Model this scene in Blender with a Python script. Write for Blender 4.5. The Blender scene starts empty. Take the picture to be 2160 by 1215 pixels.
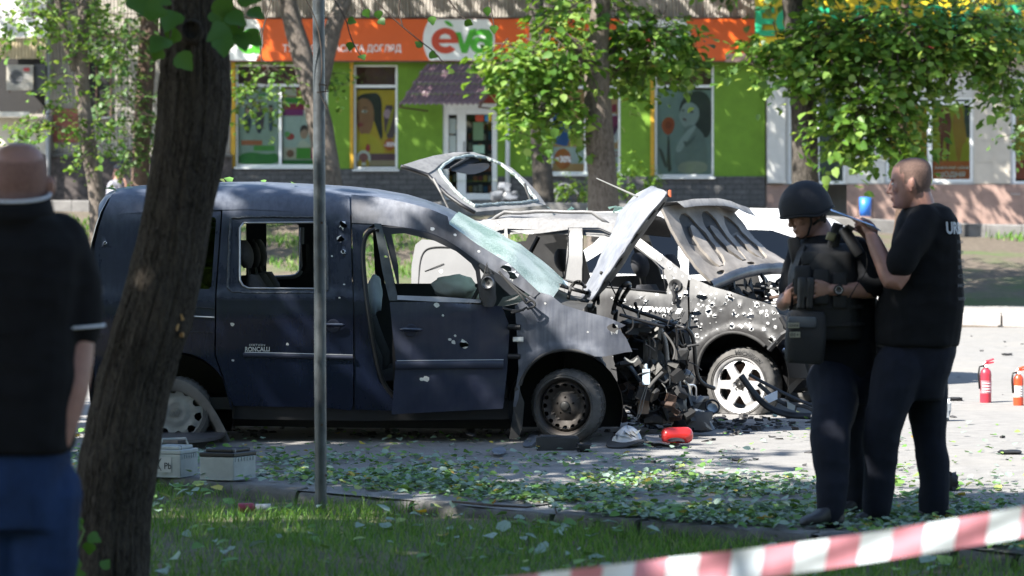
import bpy, bmesh, math, random
import numpy as np
from mathutils import Vector, Matrix, noise
from mathutils.geometry import delaunay_2d_cdt

R = math.radians
rng = np.random.default_rng(11)
random.seed(5)
scene = bpy.context.scene
C = scene.collection

# ------------------------------------------------------------------ camera
FPX, CAMH, HORIZ = 5400.0, 1.46, 474.0
TILT = math.atan((607.5 - HORIZ) / FPX)
cam_d = bpy.data.cameras.new('camera')
cam_d.sensor_width = 36.0
cam_d.lens = 36.0 * FPX / 2160.0
cam_d.clip_start = 0.1
cam_d.clip_end = 2000.0
cam = bpy.data.objects.new('camera', cam_d)
C.objects.link(cam)
cam.location = (0, 0, CAMH)
cam.rotation_euler = (math.pi / 2 - TILT, 0, 0)
cam_d.dof.use_dof = True
cam_d.dof.focus_distance = 17.2
cam_d.dof.aperture_fstop = 3.3
scene.camera = cam

# ------------------------------------------------------------------ world, sun, exposure
SUN_L = Vector((0.74, 0.50, -0.90)).normalized()       # the way the light travels
to_sun = -SUN_L
world = bpy.data.worlds.new('World')
scene.world = world
world.use_nodes = True
nt = world.node_tree
sky = nt.nodes.new('ShaderNodeTexSky')
sky.sky_type = 'NISHITA'
sky.sun_disc = False
sky.sun_elevation = math.asin(to_sun.z)
sky.sun_rotation = math.atan2(to_sun.x, to_sun.y)
sky.air_density = 1.0
sky.dust_density = 0.6
bg = nt.nodes['Background']
nt.links.new(sky.outputs[0], bg.inputs[0])
bg.inputs[1].default_value = 0.08
sun_d = bpy.data.lights.new('sun', 'SUN')
sun_d.energy = 4.4
sun_d.angle = R(0.53)
sun_d.color = (1.0, 0.955, 0.88)
sun = bpy.data.objects.new('sun', sun_d)
C.objects.link(sun)
sun.location = to_sun * 60
sun.rotation_euler = SUN_L.to_track_quat('-Z', 'Y').to_euler()
scene.view_settings.view_transform = 'Standard'
scene.view_settings.look = 'None'
scene.view_settings.exposure = 2.05
scene.view_settings.gamma = 1.0
scene.cycles.max_bounces = 8
scene.cycles.transparent_max_bounces = 12
scene.cycles.use_denoising = True

# ------------------------------------------------------------------ pixel <-> place helpers (photograph is 2160 x 1215)
CAM = Vector((0, 0, CAMH))
_ct, _st = math.cos(TILT), math.sin(TILT)
def ray(px, py):
    a, b = (px - 1080.0) / FPX, (607.5 - py) / FPX
    return Vector((a, _ct + b * _st, -_st + b * _ct))
def P(px, py, Y):
    d = ray(px, py)
    return CAM + d * (Y / d.y)
def G(px, py, z=0.0):
    d = ray(px, py)
    return CAM + d * ((z - CAMH) / d.z)

# ------------------------------------------------------------------ materials
def srgb(h):
    h = h.lstrip('#')
    c = [int(h[i:i + 2], 16) / 255 for i in (0, 2, 4)]
    return tuple(x / 12.92 if x <= .04045 else ((x + .055) / 1.055) ** 2.4 for x in c)
_mats = {}
def N(t, kind, **kw):
    n = t.nodes.new(kind)
    for k, v in kw.items():
        if k.startswith('i_'):
            key = k[2:]
            n.inputs[int(key) if key.isdigit() else key].default_value = v
        else:
            setattr(n, k, v)
    return n
def ramp(t, fac, stops):
    r = t.nodes.new('ShaderNodeValToRGB')
    e = r.color_ramp.elements
    while len(e) < len(stops): e.new(0.5)
    for q, (p, c) in zip(e, stops):
        q.position = p
        q.color = (*c, 1) if len(c) == 3 else c
    t.links.new(fac, r.inputs[0])
    return r.outputs[0]
def mixc(t, fac, a, b, mode='MIX'):
    m = t.nodes.new('ShaderNodeMix'); m.data_type = 'RGBA'; m.blend_type = mode
    for s, v in ((m.inputs[0], fac), (m.inputs[6], a), (m.inputs[7], b)):
        if hasattr(v, 'links') or isinstance(v, bpy.types.NodeSocket): t.links.new(v, s)
        elif isinstance(v, (int, float)): s.default_value = v
        else: s.default_value = (*v, 1) if len(v) == 3 else v
    return m.outputs[2]
def noise_t(t, scale, detail=4, rough=.55, vec=None, dist=0):
    n = N(t, 'ShaderNodeTexNoise', i_Scale=scale, i_Detail=detail, i_Roughness=rough, i_Distortion=dist)
    if vec is not None: t.links.new(vec, n.inputs['Vector'])
    return n.outputs[0]
def coords(t, which='Object', scale=(1, 1, 1)):
    c = t.nodes.new('ShaderNodeTexCoord')
    m = N(t, 'ShaderNodeMapping'); m.inputs['Scale'].default_value = scale
    t.links.new(c.outputs[which], m.inputs[0])
    return m.outputs[0]
def new_mat(name):
    m = bpy.data.materials.new(name); m.use_nodes = True
    return m, m.node_tree, m.node_tree.nodes['Principled BSDF']
def bump(t, b, h, strength=.3, dist=.01):
    n = N(t, 'ShaderNodeBump', i_Strength=strength, i_Distance=dist)
    t.links.new(h, n.inputs['Height']); t.links.new(n.outputs[0], b.inputs['Normal'])
def mat(name, col, rough=.6, metal=0., var=.25, scale=6., col2=None, bmp=0., bscale=60., stretch=(1, 1, 1), coat=0., emit=0., spec=.5, rvar=.0, detail=5):
    """one named procedural material: base colour with uneven noise, optional relief"""
    if name in _mats: return _mats[name]
    m, t, b = new_mat(name)
    v = coords(t, 'Object', stretch)
    n = noise_t(t, scale, detail, .6, v)
    lo = tuple(c * (1 - var) for c in col) if col2 is None else col2
    c = ramp(t, n, [(.32, lo), (.68, tuple(min(1, c * (1 + var * .35)) for c in col) if col2 is None else col)])
    t.links.new(c, b.inputs['Base Color'])
    b.inputs['Roughness'].default_value = rough
    if rvar:
        rr = N(t, 'ShaderNodeMapRange', i_1=.3, i_2=.7, i_3=max(0, rough - rvar), i_4=min(1, rough + rvar))
        t.links.new(noise_t(t, scale * 2.3, 4, .6, v), rr.inputs[0]); t.links.new(rr.outputs[0], b.inputs['Roughness'])
    b.inputs['Metallic'].default_value = metal
    b.inputs['Coat Weight'].default_value = coat
    b.inputs['Specular IOR Level'].default_value = spec
    if bmp: bump(t, b, noise_t(t, bscale, 4, .6, v), bmp)
    if emit:
        t.links.new(c, b.inputs['Emission Color']); b.inputs['Emission Strength'].default_value = emit
    _mats[name] = m
    return m
def leaf_mat(name, stops, trans=.35, rough=.45, spec=.4):
    if name in _mats: return _mats[name]
    m, t, b = new_mat(name)
    g = N(t, 'ShaderNodeNewGeometry')
    c = ramp(t, g.outputs['Random Per Island'], stops)
    t.links.new(c, b.inputs['Base Color'])
    b.inputs['Roughness'].default_value = rough
    b.inputs['Specular IOR Level'].default_value = spec
    tr = N(t, 'ShaderNodeBsdfTranslucent')
    hs = N(t, 'ShaderNodeHueSaturation', i_Hue=.47, i_Saturation=1.1, i_Value=1.5)
    t.links.new(c, hs.inputs['Color']); t.links.new(hs.outputs[0], tr.inputs[0])
    mx = N(t, 'ShaderNodeMixShader'); mx.inputs[0].default_value = trans
    t.links.new(b.outputs[0], mx.inputs[1]); t.links.new(tr.outputs[0], mx.inputs[2])
    t.links.new(mx.outputs[0], t.nodes['Material Output'].inputs[0])
    _mats[name] = m
    return m
def glass_mat(name, tint=(.9, .95, .93), rough=.02, alpha=.12):
    """thin window pane: mostly see-through with a coat of reflection and dust"""
    if name in _mats: return _mats[name]
    m, t, b = new_mat(name)
    tr = N(t, 'ShaderNodeBsdfTransparent'); tr.inputs[0].default_value = (*tint, 1)
    b = N(t, 'ShaderNodeBsdfGlossy'); b.inputs['Color'].default_value = (.45, .48, .48, 1); b.inputs['Roughness'].default_value = rough
    fr = N(t, 'ShaderNodeFresnel', i_IOR=1.5)
    ad = N(t, 'ShaderNodeMath', operation='ADD', use_clamp=True); ad.inputs[1].default_value = alpha
    t.links.new(fr.outputs[0], ad.inputs[0])
    mx = N(t, 'ShaderNodeMixShader')
    t.links.new(ad.outputs[0], mx.inputs[0]); t.links.new(tr.outputs[0], mx.inputs[1]); t.links.new(b.outputs[0], mx.inputs[2])
    t.links.new(mx.outputs[0], t.nodes['Material Output'].inputs[0])
    _mats[name] = m
    return m

# ------------------------------------------------------------------ mesh helpers
def finish(name, verts, faces, mats, parent=None, smooth=False, midx=None, recalc=False, auto=None):
    me = bpy.data.meshes.new(name)
    me.from_pydata([tuple(v) for v in verts], [], faces)
    mats = mats if isinstance(mats, (list, tuple)) else [mats]
    for m in mats: me.materials.append(m)
    if midx is not None: me.polygons.foreach_set('material_index', np.asarray(midx, np.int32))
    if recalc:
        bm = bmesh.new(); bm.from_mesh(me); bmesh.ops.recalc_face_normals(bm, faces=bm.faces); bm.to_mesh(me); bm.free()
    if smooth: me.polygons.foreach_set('use_smooth', np.ones(len(me.polygons), bool))
    if smooth and auto: me.set_sharp_from_angle(angle=R(auto))
    me.update()
    o = bpy.data.objects.new(name, me)
    C.objects.link(o)
    if parent is not None: attach(o, parent)
    return o
def attach(o, parent):
    o.parent = parent
    # the whole chain of parents only ever holds translations for things modelled in place
    o.matrix_parent_inverse = world_m(parent).inverted()
def world_m(o):
    m = o.matrix_basis.copy()
    if o.parent is not None: m = world_m(o.parent) @ o.matrix_parent_inverse @ m
    return m
def tag(o, label=None, cat=None, group=None, kind=None):
    if label: o['label'] = label
    if cat: o['category'] = cat
    if group: o['group'] = group
    if kind: o['kind'] = kind
    return o
def thing(name, label, cat, loc=(0, 0, 0), group=None, rz=0):
    o = bpy.data.objects.new(name, None); o.empty_display_size = .2
    C.objects.link(o); o.location = loc; o.rotation_euler = (0, 0, rz)
    return tag(o, label, cat, group)
def copy_tree(o, parent=None):
    c = o.copy(); C.objects.link(c)
    if parent is not None: c.parent = parent
    for ch in list(o.children): copy_tree(ch, c)
    return c

class MB:
    """collects shapes; build() links them as one mesh object"""
    def __init__(s): s.v, s.f, s.m = [], [], []; s.cur = 0
    def add(s, vs, fs, m=None):
        o = len(s.v); s.v += [tuple(v) for v in vs]; s.f += [tuple(i + o for i in f) for f in fs]
        s.m += [s.cur if m is None else m] * len(fs); return s
    def box(s, a, b, m=None, rot=None, jit=0):
        a, b = Vector(a), Vector(b); c = (a + b) / 2; vs = []
        for x in (a.x, b.x):
            for y in (a.y, b.y):
                for z in (a.z, b.z):
                    p = Vector((x, y, z))
                    if jit: p += Vector([random.uniform(-jit, jit) for _ in range(3)])
                    if rot is not None: p = c + rot @ (p - c)
                    vs.append(p)
        return s.add(vs, [(0, 1, 3, 2), (4, 6, 7, 5), (0, 4, 5, 1), (2, 3, 7, 6), (0, 2, 6, 4), (1, 5, 7, 3)], m)
    def tube(s, pts, rad, n=8, m=None, cap=True, flat=1.0):
        pts = [Vector(p) for p in pts]; k = len(pts)
        rad = [rad] * k if isinstance(rad, (int, float)) else list(rad)
        vs, fs = [], []; up = None
        for i in range(k):
            t = (pts[min(i + 1, k - 1)] - pts[max(i - 1, 0)])
            t = t.normalized() if t.length > 1e-9 else Vector((0, 0, 1))
            if up is None: up = t.orthogonal().normalized()
            up = (up - t * up.dot(t)); up = up.normalized() if up.length > 1e-6 else t.orthogonal().normalized()
            sd = t.cross(up)
            for j in range(n):
                a = 2 * math.pi * j / n
                vs.append(pts[i] + (up * math.cos(a) + sd * math.sin(a) * flat) * rad[i])
        for i in range(k - 1):
            for j in range(n):
                fs.append((i * n + j, i * n + (j + 1) % n, (i + 1) * n + (j + 1) % n, (i + 1) * n + j))
        if cap: fs += [tuple(range(n))[::-1], tuple((k - 1) * n + j for j in range(n))]
        return s.add(vs, fs, m)
    def lathe(s, prof, c, axis=(0, 0, 1), n=20, m=None, a0=0, a1=2 * math.pi, mm=None):
        """prof: (radius, along axis)"""
        ax = Vector(axis).normalized(); u = ax.orthogonal().normalized(); w = ax.cross(u); c = Vector(c)
        full = abs(a1 - a0 - 2 * math.pi) < 1e-6
        k = n if full else n + 1; vs = []; fs = []; mi = []
        for r, h in prof:
            for j in range(k):
                a = a0 + (a1 - a0) * j / n
                vs.append(c + ax * h + (u * math.cos(a) + w * math.sin(a)) * r)
        for i in range(len(prof) - 1):
            for j in range(n):
                q = (j + 1) % k
                fs.append((i * k + j, i * k + q, (i + 1) * k + q, (i + 1) * k + j)); mi.append(mm[i] if mm else (s.cur if m is None else m))
        o = len(s.f); s.add(vs, fs, 0); s.m[o:] = mi
        return s
    def prism(s, poly, ext, m=None):
        """poly: 3-D loop, ext: vector"""
        poly = [Vector(p) for p in poly]; e = Vector(ext); n = len(poly)
        vs = poly + [p + e for p in poly]
        fs = [tuple(range(n)), tuple(range(2 * n - 1, n - 1, -1))] + [(i, i + n, (i + 1) % n + n, (i + 1) % n) for i in range(n)]
        return s.add(vs, fs, m)
    def ball(s, c, r, n=10, k=6, m=None, sc=(1, 1, 1)):
        c = Vector(c); vs = [c + Vector((0, 0, r * sc[2]))]; fs = []
        for i in range(1, k):
            th = math.pi * i / k
            for j in range(n):
                a = 2 * math.pi * j / n
                vs.append(c + Vector((r * sc[0] * math.sin(th) * math.cos(a), r * sc[1] * math.sin(th) * math.sin(a), r * sc[2] * math.cos(th))))
        vs.append(c - Vector((0, 0, r * sc[2])))
        for j in range(n): fs.append((0, 1 + j, 1 + (j + 1) % n))
        for i in range(k - 2):
            for j in range(n):
                a, b = 1 + i * n + j, 1 + i * n + (j + 1) % n
                fs.append((a, a + n, b + n, b))
        e = len(vs) - 1
        for j in range(n): fs.append((e, e - n + (j + 1) % n, e - n + j))
        return s.add(vs, fs, m)
    def grid(s, rows, m=None, close=False):
        k, n = len(rows), len(rows[0])
        vs = [p for r in rows for p in r]; fs = []
        for i in range(k - 1):
            for j in range(n if close else n - 1):
                q = (j + 1) % n
                fs.append((i * n + j, i * n + q, (i + 1) * n + q, (i + 1) * n + j))
        return s.add(vs, fs, m)
    def build(s, name, mats, parent=None, smooth=False, recalc=True, auto=None):
        return finish(name, s.v, s.f, mats, parent, smooth, s.m, recalc, auto)

def resample(poly, step, closed=True):
    out = []; n = len(poly)
    for i in range(n if closed else n - 1):
        a, b = Vector(poly[i]), Vector(poly[(i + 1) % n])
        k = max(1, int(round((b - a).length / step)))
        out += [a + (b - a) * (j / k) for j in range(k)]
    if not closed: out.append(Vector(poly[-1]))
    return out
def smooth_poly(poly, it=2, closed=True):
    p = [Vector(q) for q in poly]
    for _ in range(it):
        q = []; n = len(p)
        for i in range(n if closed else n - 1):
            a, b = p[i], p[(i + 1) % n]
            q += [a * .75 + b * .25, a * .25 + b * .75]
        if not closed: q = [p[0]] + q + [p[-1]]
        p = q
    return p
def inside(pts, poly):
    x, y = pts[:, 0], pts[:, 1]; r = np.zeros(len(pts), bool); n = len(poly)
    px = np.array([p[0] for p in poly]); py = np.array([p[1] for p in poly])
    for i in range(n):
        j = i - 1
        c = (py[i] > y) != (py[j] > y)
        with np.errstate(divide='ignore', invalid='ignore'):
            r ^= c & (x < (px[j] - px[i]) * (y - py[i]) / (py[j] - py[i]) + px[i])
    return r
def cdt(outline, holes=(), step=12., extra=()):
    """2-D outline with holes -> points, triangles, boundary edges"""
    ob = resample(outline, step); hb = [resample(h, max(2.0, step * .5)) for h in holes]
    pts = [Vector((p[0], p[1])) for p in ob]; edges = [(i, (i + 1) % len(ob)) for i in range(len(ob))]
    for h in hb:
        o = len(pts); pts += [Vector((p[0], p[1])) for p in h]; edges += [(o + i, o + (i + 1) % len(h)) for i in range(len(h))]
    xs = [p[0] for p in ob]; ys = [p[1] for p in ob]
    gx, gy = np.meshgrid(np.arange(min(xs), max(xs), step), np.arange(min(ys), max(ys), step))
    gp = np.stack([gx.ravel(), gy.ravel()], 1); gp[:, 0] += (np.arange(len(gp)) % 2) * step * .5
    if len(extra): gp = np.concatenate([gp, np.array(extra, float)])
    ok = inside(gp, ob)
    for h in hb: ok &= ~inside(gp, h)
    bp = np.array([tuple(p) for p in pts]); gp = gp[ok]
    ne = len(extra)
    if len(gp):
        d = np.sqrt(((gp[:, None, :] - bp[None]) ** 2).sum(2)).min(1)
        gp = gp[d > step * .3 if not ne else d > 1.0]
    pts += [Vector(p) for p in gp]
    v, e, f, *_ = delaunay_2d_cdt(pts, edges, [], 0, 1e-5)
    cen = np.array([tuple((v[t[0]] + v[t[1]] + v[t[2]]) / 3) for t in f])
    keep = inside(cen, ob)
    for h in hb: keep &= ~inside(cen, h)
    f = [tuple(t) for t, k in zip(f, keep) if k]
    cnt = {}
    for t in f:
        for i in range(3):
            k = tuple(sorted((t[i], t[(i + 1) % 3]))); cnt[k] = cnt.get(k, 0) + 1
    return v, f, [k for k, c in cnt.items() if c == 1]
def flat_shape(poly2, holes, plane, depth=.004, mat_i=0, mb=None, step=1e9):
    """2-D shape -> thin solid through plane(x, y, off)"""
    mb = mb or MB()
    v, f, be = cdt(poly2, holes, step)
    n = len(v); vs = [plane(p[0], p[1], 0) for p in v] + [plane(p[0], p[1], depth) for p in v]
    fs = list(f) + [tuple(i + n for i in t[::-1]) for t in f] + [(a, b, b + n, a + n) for a, b in be]
    mb.add(vs, fs, mat_i)
    return mb
def text_mesh(body, size, bold=0., extrude=0., spacing=1.0, align='LEFT', shear=0.):
    cu = bpy.data.curves.new('t', 'FONT'); cu.body = body; cu.size = size; cu.offset = bold * size
    cu.extrude = extrude; cu.space_character = spacing; cu.align_x = align; cu.shear = shear; cu.resolution_u = 3
    o = bpy.data.objects.new('t', cu); C.objects.link(o)
    dg = bpy.context.evaluated_depsgraph_get()
    me = bpy.data.meshes.new_from_object(o.evaluated_get(dg))
    vs = [v.co.copy() for v in me.vertices]; fs = [tuple(p.vertices) for p in me.polygons]
    bpy.data.objects.remove(o); bpy.data.curves.remove(cu); bpy.data.meshes.remove(me)
    return vs, fs
def lerp(a, b, t): return a + (b - a) * t
def interp(x, tab):
    return float(np.interp(x, [t[0] for t in tab], [t[1] for t in tab]))
def nz(p, s=1.0, seed=0): return noise.noise(Vector(p) * s + Vector((seed * 7.3, seed * 3.1, seed)))
# ================================================================== GROUND
KERB = [(-14., 24.6), (-2.06, 14.7), (-1.19, 14.0), (-.54, 13.5), (.19, 12.85), (.61, 12.5), (1.41, 12.0), (2.0, 11.55), (2.22, 11.3), (8., 6.5), (14., 1.5)]
def kerb_y(x): return interp(x, KERB)
def far_y(x): return 36.5 + (6.9 - x) * .10
def plaza_y(x): return 52.0 - x * .10
def z_build(x): return interp(x, [(-12, 1.98), (2, 1.9), (9, 1.47), (14, 1.40)])
def z_terr(x, y):
    fy = far_y(x)
    if y < kerb_y(x): return -.04 + .018 * nz((x, y, 0), 1.3)
    if y < fy: return -.10
    t = min(1, max(0, (y - fy - 3.5) / (plaza_y(x) - fy - 3.5)))
    if y < fy + 3.9: return .10
    return .17 + (z_build(x) - .24 - .17) * t + .03 * nz((x, y, 0), .6) * min(1, t * 6)

def ground_material():
    m, t, b = new_mat('soil and worn grass')
    v = coords(t)
    n1 = noise_t(t, .55, 6, .6, v); n2 = noise_t(t, 9, 6, .7, v); n3 = noise_t(t, 60, 3, .6, v)
    soil = ramp(t, n2, [(.3, (.055, .042, .03)), (.7, (.13, .105, .078))])
    gr = ramp(t, n3, [(.3, (.03, .06, .012)), (.7, (.085, .14, .03))])
    f = ramp(t, n1, [(.50, (0, 0, 0)), (.66, (.8, .8, .8))])
    t.links.new(mixc(t, f, soil, gr), b.inputs['Base Color'])
    b.inputs['Roughness'].default_value = .95
    bump(t, b, n3, .6, .02)
    return m
def paving_material(name, c0, c1, sx, sy):
    m, t, b = new_mat(name)
    v = coords(t)
    br = N(t, 'ShaderNodeTexBrick', i_Scale=1.0); t.links.new(v, br.inputs['Vector'])
    br.inputs['Brick Width'].default_value = sx; br.inputs['Row Height'].default_value = sy; br.inputs['Mortar Size'].default_value = .012
    br.inputs['Color1'].default_value = (*c0, 1); br.inputs['Color2'].default_value = (*c1, 1); br.inputs['Mortar'].default_value = (*[c * .45 for c in c0], 1)
    n = ramp(t, noise_t(t, 4, 5, .6, v), [(.3, (.55, .55, .55)), (.7, (1, 1, 1))])
    t.links.new(mixc(t, 1.0, br.outputs[0], n, 'MULTIPLY'), b.inputs['Base Color'])
    b.inputs['Roughness'].default_value = .9
    return m
def asphalt_material():
    m, t, b = new_mat('dusty worn asphalt')
    v = coords(t)
    fine = noise_t(t, 170, 3, .7, v); mid = noise_t(t, 7, 6, .65, v); big = noise_t(t, .55, 5, .55, v)
    base = ramp(t, mid, [(.3, (.10, .096, .092)), (.72, (.24, .23, .216))])
    base = mixc(t, .55, base, ramp(t, fine, [(.3, (.08, .08, .08)), (.7, (.36, .35, .33))]))
    base = mixc(t, ramp(t, big, [(.5, (0, 0, 0)), (.7, (.5, .5, .5))]), base, (.24, .225, .20))
    # soot and oil burnt into the asphalt around the two wrecks, reddish foam and powder under them
    sep = N(t, 'ShaderNodeSeparateXYZ'); t.links.new(v, sep.inputs[0])
    def stain(cx, cy, rx, ry, wob, lo, hi):
        vec = N(t, 'ShaderNodeCombineXYZ')
        for k, (c, r) in enumerate(((cx, rx), (cy, ry))):
            s1 = N(t, 'ShaderNodeMath', operation='SUBTRACT'); s1.inputs[1].default_value = c; t.links.new(sep.outputs[k], s1.inputs[0])
            s2 = N(t, 'ShaderNodeMath', operation='DIVIDE'); s2.inputs[1].default_value = r; t.links.new(s1.outputs[0], s2.inputs[0]); t.links.new(s2.outputs[0], vec.inputs[k])
        ln = N(t, 'ShaderNodeVectorMath', operation='LENGTH'); t.links.new(vec.outputs[0], ln.inputs[0])
        ns = N(t, 'ShaderNodeMath', operation='MULTIPLY_ADD'); ns.inputs[1].default_value = wob; t.links.new(noise_t(t, 3.5, 7, .7, v), ns.inputs[0]); t.links.new(ln.outputs['Value'], ns.inputs[2])
        return ramp(t, ns.outputs[0], [(lo, (1, 1, 1)), (hi, (0, 0, 0))])
    base = mixc(t, stain(-.2, 17.9, 2.9, 1.25, .9, .42, .78), base, (.022, .021, .022))
    base = mixc(t, stain(1.5, 18.5, 1.6, 1.25, .9, .42, .85), base, (.018, .018, .02))
    rust = ramp(t, noise_t(t, 5, 6, .7, v), [(.5, (0, 0, 0)), (.62, (.75, .75, .75))])
    base = mixc(t, mixc(t, 1.0, rust, stain(-.9, 18.6, 1.6, 1.1, .5, .4, .8), 'MULTIPLY'), base, (.17, .075, .045))
    t.links.new(base, b.inputs['Base Color'])
    b.inputs['Roughness'].default_value = .92
    b.inputs['Specular IOR Level'].default_value = .25
    bump(t, b, fine, .35, .006)
    return m
m_soil = ground_material()
xs = np.concatenate([[-400, -120, -60, -35], np.arange(-24, 24.1, 1.0), [35, 60, 120, 400]])
ys = np.concatenate([[-200, -40, -10, 0, 4], np.arange(6, 62, .7), [75, 120, 300, 900]])
rows = [[(x, y, z_terr(x, y) if abs(x) < 30 and y < 64 else (z_terr(max(-30, min(30, x)), min(y, 64)))) for x in xs] for y in ys]
tag(MB().grid(rows).build('ground', m_soil, smooth=True), kind='structure')

m_asph = asphalt_material()
kx = [-40] + [k[0] for k in KERB] + [30]
near = [(x, kerb_y(x) + .05) for x in kx]
mb = MB(); rws = []
for t in np.linspace(0, 1, 26):
    rws.append([(x, lerp(y, far_y(x), t ** 1.4), .004 * nz((x, lerp(y, far_y(x), t), 0), .7)) for x, y in [(xx, interp(xx, near)) for xx in np.concatenate([np.linspace(-30, -8, 12), np.linspace(-7.6, 6, 90), np.linspace(7, 16, 8)])]])
tag(mb.grid(rws).build('road', m_asph, smooth=True), kind='structure')

m_conc = mat('weathered concrete', (.12, .115, .105), .9, var=.45, scale=9, bmp=.5, bscale=70)
kerb_root = tag(thing('near_kerb', None, None, (0, 12.5, 0)), kind='structure')
def kerb_stone(a, b, w, top, bottom, root, seed, m, name='kerb_stone', chip=.02):
    a, b = Vector(a), Vector(b); d = (b - a).normalized(); nrm = Vector((-d.y, d.x, 0)); L = (b - a).length
    rows = []; k = 10
    prof = [(0, bottom), (0, top - .035), (.012, top - .008), (.03, top), (w - .02, top), (w, top - .02), (w, bottom)]
    for i in range(k + 1):
        s = L * i / k; r = []
        for o, z in prof:
            p = a + d * s + nrm * o
            e = chip * max(0, nz((p.x * 5, p.y * 5, z * 6 + seed), 1, seed) + .15) if z > bottom + .02 else 0
            r.append(p + Vector((0, 0, z - e * .9)) + nrm * (e if o < .05 else -e * .4))
        rows.append(r)
    mb = MB().grid(rows)
    mb.add(rows[0], [tuple(range(len(prof)))]); mb.add(rows[-1], [tuple(range(len(prof)))[::-1]])
    return mb.build(name, m, root, smooth=True, auto=50)
pts = resample([Vector((x, y, 0)) for x, y in KERB[:-1]], .95, closed=False)
for i in range(len(pts) - 1):
    if pts[i].x < -6.5 or pts[i].x > 3.8: continue
    g = (pts[i + 1] - pts[i]).normalized() * .02
    kerb_stone(pts[i] + g, pts[i + 1] - g, .14, .004 + random.uniform(-.012, .01), -.2, kerb_root, i, m_conc, chip=.022)
far_kerb = tag(thing('far_kerb', None, None, (0, 37, 0)), kind='structure')
m_fk = mat('pale far kerb concrete', (.36, .33, .31), .9, var=.3, scale=5)
for i in range(11):
    x0 = -6 + i * 1.3
    kerb_stone((x0, far_y(x0), 0), (x0 + 1.27, far_y(x0 + 1.27), 0), .2, .2, -.1, far_kerb, 50 + i, m_fk, chip=.012)
# footpath behind the far kerb
m_path = paving_material('pale footpath slabs', (.34, .325, .30), (.30, .285, .265), 1.0, .5)
rws = []
for y in (0.2, 1.2, 2.3, 3.4):
    rws.append([(x, far_y(x) + y, .196 if y < 3 else .193) for x in np.linspace(-24, 24, 25)])
tag(MB().grid(rws).build('footpath', m_path), kind='structure')
# raised pavement along the shops with its own step
m_plaza = paving_material('grey pavement slabs', (.22, .21, .20), (.17, .165, .16), .7, .7)
rws = []
for k, (o, dz) in enumerate(((0, -.55), (0, -.02), (.03, 0), (3, .02), (9.5, .03))):
    rws.append([(x, plaza_y(x) + o, z_build(x) + dz) for x in np.linspace(-26, 26, 40)])
tag(MB().grid(rws).build('pavement', m_plaza), kind='structure')

# ================================================================== SHOP BUILDING
FY, FS = 60.0, .10
def B(px, py, off=0.0):
    d = ray(px, py)
    return CAM + d * ((FY - off) / (d.y + FS * d.x))
FN = Vector((-FS, -1, 0)).normalized()
def plane0(off):
    return lambda x, y, o: B(x, y, off + o)
def rect(x0, y0, x1, y1): return [(x0, y0), (x1, y0), (x1, y1), (x0, y1)]
def facade_box(mb, x0, y0, x1, y1, o0, o1, m=0):
    q = [B(x, y, o0) for x, y in rect(x0, y0, x1, y1)]; r = [B(x, y, o1) for x, y in rect(x0, y0, x1, y1)]
    return mb.add(q + r, [(0, 1, 2, 3), (7, 6, 5, 4)] + [(i, i + 4, (i + 1) % 4 + 4, (i + 1) % 4) for i in range(4)], m)
TOP = -420
m_rib = mat('pale ribbed concrete panels', (.38, .35, .31), .9, var=.3, scale=2.2, bmp=.2)
m_rib2 = mat('yellowish ribbed panels', (.46, .38, .24), .9, var=.25, scale=3)
m_stone = mat('dark rubble stone base', (.085, .07, .065), .9, var=.6, scale=12, bmp=.7, bscale=16)
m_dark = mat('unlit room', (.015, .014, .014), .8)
m_pvc = mat('white window plastic', (.74, .75, .74), .45, var=.08)
m_brown = mat('brown painted steel', (.13, .075, .055), .7, var=.3)
m_zinc = mat('grey zinc pipe', (.32, .33, .34), .5, metal=.5, var=.2)
m_glass = glass_mat('shop window glass', alpha=.01)

apt = thing('apartment_building', 'tall block of pale ribbed concrete panels with dark stone base, left of the orange sign', 'building', tuple(B(300, 425)))
def ribbed(name, x0, y0, x1, y1, off, pitch, depth, m, joints=()):
    rows = []; n = int((x1 - x0) / pitch)
    xs = []
    for i in range(n):
        a = x0 + i * pitch; xs += [(a, 0), (a + pitch * .2, depth), (a + pitch * .72, depth), (a + pitch * .9, 0)]
    xs.append((x1, 0))
    ylist = [y0]
    for j in joints: ylist += [j - .6, j, j + 1.6, j + 2.2]
    ylist.append(y1)
    for y in ylist:
        k = 0 if any(abs(y - j) < .1 or abs(y - j - 1.6) < .1 for j in joints) else 1
        rows.append([B(x, y, off + o * k - (.02 if not k else 0)) for x, o in xs])
    return MB().grid(rows).build(name, m, apt, recalc=True)
joints = [-330, -250, -170, -90, -10, 28, 75, 128, 176, 224, 272, 320]
ribbed('ribbed_wall', 105, TOP, 490, 326, 0, 7.2, .035, m_rib, joints)
ribbed('upper_wall', 490, TOP, 2400, 36, 0, 7.2, .035, m_rib, [-330, -250, -170, -90, -10])
ribbed('balcony_front', -40, 80, 96, 124, .8, 7.2, .03, m_rib2, [])
mb = MB(); facade_box(mb, -40, TOP, 98, 78, .1, .9); mb.build('balcony_panel', mat('white balcony render', (.62, .62, .63), .8, var=.1), apt)
mb = MB(); facade_box(mb, -40, 236, 62, 246, .3, 1.0); mb.build('window_ledge', mat('pale ledge', (.6, .57, .5), .8), apt)
mb = MB(); facade_box(mb, -40, 247, 100, 326, .05, .3); mb.build('wall_panel', mat('pale plaster panel', (.55, .5, .4), .85, var=.2), apt)
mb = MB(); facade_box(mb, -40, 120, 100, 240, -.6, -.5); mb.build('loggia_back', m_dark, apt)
mb = MB(); facade_box(mb, -40, 326, 490, 440, -.3, .14); mb.build('stone_base', m_stone, apt)
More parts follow.
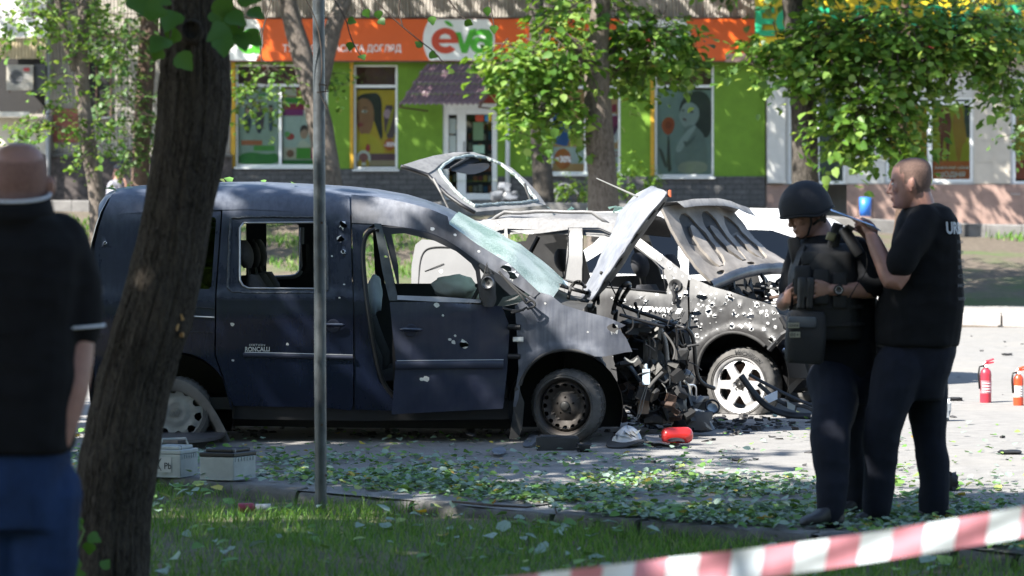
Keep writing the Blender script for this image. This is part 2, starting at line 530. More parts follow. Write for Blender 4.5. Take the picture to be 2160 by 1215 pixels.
mb = MB(); facade_box(mb, 98, 326.5, 490, 331, .14, .22); mb.build('base_coping', m_conc, apt)
mb = MB(); facade_box(mb, 106, 69, 490, 79, .04, .16); mb.build('floor_band', m_brown, apt)
mb = MB(); facade_box(mb, 112, 229, 166, 300, .05, .09); mb.build('notice_panel', mat('faded red panel', (.24, .075, .05), .7, var=.35), apt)
def apt_window(x0, y0, x1, y1, mull):
    mb = MB(); facade_box(mb, x0, y0, x1, y1, .04, .055); w = mb.build('window', m_dark, apt)
    for (a, b, c, d) in [(x0 - 2, y0 - 2, x0 + 1.5, y1 + 2), (x1 - 1.5, y0 - 2, x1 + 2, y1 + 2), (mull - 1.2, y0, mull + 1.2, y1), (x0, y0 - 2, x1, y0 + 1), (x0, y1 - 1, x1, y1 + 2)]:
        mb = MB(); facade_box(mb, a, b, c, d, .056, .1); mb.build('frame', m_brown, w)
    mb = MB(); facade_box(mb, x0 - 4, y1 + 2.5, x1 + 4, y1 + 6, .04, .3); mb.build('sill', m_zinc, w)
apt_window(187, 126, 233, 244, 203); apt_window(400, 126, 446, 244, 418)
apt_window(187, -170, 240, -60, 212); apt_window(640, -190, 760, -60, 700); apt_window(1000, -190, 1120, -60, 1060)
for x in (150, 168, 186, 230, 250, 268):
    mb = MB(); facade_box(mb, x, 334, x + 12, 347, .15, .17); mb.build('vent', mat('black vent grille', (.02, .022, .028), .6), apt)
mb = MB(); mb.tube([B(101, y, .35) for y in (TOP, -100, 100, 320, 426)], .062, 10); mb.build('downpipe', m_zinc, apt, smooth=True)
mb = MB(); facade_box(mb, -700, TOP, 2700, 500, -9, -1.6); mb.build('rear_wall', m_rib, apt)
# air conditioner hung in front of the loggia
ac = thing('air_conditioner', 'old beige air conditioner unit with round fan grille beside the downpipe', 'air conditioner', tuple(B(43, 195, .9)))
mb = MB(); facade_box(mb, 14, 137, 70, 190, .35, .8); mb.build('casing', mat('aged beige enamel', (.46, .42, .34), .55, var=.2), ac)
mb = MB(); facade_box(mb, 72, 135, 96, 197, .3, .7); mb.build('rear_box', mat('dark grey enamel', (.05, .05, .055), .6), ac)
c = B(34, 163, .81)
mb = MB(); mb.lathe([(.02, 0), (.17, 0), (.17, -.03), (.02, -.03)], c, FN, 20); mb.build('fan_opening', m_dark, ac)
for i in range(9):
    y = 140 + i * 5.9; mb = MB(); mb.tube([B(16, y, .83), B(68, y, .83)], .006, 5); mb.build('grille_bar', m_zinc, ac)
for i in range(10):
    x = 17 + i * 5.6; mb = MB(); mb.tube([B(x, 139, .835), B(x, 189, .835)], .006, 5); mb.build('grille_bar', m_zinc, ac)
mb = MB(); facade_box(mb, 50, 143, 62, 150, .845, .85); mb.build('badge', mat('red badge', (.4, .03, .03), .5), ac)
for x in (20, 64):
    mb = MB(); mb.tube([B(x, 191, .8), B(x, 194, .8), B(x, 194, .0)], .02, 6); mb.build('bracket', m_brown, ac)

# ---------------------------------------------------------------- green shop
m_green = mat('lime green render', (.135, .26, .022), .85, var=.14, scale=5, bmp=.25, bscale=90)
m_brick = None
def split_face_material():
    m, t, b = new_mat('charcoal split face brick')
    v = coords(t)
    mp = N(t, 'ShaderNodeCombineXYZ'); sp = N(t, 'ShaderNodeSeparateXYZ'); t.links.new(v, sp.inputs[0]); t.links.new(sp.outputs[0], mp.inputs[0]); t.links.new(sp.outputs[2], mp.inputs[1])
    br = N(t, 'ShaderNodeTexBrick', i_Scale=1.0); t.links.new(mp.outputs[0], br.inputs['Vector'])
    br.inputs['Brick Width'].default_value = .38; br.inputs['Row Height'].default_value = .12; br.inputs['Mortar Size'].default_value = .012
    br.inputs['Color1'].default_value = (.11, .108, .108, 1); br.inputs['Color2'].default_value = (.08, .08, .082, 1); br.inputs['Mortar'].default_value = (.05, .05, .05, 1)
    n = ramp(t, noise_t(t, 12, 5, .7, v), [(.3, (.6, .6, .6)), (.7, (1.2, 1.2, 1.2))])
    t.links.new(mixc(t, 1., br.outputs[0], n, 'MULTIPLY'), b.inputs['Base Color'])
    b.inputs['Roughness'].default_value = .85
    bump(t, b, br.outputs['Fac'], -.6, .03)
    return m
m_brick = split_face_material()
m_yel = mat('yellow ochre trim', (.52, .30, .02), .7, var=.15)
m_orange = mat('orange sign vinyl', (.70, .105, .008), .42, var=.06, scale=1.5)
m_logo_w = mat('white sign vinyl', (.76, .77, .76), .45, var=.06)
m_logo_r = mat('red logo vinyl', (.55, .06, .02), .45, var=.05)
m_logo_g = mat('green logo vinyl', (.07, .38, .02), .45, var=.05)
shop = thing('green_shop', 'lime green shop front under a long orange sign with round white logo', 'shop', tuple(B(1050, 430)))
WIN = [(497, 136, 692, 352, 178, [591], 'A'), (746, 137, 839, 357, 180, [], 'B'), (1160, 137, 1309, 367, 182, [1235], 'C'), (1381, 137, 1506, 373, 180, [], 'D')]
DOOR = (934, 218, 1049, 421)
holes = [rect(w[0], w[1], w[2], w[3]) for w in WIN] + [rect(*DOOR)]
ob = [(490, 129), (1614, 129), (1614, 382), (1050, 382), (1050, 430), (933, 430), (933, 421)]
mb = MB()
flat_shape([(490, 129), (1614, 129), (1614, 382), (490, 382)], [rect(w[0], w[1], w[2], w[3]) for w in WIN] + [rect(DOOR[0], DOOR[1], DOOR[2], 381.5)], plane0(-.28), .28, 0, mb, 60)
mb.build('wall', m_green, shop)
for a, b in ((490, 933.5), (1049.5, 1614)):
    mb = MB(); facade_box(mb, a, 356 if a < 900 else 372, b, 436, -.25, .10); mb.build('brick_base', m_brick, shop)
for a, b in ((487, 496.5), (738, 745.5), (1372, 1380.5)):
    mb = MB(); facade_box(mb, a, 130, b, 355 if a < 800 else 371, .002, .06); mb.build('trim_strip', m_yel, shop)
# dark shop interior behind the openings with shelves of goods
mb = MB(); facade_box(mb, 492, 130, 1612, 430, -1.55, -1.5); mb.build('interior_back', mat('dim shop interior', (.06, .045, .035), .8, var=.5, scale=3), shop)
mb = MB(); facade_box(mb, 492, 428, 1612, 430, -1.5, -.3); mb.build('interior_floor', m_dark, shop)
goods = ['#b0381c', '#d9a62a', '#3c8a34', '#c8c2b0', '#7a2a58', '#2a6a9a', '#d06a1a']
for r_ in range(7):
    for k in range(9):
        if random.random() < .2: continue
        x = 946 + k * 10.5; y = 255 + r_ * 22
        mb = MB(); facade_box(mb, x, y + random.uniform(0, 8), x + random.uniform(5, 9), y + 18, -1.4, -1.2)
        mb.build('goods_box', mat('goods ' + goods[(r_ * 3 + k) % 7], srgb(goods[(r_ * 3 + k + r_) % 7]), .6), shop)
def frame_bars(mb, bars, o0, o1, m=0):
    for b in bars: facade_box(mb, *b, o0, o1, m)
def poly_print(name, parent, layers, off):
    """flat print: layers of coloured shapes, each a hair in front of the last"""
    mb = MB(); mats = []; 
    for i, (poly, colr) in enumerate(layers):
        mm = mat('print ' + colr, srgb(colr), .5, var=.10, scale=5)
        if mm not in mats: mats.append(mm)
        n = len(poly); q = [B(x, y, off + .003 * i) for x, y in poly]
        v2, f2, _ = cdt(poly, [], 1e9)
        mb.add([B(p[0], p[1], off + .003 * i) for p in v2], f2, mats.index(mm))
    return mb.build(name, mats, parent)
def ell(cx, cy, rx, ry, n=18, a=0):
    ca, sa = math.cos(R(a)), math.sin(R(a))
    return [(cx + rx * math.cos(t) * ca - ry * math.sin(t) * sa, cy + rx * math.cos(t) * sa + ry * math.sin(t) * ca) for t in np.linspace(0, 2 * math.pi, n, endpoint=False)]
def sm(pts, it=2): return [tuple(p) for p in smooth_poly([Vector(p) for p in pts], it)]
def shop_text(body, x, y, hpx, m, parent, off, name='lettering', bold=0., width=None, extrude=.004, shear=0.):
    """lettering on the facade; hpx is the height of a capital in photo pixels"""
    s = hpx / .72 / 90.0
    vs, fs = text_mesh(body, s, bold, extrude, 1.0, 'LEFT', shear)
    wx = max(v.x for v in vs) - min(v.x for v in vs); k = 1 if width is None else (width / 90.0) / wx
    x0 = min(v.x for v in vs)
    o = B(x, y, off); ex = (B(x + 90, y, off) - o); ex = ex.normalized()
    pts = [o + ex * ((v.x - x0) * k) + Vector((0, 0, v.y)) + FN * (v.z + extrude) for v in vs]
    return finish(name, pts, fs, m, parent)
m_txt_w = mat('white lettering', (.8, .8, .8), .5, var=.03)
prints = {
 'A1': [(rect(503, 184, 587, 348), '#a9b6a6'), (sm([(503, 326), (530, 320), (560, 326), (587, 322), (587, 348), (503, 348)], 1), '#2f8a22'), (rect(509, 296, 553, 306), '#c8652c'), (rect(535, 307, 579, 318), '#57a834'),
        (sm([(516, 232), (523, 224), (529, 232), (531, 262), (525, 281), (519, 281), (512, 262)]), '#2b4560'), (sm([(513, 258), (523, 246), (529, 262), (526, 281), (519, 281)]), '#1d1d28'), (ell(521, 231, 4.5, 6), '#b98a6e'), (sm([(516, 226), (521, 222), (527, 226), (527, 240), (524, 228), (518, 228), (516, 240)], 1), '#32221b'),
        (sm([(541, 232), (548, 224), (556, 234), (557, 262), (549, 281), (543, 281), (537, 258)]), '#4b3340'), (sm([(541, 256), (550, 250), (552, 281), (544, 281)]), '#202a40'), (ell(547, 229, 4.5, 6), '#b98a6e'), (ell(547, 224, 5, 3), '#38281e'),
        (sm([(566, 232), (572, 224), (577, 234), (577, 258), (573, 278), (567, 278)]), '#6d7a2e'), (sm([(567, 250), (575, 248), (574, 278), (568, 278)]), '#26406a'), (ell(571, 229, 4, 6), '#b98a6e'), (ell(571, 224, 5, 3), '#4a2f1e'), (rect(545, 198, 560, 210), '#4a9a3a')],
 'A2': [(rect(597, 186, 690, 349), '#c9d2ca'), (rect(597, 186, 690, 205), '#b8322a'), (rect(600, 188, 626, 203), '#d8ccb8'), (rect(598, 206, 690, 217), '#4c9a2e'), (rect(598, 219, 690, 231), '#b02a4c'), (rect(598, 231, 640, 244), '#9a2a7a'),
        (ell(641, 282, 8, 11), '#c99b80'), (sm([(632, 284), (634, 266), (644, 262), (651, 270), (650, 284), (647, 272), (637, 274)], 1), '#3a281f'), (sm([(626, 311), (630, 300), (639, 294), (648, 300), (658, 311)], 1), '#e3ddc8'), (ell(612, 288, 9, 7), '#c2392e'), (ell(606, 283, 6, 6), '#6fae56'), (rect(598, 311, 690, 336), '#d8c8b4'), (rect(625, 312, 655, 335), '#5aa832'), (rect(655, 312, 690, 335), '#a82a74'), (ell(612, 324, 8, 8), '#8a5a44'), (rect(597, 338, 690, 349), '#2f7a2a')],
 'B': [(rect(749, 190, 837, 350), '#e2b51e'), (sm([(797, 196), (806, 210), (805, 250), (808, 284), (804, 300), (792, 262), (780, 232), (756, 214), (752, 206), (764, 198), (782, 196)]), '#1f1716'), (sm([(752, 214), (764, 206), (780, 210), (789, 228), (789, 256), (782, 280), (771, 288), (758, 280), (754, 262), (751, 262)]), '#b07350'), (ell(769, 235, 6, 3), '#e6dcd2'), (ell(770, 235, 2.5, 2.5), '#2a1a14'), (sm([(763, 229), (770, 225), (778, 229), (770, 227)], 1), '#2a1a14'), (sm([(754, 262), (760, 258), (768, 262), (762, 268), (754, 267)], 1), '#a63a38'), (sm([(752, 244), (756, 240), (758, 252), (754, 254)], 1), '#92583c'),
       (sm([(750, 300), (762, 280), (786, 284), (808, 306), (812, 330), (750, 330)]), '#dcc024'), (sm([(808, 222), (834, 222), (836, 290), (812, 292)], 1), '#6a4756'), (ell(817, 240, 8, 10), '#d8a8b8'), (sm([(826, 228), (834, 230), (820, 282), (812, 284)], 1), '#b6a32c'), (rect(749, 324, 837, 338), '#7a4a58'), (rect(749, 338, 837, 350), '#b99a7c'), (ell(767, 333, 15, 16), '#efe6e0'), (ell(767, 333, 10, 10), '#b06a6a'), (ell(759, 344, 4, 8), '#d2a82c'), (ell(775, 344, 4, 8), '#d2a82c'), (ell(776, 312, 5, 8), '#c0323a'), (ell(821, 305, 11, 13), '#d8702a')],
 'C1': [(rect(1164, 188, 1233, 362), '#e0a56e'), (rect(1164, 310, 1233, 345), '#d9dde0'), (sm([(1166, 236), (1180, 230), (1190, 240), (1205, 232), (1208, 250), (1200, 308), (1186, 308), (1164, 300)], 1), '#2a5fb4'), (ell(1176, 262, 6, 12), '#78a6d8'), (rect(1209, 250, 1230, 300), '#cfc08a'), (ell(1187, 335, 18, 22), '#d2642a')],
 'C2': [(rect(1239, 188, 1308, 362), '#dca377'), (rect(1239, 314, 1308, 362), '#d4d4d8'), (sm([(1287, 240), (1303, 240), (1306, 260), (1305, 300), (1288, 302), (1286, 262)], 1), '#e8dfe4'), (rect(1287, 244, 1305, 272), '#94285e'), (rect(1291, 220, 1300, 236), '#b02a50'), (sm([(1286, 280), (1304, 258), (1304, 270), (1290, 296)], 1), '#6a2a5a'), (rect(1288, 320, 1306, 323), '#b05a70'), (rect(1288, 327, 1306, 330), '#b05a70')],
 'D': [(rect(1386, 190, 1502, 368), '#93a09c'), (sm([(1431, 240), (1436, 214), (1452, 196), (1474, 190), (1492, 198), (1502, 220), (1502, 262), (1496, 288), (1484, 292), (1470, 276), (1462, 250), (1448, 238)]), '#3c3a38'), (sm([(1434, 236), (1442, 218), (1458, 214), (1474, 226), (1476, 246), (1466, 264), (1448, 272), (1438, 262), (1435, 252), (1432, 248)]), '#b4b8b4'), (sm([(1443, 268), (1464, 262), (1486, 284), (1494, 320), (1490, 362), (1432, 362), (1420, 336), (1428, 302), (1440, 290)]), '#8c9490'), (sm([(1430, 300), (1452, 272), (1470, 262), (1466, 274), (1450, 296), (1436, 322), (1424, 320)]), '#b9beba'), (sm([(1402, 250), (1410, 246), (1420, 250), (1424, 262), (1418, 280), (1408, 286), (1398, 276), (1394, 262)]), '#c2502a'), (ell(1410, 264, 8, 8), '#a63c20'), (sm([(1408, 286), (1412, 286), (1414, 340), (1418, 362), (1406, 362)], 1), '#4a4442'), (sm([(1388, 308), (1398, 318), (1408, 350), (1404, 356), (1394, 332)], 1), '#565450'), (ell(1444, 252, 5, 2.4, a=25), '#7a5a5a'), (ell(1459, 236, 4, 2), '#4a4644'), (ell(1441, 233, 3, 2), '#4a4644'), (sm([(1430, 345), (1460, 338), (1494, 344), (1490, 366), (1430, 366)], 1), '#b5b09c'), (sm([(1440, 296), (1452, 300), (1470, 282), (1460, 300), (1446, 312)], 1), '#6e7472')],
}
for (x0, y0, x1, y1, tr, mull, code) in WIN:
    mb = MB(); facade_box(mb, x0 + .3, y0 + .3, x1 - .3, y0 + 4, -.16, -.04); w = mb.build('window', m_pvc, shop)
    bars = [(x0 + .3, y1 - 5, x1 - .3, y1 - .3), (x0 + .3, y0 + 4.2, x0 + 5, y1 - 5.2), (x1 - 5, y0 + 4.2, x1 - .3, y1 - 5.2), (x0 + 5.2, tr - 1, x1 - 5.2, tr + 5)]
    for mlx in mull: bars += [(mlx - 3, tr + 5.2, mlx + 3, y1 - 5.2)]
    for bq in bars:
        mb = MB(); facade_box(mb, *bq, -.16, -.03); mb.build('frame', m_pvc, w)
    mb = MB(); facade_box(mb, x0 + 5, y0 + 4, x1 - 5, tr - 1, -.45, -.4); mb.build('transom_blind', mat('dark red transom', (.16, .03, .02), .5, var=.4, scale=2), w)
    mb = MB(); facade_box(mb, x0 + 5, y0 + 4, x1 - 5, y1 - 5, -.09, -.083); mb.build('pane', m_glass, w)
    if y0: 
        mb = MB(); facade_box(mb, x0 - 3, y1 + .2, x1 + 3, y1 + 4, -.1, .2); mb.build('sill', m_pvc, w)
    for key in ([code] if code in prints else [code + '1', code + '2']):
        pr = poly_print('poster', w, prints[key], -.16)
    if code == 'B': shop_text('-30%', 811, 309, 9, m_txt_w, w, -.09, bold=.01)
    if code == 'C': shop_text('=30%', 1172, 342, 13, m_txt_w, w, -.09, bold=.012, width=33)
    if code == 'A':
        shop_text('ева', 545, 209, 8, mat('pale green ink', (.5, .75, .4), .5), w, -.09, bold=.01)
    if code in 'BC':
        cx = lerp(x0, x1, .36)
        mb = MB(); facade_box(mb, cx, y0 + 6, cx + 20, y0 + 10, -.5, -.47); mb.build('ceiling_lamp', mat('lit tube lamp', (1, .95, .8), .5, emit=1.2), w)
mb = MB(); facade_box(mb, 1400, 143, 1500, 147, -.5, -.47); mb.build('ceiling_lamp', mat('lit tube lamp', (1, .95, .8), .5, emit=1.2), shop)
# door: narrow side leaf and wide leaf
mb = MB(); facade_box(mb, DOOR[0] + .3, DOOR[1] + .3, DOOR[2] - .3, DOOR[1] + 12, -.16, -.03); dr = mb.build('door', m_pvc, shop)
for bq in [(934.3, 230.2, 946, 421), (964, 230.2, 983, 421), (1038, 230.2, 1048.7, 421), (946.2, 230.2, 963.8, 242), (983.2, 230.2, 1037.8, 241), (946.2, 408, 963.8, 421), (983.2, 408, 1037.8, 421)]:
    mb = MB(); facade_box(mb, *bq, -.16, -.035); mb.build('frame', m_pvc, dr)
for bq in [(946, 242, 964, 408), (983, 241, 1038, 408)]:
    mb = MB(); facade_box(mb, *bq, -.1, -.09); mb.build('pane', m_glass, dr)
for bq, cc in [((947, 250, 962, 282), '#9aa6a4'), ((947, 286, 962, 322), '#aab4b0'), ((998, 258, 1020, 296), '#5d7a58'), ((998, 306, 1022, 324), '#8fb09a'), ((1023, 243, 1030, 256), '#2f86b8'), ((1030, 243, 1037, 256), '#d8b82a'), ((1003, 243, 1020, 256), '#b8442a')]:
    poly_print('notice', dr, [(rect(*bq), cc)], -.08)
mb = MB(); mb.tube([B(979, 300, .0), B(979, 300, .04), B(979, 322, .04), B(979, 322, 0)], .02, 6); mb.build('handle', m_zinc, dr)
mb = MB(); facade_box(mb, 925, 421.5, 1058, 436, -.2, 1.1); mb.build('door_step', m_conc, shop)
mb = MB(); facade_box(mb, 935, 200, 1049, 217.5, .01, .05); mb.build('door_sign', mat('red door sign', (.35, .04, .02), .6, var=.4, scale=4), shop)
# drainpipe right of the door
mb = MB(); mb.tube([B(1071, 130, .15), B(1071, 300, .15), B(1071, 420, .15)], .055, 10); mb.build('drainpipe', mat('white pipe', (.6, .62, .63), .4, var=.1), shop, smooth=True)
# long sign
mb = MB(); facade_box(mb, 480, 40, 1592, 128, .25, .42); sg = mb.build('sign_board', m_orange, shop)
def arc_shape(x0, x1, y0, y1, bow):
    q = [(x0 + 0, y0)]
    top = [(lerp(x0, x1, t), y0) for t in np.linspace(0, 1, 3)]
    rt = [(x1 + bow * (1 - (2 * t - 1) ** 2), lerp(y0, y1, t)) for t in np.linspace(0, 1, 9)[1:-1]]
    bot = [(lerp(x1, x0, t), y1) for t in np.linspace(0, 1, 3)]
    lf = [(x0 - bow * (1 - (2 * t - 1) ** 2), lerp(y1, y0, t)) for t in np.linspace(0, 1, 9)[1:-1]]
    return top + rt + bot + lf
def logo(cx, tag_e=True):
    mb = MB(); flat_shape(arc_shape(cx - 62, cx + 62, 40.5, 127.5, 14), [], lambda x, y, o: B(x, y, .423 + o), .004, 0, mb); f = mb.build('logo_field', m_logo_w, sg)
    if tag_e:
        # round red e: ring with crossbar and an open end
        a = np.linspace(R(20), R(335), 26); o_, i_ = (29, 27), (15, 13); ex, ey = cx - 29, 86
        ring = [(ex + o_[0] * math.cos(t) , ey - o_[1] * math.sin(t)) for t in a] + [(ex + i_[0] * math.cos(t), ey - i_[1] * math.sin(t)) for t in a[::-1]]
        ring = [(ex + 28, ey + 5)] + [(ex + 29 * math.cos(t), ey - 27 * math.sin(t)) for t in np.linspace(R(-8), R(318), 28)] + [(ex + 15 * math.cos(t), ey - 13 * math.sin(t)) for t in np.linspace(R(312), R(200), 9)] + [(ex - 14, ey + 5)]
        mb = MB(); flat_shape(ring, [[(ex - 13, ey - 4), (ex + 13, ey - 4), (ex + 9, ey - 12), (ex, ey - 15), (ex - 9, ey - 12)]], lambda x, y, o: B(x, y, .43 + o), .012, 0, mb); mb.build('letter', m_logo_r, sg)
        mb = MB(); flat_shape(sm([(cx - 33, 43), (cx - 22, 44), (cx - 12, 53), (cx - 13, 57), (cx - 24, 54)], 2), [], lambda x, y, o: B(x, y, .43 + o), .012, 0, mb); mb.build('leaf_mark', m_logo_g, sg)
        mb = MB(); flat_shape([(cx - 8, 68), (cx + 4, 68), (cx + 11, 94), (cx + 22, 63), (cx + 37, 60), (cx + 17, 112), (cx + 6, 112)], [], lambda x, y, o: B(x, y, .43 + o), .012, 0, mb); mb.build('letter', m_logo_g, sg)
    ax, ay = cx + 48, 90
    body = [(ax + 23, ay - 18), (ax + 23, ay + 22), (ax + 10, ay + 22), (ax + 9, ay + 17)] + [(ax - 3 + 21 * math.cos(t), ay + 5 - 18 * math.sin(t)) for t in np.linspace(R(300), R(110), 12)] + [(ax + 8, ay - 8), (ax + 8, ay - 13), (ax - 2, ay - 18), (ax - 16, ay - 13), (ax - 19, ay - 22), (ax - 2, ay - 29), (ax + 16, ay - 27)]
    mb = MB(); flat_shape(body, [ell(ax - 2, ay + 5, 8.5, 7, 10)], lambda x, y, o: B(x, y, .43 + o), .012, 0, mb); mb.build('letter', m_logo_g, sg)
logo(968); logo(478, False); logo(1382)
shop_text('ТУТ ТВОЯ КРАСА ТА ДОГЛЯД', 597, 109, 14.5, m_txt_w, sg, .425, bold=.012, width=252)
mb = MB(); facade_box(mb, 480, 128.3, 1592, 131, .0, .40); mb.build('sign_soffit', m_brown, shop)
# metal tile awning
m_aw = mat('purple brown metal tiles', (.17, .105, .125), .42, var=.22, scale=4, spec=.6)
rows_t = [0, .25, .5, .75, 1]
for r_ in range(4):
    g = []
    for k, (tt, lift) in enumerate(((rows_t[r_] + .002, .0), (lerp(rows_t[r_], rows_t[r_ + 1], .6), .02), (rows_t[r_ + 1] + .004, .075), (rows_t[r_ + 1] + .005, .02))):
        row = []
        for j in range(15 * 6 + 1):
            u = j / 90.0
            w = abs(math.sin(u * 15 * math.pi)) ** .6 * .045
            top = B(lerp(899, 1072, u), 138, .45); bot = B(lerp(842, 1010, u), 224, 1.45)
            p = top.lerp(bot, tt) + Vector((0, 0, w + lift)) + FN * (w * .5)
            row.append(p)
        g.append(row)
    MB().grid(g).build('tile_row', m_aw, shop, smooth=True)
for (a, b) in (((899, 140), (842, 226)), ((1072, 140), (1010, 226))):
    mb = MB(); mb.tube([B(*a, .45), B(*b, 1.45)], .03, 6); mb.tube([B(*b, 1.45), B(b[0] + 60 if b[0] < 900 else b[0] + 62, b[1] + 8, .05)], .02, 6); mb.build('awning_frame', m_brown, shop)

# ---------------------------------------------------------------- yellow shop to the right
ys_ = thing('corner_shop', 'cream tiled shop with yellow sign and brown plinth behind the two men', 'shop', tuple(B(1900, 475)))
m_cream = mat('cream facade tile', (.50, .45, .38), .5, var=.10, scale=3)
m_plin = mat('brown plinth slabs', (.30, .20, .165), .7, var=.25, scale=4)
m_white = mat('white render', (.56, .55, .52), .8, var=.08)
WR = [(1662, 160, 1785, 388, 'p'), (1868, 205, 2053, 384, 'q'), (2135, 205, 2320, 388, 'r')]
mb = MB(); flat_shape(rect(1617, 110, 2330, 388.5), [rect(a, b, c, d if d < 388 else 387.9) for a, b, c, d, _ in WR], plane0(-.3), .3, 0, mb, 80); mb.build('wall', m_white, ys_)
# plinth in slabs
for k, (a, b) in enumerate(((1617, 1662), (1786, 1880), (1880.6, 1975), (1975.6, 2070), (2070.6, 2165), (2165.6, 2330))):
    for (c, d) in ((389, 430), (430.6, 482)):
        mb = MB(); facade_box(mb, a, c, b, d, -.2, .10 + .004 * (k % 2)); mb.build('plinth_slab', m_plin, ys_)
for a, b in ((1786, 1866), (2056, 2092), (2092.5, 2131)):
    for k in range(6):
        y0 = 118 + k * 45
        mb = MB(); facade_box(mb, a, y0, b, min(y0 + 44.4, 388), .004, .06 + .003 * (k % 2)); mb.build('tile', m_white if a < 1800 else m_cream, ys_)
mb = MB(); facade_box(mb, 1619, 185, 1656, 386, .01, .30); mb.build('pier', m_white, ys_)
for (x0, y0, x1, y1, code) in WR:
    mb = MB(); facade_box(mb, x0 + .3, y0 + .3, x1 - .3, y0 + 5, -.16, -.03); w = mb.build('window', m_pvc, ys_)
    bars = [(x0 + .3, y1 - 6, x1 - .3, y1 - .3), (x0 + .3, y0 + 5.2, x0 + 7, y1 - 6.2), (x1 - 7, y0 + 5.2, x1 - .3, y1 - 6.2)]
    if code == 'p': bars += [(1720, y0 + 5.2, 1727, y1 - 6.2), (1727.2, 378, 1778, 384)] if False else [(1721, y0 + 5.2, 1728, y1 - 6.2)]
    else: bars += [(x0 + 7.2, 207 if code == 'r' else 207, x1 - 7.2, 213)] if False else [(x0 + 7.2, 214, x1 - 7.2, 221)]
    if code == 'q': bars += [(1956, 221.2, 1966, y1 - 6.2)]
    for bq in bars:
        mb = MB(); facade_box(mb, *bq, -.16, -.025); mb.build('frame', m_pvc, w)
    mb = MB(); facade_box(mb, x0 + 5, y0 + 5, x1 - 5, y1 - 5, -.1, -.09); mb.build('pane', m_glass, w)
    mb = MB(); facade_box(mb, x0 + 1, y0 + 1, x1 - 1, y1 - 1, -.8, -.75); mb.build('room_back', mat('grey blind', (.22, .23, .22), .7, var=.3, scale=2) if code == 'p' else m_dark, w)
    if code == 'q':
        poly_print('poster', w, [(rect(1967, 221, 2046, 378), '#a8a012'), (rect(2034, 221, 2046, 290), '#30343a'), (sm([(1982, 236), (1990, 228), (2002, 232), (2008, 262), (2004, 284), (2001, 340), (1996, 340), (1995, 292), (1990, 290), (1988, 340), (1982, 340), (1984, 284), (1978, 272)], 1), '#7a2420'), (sm([(2012, 240), (2022, 222), (2032, 236), (2036, 270), (2040, 296), (2030, 306), (2026, 340), (2018, 340), (2014, 300), (2008, 270)], 1), '#b07a1c'), (rect(1967, 340, 2046, 378), '#c85a22')], -.16)
        poly_print('poster', w, [(rect(1876, 221, 1955, 378), '#c09a14'), (sm([(1930, 222), (1950, 240), (1952, 330), (1934, 330)], 1), '#a87c18')], -.16)
        shop_text('знижені ціни', 1971, 356, 6, m_txt_w, w, -.13, bold=.01, width=70)
        shop_text('ЩОДНЯ', 1976, 373, 10, m_txt_w, w, -.13, bold=.02, width=58)
    if code == 'r':
        poly_print('poster', w, [(rect(2142, 230, 2315, 378), '#b39a10'), (rect(2142, 338, 2315, 378), '#b04a2a')], -.16)
mb = MB(); facade_box(mb, 1592.5, -60, 2360, 112, .25, .55); ysg = mb.build('sign_board', mat('yellow sign vinyl', (.86, .60, .03), .45, var=.05, scale=1.2), ys_)
mb = MB(); facade_box(mb, 1530, 113, 2360, 131, .10, .50); mb.build('sign_ledge', mat('pinkish ledge', (.42, .27, .23), .7, var=.2), ys_)
shop_text('ECO МАРКЕТ', 1597, 76, 58, mat('shadow lettering ochre', (.52, .30, .02), .5, var=.05), ysg, .556, bold=.03, width=560)
shop_text('ECO МАРКЕТ', 1593, 74, 58, mat('green raised lettering', (.02, .42, .20), .4, var=.05), ysg, .70, bold=.03, width=560, extrude=.03)
mb = MB(); flat_shape(sm([(1920, 86), (1938, 60), (1970, 70), (1984, 96), (1950, 108)], 2), [], lambda x, y, o: B(x, y, .558 + o), .004, 0, mb); mb.build('sign_mark', mat('red sign mark', (.5, .03, .04), .5), ysg)
gf = shop_text('rowe', 2131, 412, 7, mat('grey spray paint', (.5, .46, .44), .7), ys_, .12, name='graffiti', bold=.005, shear=.3)

# out-of-view block of flats, added to darken reflections and cut sky fill
bh = thing('apartment_building', 'unseen grey block of flats added behind the viewpoint to darken reflections', 'building', (0, -24, 0))
mb = MB(); mb.box((-40, -36, -.1), (40, -24, 17)); mb.build('wall', mat('grey rendered panels', (.3, .28, .26), .9, var=.25, scale=.6), bh)
for i in range(12):
    for j in range(5):
        mb = MB(); mb.box((-37 + i * 6.4, -24.01, 1.4 + j * 3.1), (-34.8 + i * 6.4, -23.93, 3.0 + j * 3.1)); mb.build('window', m_dark, bh)
